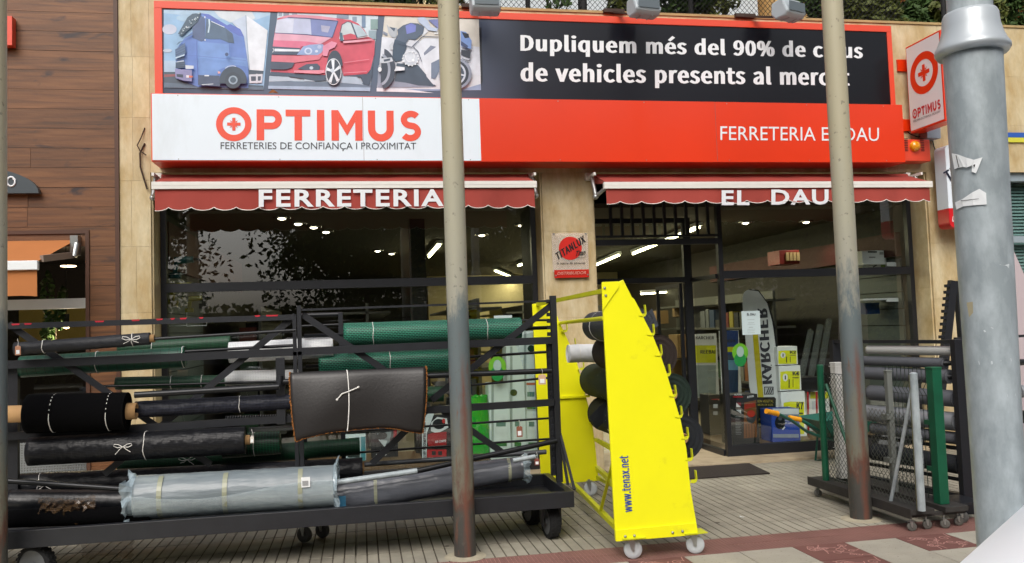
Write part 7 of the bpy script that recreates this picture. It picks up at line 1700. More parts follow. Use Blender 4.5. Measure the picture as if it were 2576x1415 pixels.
# charcoal sack
sk = thing('charcoal_sack', 'brown paper charcoal sack with yellow ring lettering between cartons', 'sack', W(1915,1085,9.62))
f = MB(); vs = []; rr = random.Random(5)
for i in range(13):
    u = i/12
    for k in range(24):
        an = 2*math.pi*k/24; w = .185*(1-.10*(2*u-1)**4) ; d_ = .10*(1-u**6*.9)
        ca_, sa_ = math.cos(an), math.sin(an)
        x = math.copysign(abs(ca_)**.6, ca_)*w*(1+.06*u); y = math.copysign(abs(sa_)**.8, sa_)*d_
        vs.append(Vector((W(1915,1085,9.62).x+x+.006*rr.uniform(-1,1), 9.72+y+.008*rr.uniform(-1,1), .134+u*.46+.01*math.sin(k)*u)))
f.add(vs, [(i*24+k, i*24+(k+1) % 24, (i+1)*24+(k+1) % 24, (i+1)*24+k) for i in range(12) for k in range(24)], 0, True)
f.add([vs[12*24+k] for k in range(24)], [tuple(range(24))])
f.build('bag', mat('kraft paper', '#7a6246', rough=.85, var=.12, bump=.4, bscale=18), sk)
P_ = Print(lambda x, y: W(x, y, 9.595), NV); P_.p([(1887,1075),(1950,1077),(1952,1002),(1948,998),(1890,999)], '#1d1a12'); P_.build('printed_panel', sk)
GI = mat('gold ink', '#9c8d3a', rough=.5)
text('CARBON VEGETAL', W(1890,1012,9.59), W(1946,1012,9.59), W(1890,1005,9.59), GI, sk, bold=.01); text('CHARBON DE BOIS', W(1892,1020,9.59), W(1944,1020,9.59), W(1892,1015,9.59), GI, sk, bold=.01); text('BARBACOA', W(1900,1057,9.59), W(1940,1057,9.59), W(1900,1051,9.59), GI, sk, bold=.01); text('EL VENDRELL', W(1887,1071,9.59), W(1950,1072,9.59), W(1887,1064,9.59), GI, sk, bold=.01)
# feather flag
fl = thing('feather_flag', 'tall grey white feather flag with yellow stripe and mirrored black lettering', 'flag', W(1930,1090,9.95))
YFg = 9.68
out = [(1868,745),(1872,735),(1880,729),(1893,727),(1908,731),(1920,742),(1931,762),(1940,790),(1946,818),(1953,865),(1959,912),(1965,975),(1969,1040),(1926,1046),(1900,1040),(1885,971),(1880,900),(1873,830),(1869,790)]
f = MB(); f.prism([W(x, y, YFg) for x, y in out][::-1], (0,.004,0)); f.build('cloth', mat('flag cloth', '#c9cccb', rough=.7, var=.05), fl)
P_ = Print(lambda x, y: W(x, y, YFg-.001), NV); P_.p([(1892,820),(1905,820),(1912,900),(1921,1000),(1907,1000),(1898,900)], '#b5a91d'); P_.p([(1935,770),(1941,785),(1949,818),(1962,912),(1972,1040),(1967,1040),(1957,912),(1944,818)], '#191a1c')
P_.build('stripe', fl)
sans('KARCHER', W(1918,966,YFg-.004), W(1905,775,YFg-.004), W(1943,964,YFg-.004), M_ink, fl, bold=.025)
f = MB()
for s_ in (-1, 1): f.sphere(W(1940,921+s_*3,YFg-.006), .008, n=8)
f.build('umlaut', M_ink, fl)
P_ = Print(lambda x, y: W(x, y, YFg-.002), NV); P_.r(1922,972,1946,992,'#26272a'); P_.r(1924,974,1944,990,'#a9adac'); 
for i in range(3): P_.line([(1928+i*5,990),(1934+i*5,975)], 2.5, '#26272a')
P_.build('emblem', fl)
f = MB(); f.path([W(x, y, YFg+.004) for x, y in ((1975,1090),(1970,1040),(1959,912),(1946,818),(1931,762),(1908,731),(1885,728))], .009, 6); f.build('flag_pole', M_rubber, fl)
# posters behind the side pane
def poster(name, label, px0, py0, px1, py1, Y, parts, txt=()):
    t = thing(name, label, 'poster', W((px0+px1)/2, py1, Y))
    f = MB(); a, b = W(px0, py1, Y), W(px1, py0, Y); f.box(a.x, b.x, Y, Y+.012, a.z, b.z); f.build('board', M_kw, t)
    P_ = Print(lambda x, y: W(x, y, Y-.002), NV)
    for r_, c_ in parts: P_.r(*r_, c_)
    P_.build('print', t)
    for s, x0, y0, x1, y1, m_ in txt: sans(s, W(x0,y1,Y-.004), W(x1,y1,Y-.004), W(x0,y0,Y-.004), m_, t, bold=.015)
    return t
poster('yellow_poster', 'yellow and white poster seen through the side glass of the entrance', 1745, 838, 1802, 1000, 11.2, [((1746,868,1801,912),KY), ((1746,918,1801,998),'#9aa8a6')], [('KARCHER',1750,845,1796,853,M_ink), ('REEBAI',1762,880,1799,889,M_ink)])
poster('blue_poster', 'blue and yellow poster above the cartons left of the flag', 1816, 830, 1858, 990, 10.25, [((1817,831,1857,900),'#26468c'), ((1817,872,1857,885),KY), ((1817,890,1857,988),'#1d3a5c'), ((1817,905,1857,930),'#5f97b5')], [('ROPA',1826,853,1850,861,M_ink)])
# ladder/white carton etc in right window upper part
t = wbox('machine_carton', 'white carton on the upper shelf right of the beige pole', 2171, 629, 2228, 682, 9.6, .3, M_kw, z0=None)
P_ = pr(t, 9.6); P_.r(2183,631,2206,635,'#4a4c4a'); P_.r(2186,645,2202,648,'#8a8d8b'); P_.r(2212,633,2222,640,'#9a9d9b'); P_.e(2221,668,6,6,'#7f9a50'); P_.line([(2196,671),(2207,664)],3,'#333533'); P_.build('printed_picture', t)
for z, lab in ((1, 'upper'), (2, 'lower')):
    y0 = 660 if z == 1 else 749
    t = thing('wall_shelf', 'white %s wall shelf with curved bracket at the right end of the right window' % lab, 'shelf', W(2280, y0, 9.5))
    f = MB(); f.prism([W(x, y0+dy_, 9.42) for x, dy_ in ((2231,0),(2302,-1),(2300,18),(2288,17),(2278,9),(2231,9))][::-1], (0,.02,0)); f.build('bracket', M_white, t)
    a, b = W(2165, y0+4, 9.5), W(2300, y0, 9.5); f = MB(); f.box(a.x, b.x, 9.44, 9.8, b.z-.012, b.z+.008); f.build('board', M_white, t)
f = MB(); a = W(2307,700,9.25); f.box(a.x-.02, a.x+.035, 9.22, 9.26, .15, 2.9); tag(f.build('white_upright', M_white), 'white metal shelf upright along the right edge of the right window', 'upright')
# crates and red shelf deep in
t = wbox('red_crate', 'red plastic crate hanging high in the middle of the right window', 1962, 628, 2010, 664, 10.9, .35, mat('red crate', '#7d2018', rough=.5), z0=None)
for i in range(4): f = MB(); a = W(1978+i*9, 655, 10.89); b = W(1984+i*9, 634, 10.89); f.box(a.x, b.x, 10.885, 10.899, a.z, b.z); f.build('slot', mat('crate slot', '#b59a6a', rough=.6), t)
# red hand truck
t = thing('hand_truck', 'red hand truck frame standing behind the yellow cartons on the right', 'hand truck', W(2040,1095,9.7))
for x in (2032, 2054):
    f = MB(); f.tube(W(x+2,1092,9.7), W(x,985,9.7), .013, n=8); f.build('tube', mat('red tube', '#a3161c', rough=.4), t)
t = wbox('tool_carton', 'yellow and white carton behind the red hand truck', 2037, 985, 2085, 1075, 10.0, .3, M_kw); P_ = pr(t, 10.0); P_.r(2038,985,2084,1002,KY); P_.r(2038,1045,2084,1062,KY); P_.r(2042,1008,2060,1030,'#c8cdd0'); P_.build('print', t)
t = wbox('black_crate', 'black plastic crate on the display right of the stacked cartons', 2016, 947, 2070, 985, 9.9, .35, mat('black crate', '#141416', rough=.5), z0=None)
for i, x in enumerate((2016, 2040, 2062)):
    f = MB(); a, b = W(x, 945, 9.8), W(x+24, 830-i*14, 9.9); f.beam(a, b, .05, .06); tag(f.build('film_wrapped_profile', mat('dusty clear film', '#6c7572', rough=.2, alpha=.3, spec=.9, bump=.6)), ['leftmost film wrapped profile leaning in the right window', 'middle film wrapped profile leaning in the right window', 'rightmost film wrapped profile leaning in the right window'][i], 'profile')
t = wbox('blue_canister', 'blue plastic canister low on the right window shelf', 2178, 760, 2212, 790, 9.7, .2, mat('blue canister', '#1d3d6a', rough=.4), z0=None)
# notices and stickers on the glass
def notice(name, label, px0, py0, px1, py1, Y, lines, head=None):
    t = thing(name, label, 'notice', W((px0+px1)/2, py1, Y)); f = MB(); a, b = W(px0, py1, Y), W(px1, py0, Y); f.box(a.x, b.x, Y, Y+.002, a.z, b.z); f.build('sheet', mat('pale notice paper', '#c3d4d6', rough=.6), t)
    for y, x0, x1 in lines:
        f = MB(); a, b = W(x0, y+1, Y-.002), W(x1, y, Y-.002); f.box(a.x, b.x, Y-.0018, Y-.0008, a.z, b.z); f.build('text_line', M_ink, t)
    if head: text(head[0], W(head[1], head[4], Y-.003), W(head[3], head[4], Y-.003), W(head[1], head[2], Y-.003), M_ink, t, bold=.02)
    return t
notice('opening_hours_notice', 'pale printed opening hours sheet taped inside the right window', 1868, 781, 1911, 842, 9.135, [(803,1880,1898),(811,1882,1897),(815,1880,1900),(822,1884,1894),(827,1880,1900),(831,1880,1898),(836,1881,1899)], ('EL DAU', 1879, 787, 1900, 793))
notice('small_notice', 'small pale sheet on the glass above the upper green wire roll', 1243, 792, 1288, 812, 9.135, [(800,1262,1275)])
for px, py, w, h, lab in ((1862,890,42,84,'round green sticker on the glass left of the flag'), (1251,925,46,78,'round green sticker behind the rack at the right of the left window')):
    t = thing('round_sticker', lab, 'sticker', W(px, py+h/2, 9.13)); 
    P_ = Print(lambda x, y: W(x, y, 9.135), NV, step=.0008); P_.e(px, py-4, w*.48, w*.55, '#5f9e2a', n=30); P_.e(px, py+14, w*.36, w*.42, '#1f7a3c', n=24); P_.e(px, py-6, w*.22, w*.32, '#8fa9a0', n=20); P_.build('print', t)
# left window: lower display goods
t = wbox('garden_tool_box', 'long pale box with dark brand lettering low in the left window', 776, 1118, 860, 1144, 9.4, .25, mat('pale blue box', '#a9bcc0', rough=.5), z0=None); sans('GARDENA', W(792,1137,9.395), W(843,1134.5,9.395), W(792,1127,9.395), M_ink, t, bold=.03)
P_ = pr(t, 9.4); P_.e(784,1132,5,7,'#a02a38'); P_.build('emblem', t)
t = wbox('teal_box', 'pale box with dark picture and teal end right of the long lettered box', 868, 1096, 920, 1160, 9.4, .25, mat('pale blue box', '#a9bcc0'), z0=None); P_ = pr(t, 9.4); P_.r(874,1108,905,1150,'#1e3030'); P_.r(908,1098,919,1158,'#3b7c86'); P_.r(876,1100,904,1106,'#c9d0c4'); P_.build('print', t)
t = wbox('compressor_box', 'white and black carton with red compressor picture behind the middle pole', 1062, 1040, 1140, 1152, 9.3, .3, mat('black carton', '#17181a'), z0=None)
P_ = pr(t, 9.3); P_.p([(1062,1152),(1073,1152),(1074,1088),(1092,1040),(1062,1040)], '#c3cfd2'); P_.p([(1084,1062),(1100,1048),(1124,1052),(1128,1075),(1100,1090),(1084,1084)], '#c3c9cb'); P_.e(1104,1066,16,13,'#202226'); P_.p([(1076,1092),(1088,1088),(1123,1085),(1123,1124),(1080,1128),(1075,1112)], '#8c1d22'); P_.r(1074,1130,1123,1150,'#a4242a'); P_.r(1086,1134,1096,1144,'#2a2a2c'); P_.r(1102,1134,1112,1144,'#2a2a2c'); P_.e(1116,1058,4,6,'#b03030'); P_.build('printed_picture', t)
sans('LUFTKOMPRESSOR', W(1071.5,1150,9.292), W(1071.5,1062,9.292), W(1064,1150,9.292), M_ink, t, bold=.02); sans('AIR COMPR', W(1094,1114,9.292), W(1122,1111,9.292), W(1094,1108,9.292), LW, t, bold=.01, shear=.2)
t = wbox('power_tool_box', 'dark carton with tilted tool picture left of the compressor carton', 934, 1078, 1000, 1152, 9.4, .25, mat('dark carton', '#1b1c1f', rough=.5), z0=None); P_ = pr(t, 9.4); P_.p([(948,1090),(985,1085),(980,1112),(968,1118)], '#6f7a7c'); P_.e(962,1095,12,9,'#15161a'); P_.p([(952,1105),(975,1108),(968,1125)], '#a9b3b5'); P_.r(990,1082,998,1105,'#8c1d22'); P_.build('printed_picture', t)
sans('BOLO', W(946,1146,9.392), W(972,1145,9.392), W(946,1141,9.392), LW, t, bold=.02)
gbg = thing('green_bag', 'bright green shiny plastic sack behind the rack near the white cartons', 'sack', W(1210,1138,9.5))
f = MB(); vs = []; rr = random.Random(8); c = W(1208,1138,9.35); wd = size(27, c)
for i in range(15):
    u = i/14
    for k in range(24):
        an = 2*math.pi*k/24; vs.append(Vector((c.x+math.cos(an)*wd*(1+.08*math.sin(u*9+k))*(1-.15*u**4), 9.38+math.sin(an)*.11*(1+.12*math.sin(k*3+u*7)), c.z+u*size(142, c)+.012*math.sin(k*2.2)*u)))
f.add(vs, [(i*24+k, i*24+(k+1) % 24, (i+1)*24+(k+1) % 24, (i+1)*24+k) for i in range(14) for k in range(24)], 0, True); f.add(vs[-24:], [tuple(range(24))])
f.build('bag', mat('green plastic', '#1f9a2b', rough=.22, var=.1, bump=.7, bscale=12, spec=.8), gbg)
for x0, y0, x1, y1, Yc, hole, lab in ((1234,962,1280,1134,9.25,None,'leftmost tall white carton behind the rack at the right end of the left window'), (1281,869,1316,1134,9.27,(1292,987),'middle tall white carton with a round hole'), (1316,831,1352,1134,9.29,(1336,876),'rightmost and tallest white carton with a round hole')):
    t = wbox('tall_carton', lab, x0, y0, x1, y1, Yc, .25, mat('mint white carton', '#c6d6d2', rough=.5, var=.03), z0=.141)
    P_ = pr(t, Yc); P_.r(x0+2, y0+2, x0+8, 1128, '#8d9e9b')
    if hole: P_.e(hole[0], hole[1], 9, 8.5, '#123524'); 
    P_.r(x0+11, 1040, x1-3, 1125, '#c6d3d0'); P_.r(x0+13, 1112, x1-5, 1122, '#2c6b34'); P_.r(x0+14, 1060, x1-8, 1072, '#567a74')
    if x0 == 1316: P_.r(x0+8, 962, x1-4, 1030, '#c6d3d0'); P_.r(x0+8, 962, x1-4, 968, '#b96a4a'); P_.r(x0+10, 985, x1-8, 997, '#5b8178'); P_.r(x0+9, 1020, x1-5, 1028, '#2c6b34')
    P_.build('print', t)
# tools on the slatwall and hanging goods in the left window
def tool(label, px, py, Y, c_, s=1., seed=0):
    rr = random.Random(seed); c = W(px, py, Y); t = thing('power_tool', label, 'tool', c); f = MB()
    f.tube(c, c+Vector((.16*s,0,.01)), .035*s, .03*s, n=12); f.beam(c+Vector((.02*s,0,0)), c+Vector((.0,0,-.12*s)), .035*s, .045*s, up=(0,1,0)); f.box(c.x-.04*s, c.x+.05*s, Y-.03*s, Y+.03*s, c.z-.16*s, c.z-.11*s)
    f.build('body', mat('tool '+c_, c_, rough=.4), t); g = MB(); g.tube(c+Vector((.16*s,0,.01)), c+Vector((.24*s,0,.012)), .012*s, n=8); g.build('nozzle', M_rubber, t)
tool('teal power tool hanging high at the left end of the left window', 440, 655, 9.5, '#0f5a5c', 1.2)
tool('yellow and black tool on the rail at the left end of the left window', 430, 722, 9.4, '#8f8a1a', 1.3)
tool('dark tool hanging right of the yellow one', 512, 735, 9.5, '#2a2620', 1.1)
tool('yellow and black tool hanging below the window rail', 475, 752, 9.5, '#77731a', .9)
hk = thing('wire_hook', 'white wire display hooks on the grey slatted wall in the left window', 'hook', W(440,690,9.5))
for x0, y0 in ((418,690),(470,820),(420,820)):
    f = MB(); f.path([W(x0,y0-35,9.45), W(x0,y0,9.45), W(x0+50,y0-2,9.3), W(x0+50,y0-16,9.3)], .004, 4); f.build('hook', M_white, hk)
# ---- shelving gondolas with goods
M_shelf = mat('shelf grey', '#4b4c48', rough=.5)
rr = random.Random(12)
gn = 0
prods = ['#5f2420', '#2d3c55', '#7c722c', '#3c3f38', '#6a6a64', '#23402c', '#7a4a22', '#1d1f24', '#52565a']
glabels = {}
for gi, (x, y0, y1, face) in enumerate(((-1.35,11.9,14.9,1), (.1,11.6,15.6,1), (1.55,11.0,15.0,1), (2.95,15.0,19.0,1), (5.9,11.2,15.0,-1), (5.0,15.5,19.5,-1))):
    t = thing('shelving_unit', ['tall metal shelving far left in the dim shop', 'second metal shelving unit from the left in the dim shop', 'metal shelving unit behind the middle pole in the dim shop', 'metal shelving deep behind the middle pilaster', 'metal shelving behind the stacked yellow cartons', 'metal shelving deep inside right of the aisle'][gi], 'shelf', (x, (y0+y1)/2, .02))
    f = MB(); f.box(x-.02, x+.02, y0, y1, .02, 2.0); f.build('back_panel', M_shelf, t)
    for z in (.25, .65, 1.05, 1.45, 1.85):
        f = MB(); f.box(x-.32, x+.32, y0, y1, z, z+.03); f.build('shelf_board', M_shelf, t)
        if z > 1.8: continue
        yy = y0+.05
        while yy < y0+1.9:
            w = rr.uniform(.12, .30); h = rr.uniform(.12, .32)
            for s_ in (-1,):
                c_ = rr.choice(prods)
                b = MB(); b.box(min(x+s_*.05, x+s_*.28), max(x+s_*.05, x+s_*.28), yy, yy+w*.9, z+.031, z+.03+h); o = b.build('packaged_goods', mat('pack '+c_, c_, rough=.5, rnd=.3))
                cn = {'#5f2420':'dark red','#2d3c55':'dark blue','#7c722c':'mustard yellow','#3c3f38':'grey green','#6a6a64':'grey','#23402c':'dark green','#7a4a22':'brown','#1d1f24':'black','#52565a':'slate grey'}[c_]; tag(o, 'small %s package standing on a dim shelf inside the shop' % cn, 'goods', '%s packages on the shop shelves' % cn)
            yy += w+.02
t = thing('shop_counter', 'long wooden counter at the back of the shop aisle', 'counter', (4.2, 17.5, .02)); f = MB(); f.box(3.6, 6.0, 17.5, 18.1, .02, 1.0); f.build('front', mat('counter wood', '#5c4a32', rough=.5), t); f = MB(); f.box(3.55, 6.05, 17.45, 18.15, 1.0, 1.04); f.build('top', M_shelf, t)
for i, (x, y, w, h) in enumerate(((1706,840,30,60),(1680,905,34,40),(1655,780,26,34),(1712,770,22,26))):
    t = wbox('stacked_carton', 'brown carton %s' % ['standing beside the aisle behind the yellow rack hooks', 'lowest of the brown cartons along the aisle', 'high on the left of the aisle behind the rack top', 'high on the right side of the aisle'][i], x, y, x+w, y+h, 13.5+i*.4, .4, mat('brown carton', '#7a6240', rough=.8), z0=None)
# christmas-like plant in the neighbour window
def leafcloud(name, c, rad, n, size_, m, parent, seed=0, flat=.0, shell=.45):
    rr = random.Random(seed); f = MB(); vs = []; fs = []
    lumps = [(Vector((rr.uniform(-1,1)*rad[0]*.7, rr.uniform(-1,1)*rad[1]*.7, rr.uniform(-1,1)*rad[2]*.7)), rr.uniform(.25,.55)) for _ in range(max(5, n//260))]
    for i in range(n):
        lc, lr = rr.choice(lumps)
        while True:
            v = Vector((rr.uniform(-1,1), rr.uniform(-1,1), rr.uniform(-1,1)))
            if v.length < 1: break
        v = v.normalized()*(v.length**.5)
        p = Vector(c)+lc+Vector((v.x*rad[0]*lr, v.y*rad[1]*lr, v.z*rad[2]*lr))
        a = Vector((rr.gauss(0,1), rr.gauss(0,1), rr.gauss(0,1))).normalized(); b = a.orthogonal().normalized(); s_ = size_*rr.uniform(.6,1.3)
        k = len(vs); q = a.cross(b)
        vs += [p-a*s_, p+b*s_*.55, p+a*s_, p-b*s_*.55+q*s_*.2]; fs.append((k, k+1, k+2, k+3))
    f.add(vs, fs); return f.build(name, m, parent)
M_leaf = mat('dark leaves', '#3d5428', rough=.6, var=.35, vscale=1.2, spec=.3)
M_leaf2 = mat('olive leaves', '#575f2c', rough=.6, var=.3, vscale=1.5, spec=.3)
M_bark = mat('bark', '#3a3028', rough=.9, var=.2, bump=.4)
t = thing('hanging_plant', 'dark sprig plant hanging behind the neighbouring window', 'plant', W(140,800,9.3)); leafcloud('foliage', W(140,800,9.4), (.12,.1,.45), 500, .035, M_leaf, t, 4)
f = MB(); f.tube(W(140,900,9.4), W(140,700,9.4), .006, n=5); f.build('stem', M_bark, t)

# ================================================================ TERRACE ABOVE THE SHOP: net, plants, houses behind
nf = thing('terrace_net', 'black diamond mesh net fence along the terrace above the banner', 'fence', (2.5, 9.3, WT))
f = MB(); x = -2.0; H = .75
while x < 6.6:
    f.tube((x,9.45,WT+.02), (x+H*.9,9.45,WT+.02+H), .0035, n=3, caps=False); f.tube((x+H*.9,9.452,WT+.02), (x,9.452,WT+.02+H), .0035, n=3, caps=False); x += .062
o = f.build('mesh', M_rubber, nf); o['kind'] = 'stuff'
for x in (-1.4, .45, 2.05, 2.72, 4.1, 5.95, 7.6):
    f = MB(); f.tube((x,9.5,WT), (x,9.5,WT+1.1), .03 if x != 2.72 else .055, n=10); f.build('post', M_rubber, nf)
def bush(px, Y, z0, rad, n, lab, seed, m=None, sz=.055, grp='potted bushes and climbers on the terrace'):
    c = W(px, 0, Y); t = thing('terrace_bush', lab, 'bush', (c.x, Y, z0), grp)
    leafcloud('foliage', (c.x, Y, z0+.62), (rad[0]*1.15, rad[1], .62), int(n*2.6), sz*1.15, m or M_leaf, t, seed)
    f = MB(); rr = random.Random(seed)
    for k in range(3): f.path([(c.x+rr.uniform(-.1,.1),Y,z0-.2), (c.x+rr.uniform(-.15,.15),Y+.02,z0+rad[2]*.5), (c.x+rr.uniform(-.3,.3),Y,z0+rad[2]*1.1)], .016, 5)
    f.build('stems', M_bark, t)
zt_ = WT-.1
for i, (px, rx, n, lab) in enumerate(((900,.55,700,'sparse terrace bush above the car picture'), (1040,.35,500,'small terrace bush above the motorcycle picture'), (1170,.35,300,'thin twiggy terrace plant beside the middle pole top'), (1400,.22,90,'few bare terrace twigs right of the first floodlight'), (1570,.25,450,'narrow terrace climber left of the second floodlight'), (1700,.4,900,'dense dark terrace bush right of the second floodlight'), (1830,.35,500,'loose terrace bush above the end of the slogan'), (2030,.25,500,'small terrace bush beside the third floodlight'), (2180,.6,1300,'wide terrace bush behind the beige pole top'), (2300,.5,1100,'dark leafy terrace bush above the orange banner corner'), (2420,.4,800,'terrace bush behind the thick lamp post top'), (2520,.30,500,'rightmost leafy terrace bush'))):
    bush(px, 9.75+.2*(i % 2), zt_, (rx, .3, .32), n, lab, 30+i, M_leaf if i % 2 else M_leaf2)
tt = thing('terrace_tree', 'dark tree trunk rising behind the parapet above the slogan', 'tree', (3.9, 10.4, 4.9))
c = W(1725,10,10.4); f = MB(); f.tube((c.x,10.4,3.4), (c.x+.05,10.4,6.6), .16, .12, n=12); f.build('trunk', M_bark, tt); leafcloud('crown', (c.x,10.4,7.6), (1.5,1.2,1.3), 1500, .09, M_leaf, tt, 77)
tt = thing('terrace_tree', 'dark tree trunk behind the parapet right of the orange banner corner', 'tree', (7.3, 10.4, 4.9))
c = W(2347,40,10.4); f = MB(); f.tube((c.x,10.4,3.4), (c.x+.05,10.4,6.6), .12, .10, n=12); f.build('trunk', M_bark, tt); leafcloud('crown', (c.x,10.4,7.4), (1.4,1.2,1.2), 1500, .09, M_leaf, tt, 78)
# apartment blocks behind
M_beige = mat('beige render', '#d8c89c', rough=.9, var=.06); M_orr = mat('orange render', '#c49468', rough=.9, var=.06)
M_win = mat('far window', '#2e3438', rough=.2)
def block(name, label, x0, x1, Y, h, m, wins=True, bal=None):
    t = thing(name, label, 'building', ((x0+x1)/2, Y, 0)); f = MB(); f.box(x0, x1, Y, Y+8, 0, h); f.build('wall', m, t)
    z = 3.4; 
    while z < h-2:
        x = x0+1.2
        while x < x1-1.5 and wins:
            w = MB(); w.box(x, x+1.2, Y-.03, Y+.02, z+.9, z+2.3); wo = w.build('window', M_win, t)
            fr = MB(); fr.box(x-.06, x+1.26, Y-.05, Y-.032, z+2.3, z+2.37); fr.box(x-.06, x+1.26, Y-.08, Y-.032, z+.82, z+.9); fr.box(x+.57, x+.63, Y-.045, Y-.031, z+.9, z+2.3); fr.build('frame', M_white, wo); x += 3.1
        if bal is not None:
            b = MB(); b.box(x0+.5, x1-.5, Y-1.0, Y, z-.1, z+.05); b.box(x0+.5, x1-.5, Y-1.0, Y-.94, z+.05, z+.9); b.build('balcony', bal, t)
        z += 3.1
block('apartment_block', 'beige apartment block behind the terrace, left of the middle pole', -14, 1.5, 24, 19, M_orr, bal=M_orr)
block('apartment_block', 'cream apartment block with pale balconies behind the terrace bushes', 1.7, 11.0, 21, 19, M_beige, bal=mat('balcony white', '#b9c0c4', rough=.7))
block('apartment_block', 'yellowish apartment block at the far right behind the lamp post', 11.4, 30, 19, 18, mat('yellow render', '#e0bb80', rough=.9), bal=M_orr)

# ================================================================ STREET SIDE, reflected in the windows
def street_tree(x, y, h, rc, label, seed, n=15000, ls=.13):
    t = thing('street_tree', label, 'tree', (x, y, -.1), 'trees across the street'); rr = random.Random(seed)
    f = MB(); f.tube((x,y,-.3), (x+.1,y,h*.42), .20, .14, n=12); f.build('trunk', M_bark, t)
    f = MB()
    for k in range(7):
        a = 2*math.pi*k/7+rr.uniform(-.3,.3); f.path([(x+.1,y,h*.38), (x+rc*.35*math.cos(a),y+rc*.35*math.sin(a),h*.58), (x+rc*.8*math.cos(a),y+rc*.8*math.sin(a),h*.78)], .06, 6)
    f.build('limbs', M_bark, t)
    leafcloud('crown', (x,y,h*.66), (rc*1.25, rc*1.1, h*.40), n, ls, M_leaf if seed % 2 else M_leaf2, t, seed)
tx = [(-13,-9,7.4,3.4),(-7.75,-8,7.4,2.7),(-10.5,-11,7,2.8),(.2,-9,7.6,2.7),(4.6,-8.5,7.6,3.2),(9.6,-9,7.4,3.3),(14.6,-9,7.6,3.4),(20.5,-9,7.4,3.6),(-18,-10,7.4,3.6)]
for i, (x, y, h, rc) in enumerate(tx): street_tree(x, y, h, rc, ['leafy street tree far left behind the viewer', 'leafy street tree behind the viewer on the left', 'smaller street tree left of the sky gap', 'large street tree right of the sky gap', 'broad street tree straight behind the viewer', 'street tree behind the viewer on the right', 'tall street tree farther right behind the viewer', 'last street tree on the right behind the viewer', 'first street tree on the left behind the viewer'][i], 100+i, *((24000, .105) if i in (1, 3) else (15000, .13)))
f = MB(); f.box(-40, 40, -26, -22, 0, 4.2); 
hd = thing('hedge', 'long dark hedge beyond the street trees behind the viewer', 'hedge', (0, -18, 0)); f = MB(); f.box(-40, 40, -18.6, -17.6, 0, 2.6); f.build('inner_mass', mat('hedge inside', '#161c0f', rough=.9), hd)
rr = random.Random(5); vs = []; fs = []
for i in range(9000):
    p = Vector((rr.uniform(-38,38), -17.4+rr.uniform(-.35,.35), rr.uniform(0,2.9))); a = Vector((rr.gauss(0,1), rr.gauss(0,1), rr.gauss(0,1))).normalized()*.16; b = a.orthogonal()*.6; k = len(vs); vs += [p-a, p+b, p+a, p-b]; fs.append((k,k+1,k+2,k+3))
f = MB(); f.add(vs, fs); o = f.build('leaves', M_leaf2, hd); o['kind'] = 'stuff'

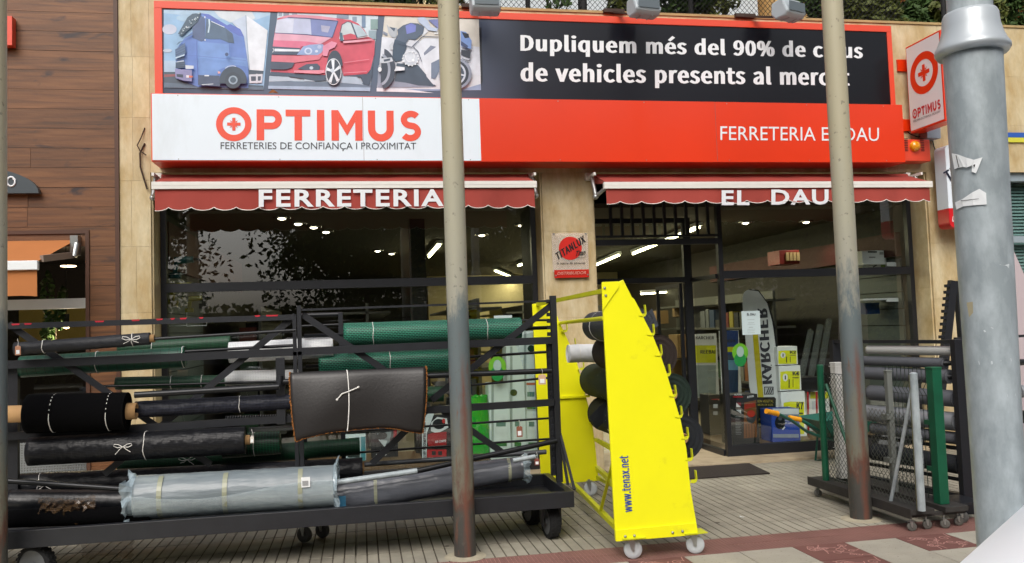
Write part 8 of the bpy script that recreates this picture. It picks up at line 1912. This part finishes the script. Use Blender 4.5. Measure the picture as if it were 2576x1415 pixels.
# ================================================================ PARKED CARS
def car(name, label, x, y, yaw, m_body):
    t = thing(name, label, 'car', (x, y, -.14)); rot = Matrix.Rotation(yaw, 3, 'Z'); O = Vector((x, y, -.14))
    L_, Wd = 4.2, .86
    # side profile (lengthwise s, height) of the lower body and cabin; nose at s=0
    hs = 1.16 if x > 1 and y > 0 else 1.
    prof = [(0,.35,.62),(.05,.62,.74),(.35,.91,.83),(1.05,.985,.85),(1.25,1.0,.86),(3.4,1.02,.86),(4.0,.98,.80),(4.18,.62,.74),(4.15,.35,.66)]
    def add_body(mb):
        n = len(prof); vs = []
        for s_, h, w in prof:
            for u in (-1, -.96, -.55, 0, .55, .96, 1):
                vs.append(Vector((s_, u*w, h*hs - (.06 if abs(u) > .9 else .02 if abs(u) > .5 else 0) - (.10 if abs(u) == 1 else 0))))
        mb.add(vs, [(i*7+j, (i+1)*7+j, (i+1)*7+j+1, i*7+j+1) for i in range(n-1) for j in range(6)], 0, True)
        for s2 in (0, 6):
            lo = [Vector((p.x, p.y*1.0, .22)) for p in (vs[i*7+s2] for i in range(n))]
            mb.add([vs[i*7+s2] for i in range(n)]+lo, [(i, i+1, n+i+1, n+i) for i in range(n-1)], 0, True)
    mb = MB(); add_body(mb); mb.v = [O+rot @ p for p in mb.v]; mb.build('body', m_body, t)
    cab = [(1.15,1.0,.80),(1.75,1.40,.62),(2.3,1.47,.60),(3.1,1.44,.58),(3.75,1.03,.74)]
    mb = MB(); vs = []
    for s_, h, w in cab:
        for u in (-1, -.8, 0, .8, 1): vs.append(Vector((s_, u*w, h*hs-(.05 if abs(u) == 1 else 0))))
    mb.add(vs, [(i*5+j, (i+1)*5+j, (i+1)*5+j+1, i*5+j+1) for i in range(4) for j in range(4) if 1 <= i <= 2], 0, True); mb.v = [O+rot @ p for p in mb.v]; mb.build('roof', m_body, t)
    for nm, i0 in (('windscreen', 0), ('rear_window', 3)):
        g_ = MB(); g_.add([vs[i0*5+j] for j in range(5)]+[vs[(i0+1)*5+j] for j in range(5)], [(j, j+1, 6+j, 5+j) for j in range(4)]); g_.v = [O+rot @ p for p in g_.v]; g_.build(nm, mat('car glass', '#0c0f12', rough=.05, spec=1.), t)
    for s2 in (0, 4):
        g_ = MB(); sgn = -1 if s2 == 0 else 1; pts = [vs[s2], vs[5+s2], vs[10+s2], vs[15+s2], vs[20+s2], Vector((3.75,sgn*.82,1.0*hs)), Vector((1.15,sgn*.83,.99*hs))]; g_.add(pts, [tuple(range(7))]); g_.v = [O+rot @ p for p in g_.v]; g_.build('side_window', mat('car glass', '#0c0f12'), t)
    for s_ in (.72, 3.35):
        for sgn in (-1, 1):
            c = O+rot @ Vector((s_, sgn*.76, .31)); f = MB(); ax = rot @ Vector((0,1,0)); f.tube(c-ax*.1, c+ax*.1, .31, n=28); wo = f.build('wheel', M_rubber, t); f = MB(); f.tube(c+ax*sgn*.09, c+ax*sgn*.108, .2, n=20); f.build('rim', M_chrome, wo)
    for sgn in (-1, 1):
        f = MB(); f.sphere((0,0,0), .10, n=12, sz=.6); f.v = [O+rot @ (p+Vector((.12, sgn*.55, .64))) for p in f.v]; f.build('headlight', M_chrome, t)
    return t
M_carw = mat('white car paint', '#eceff3', rough=.45, spec=.3)
car('parked_car', 'corner of a white parked car at the bottom right edge', 1.70, 1.28, R(30), M_carw)
car('parked_car', 'silver parked car across the street behind the viewer', -6.5, -3.5, R(0), mat('silver car paint', '#8f98a0', rough=.25, metal=.3, coat=.6))
car('parked_car', 'dark blue parked car across the street behind the viewer', 1.5, -3.6, R(0), mat('blue car paint', '#1c2738', rough=.25, coat=.6))
print('tiles', n_t, 'objects', len(bpy.data.objects))
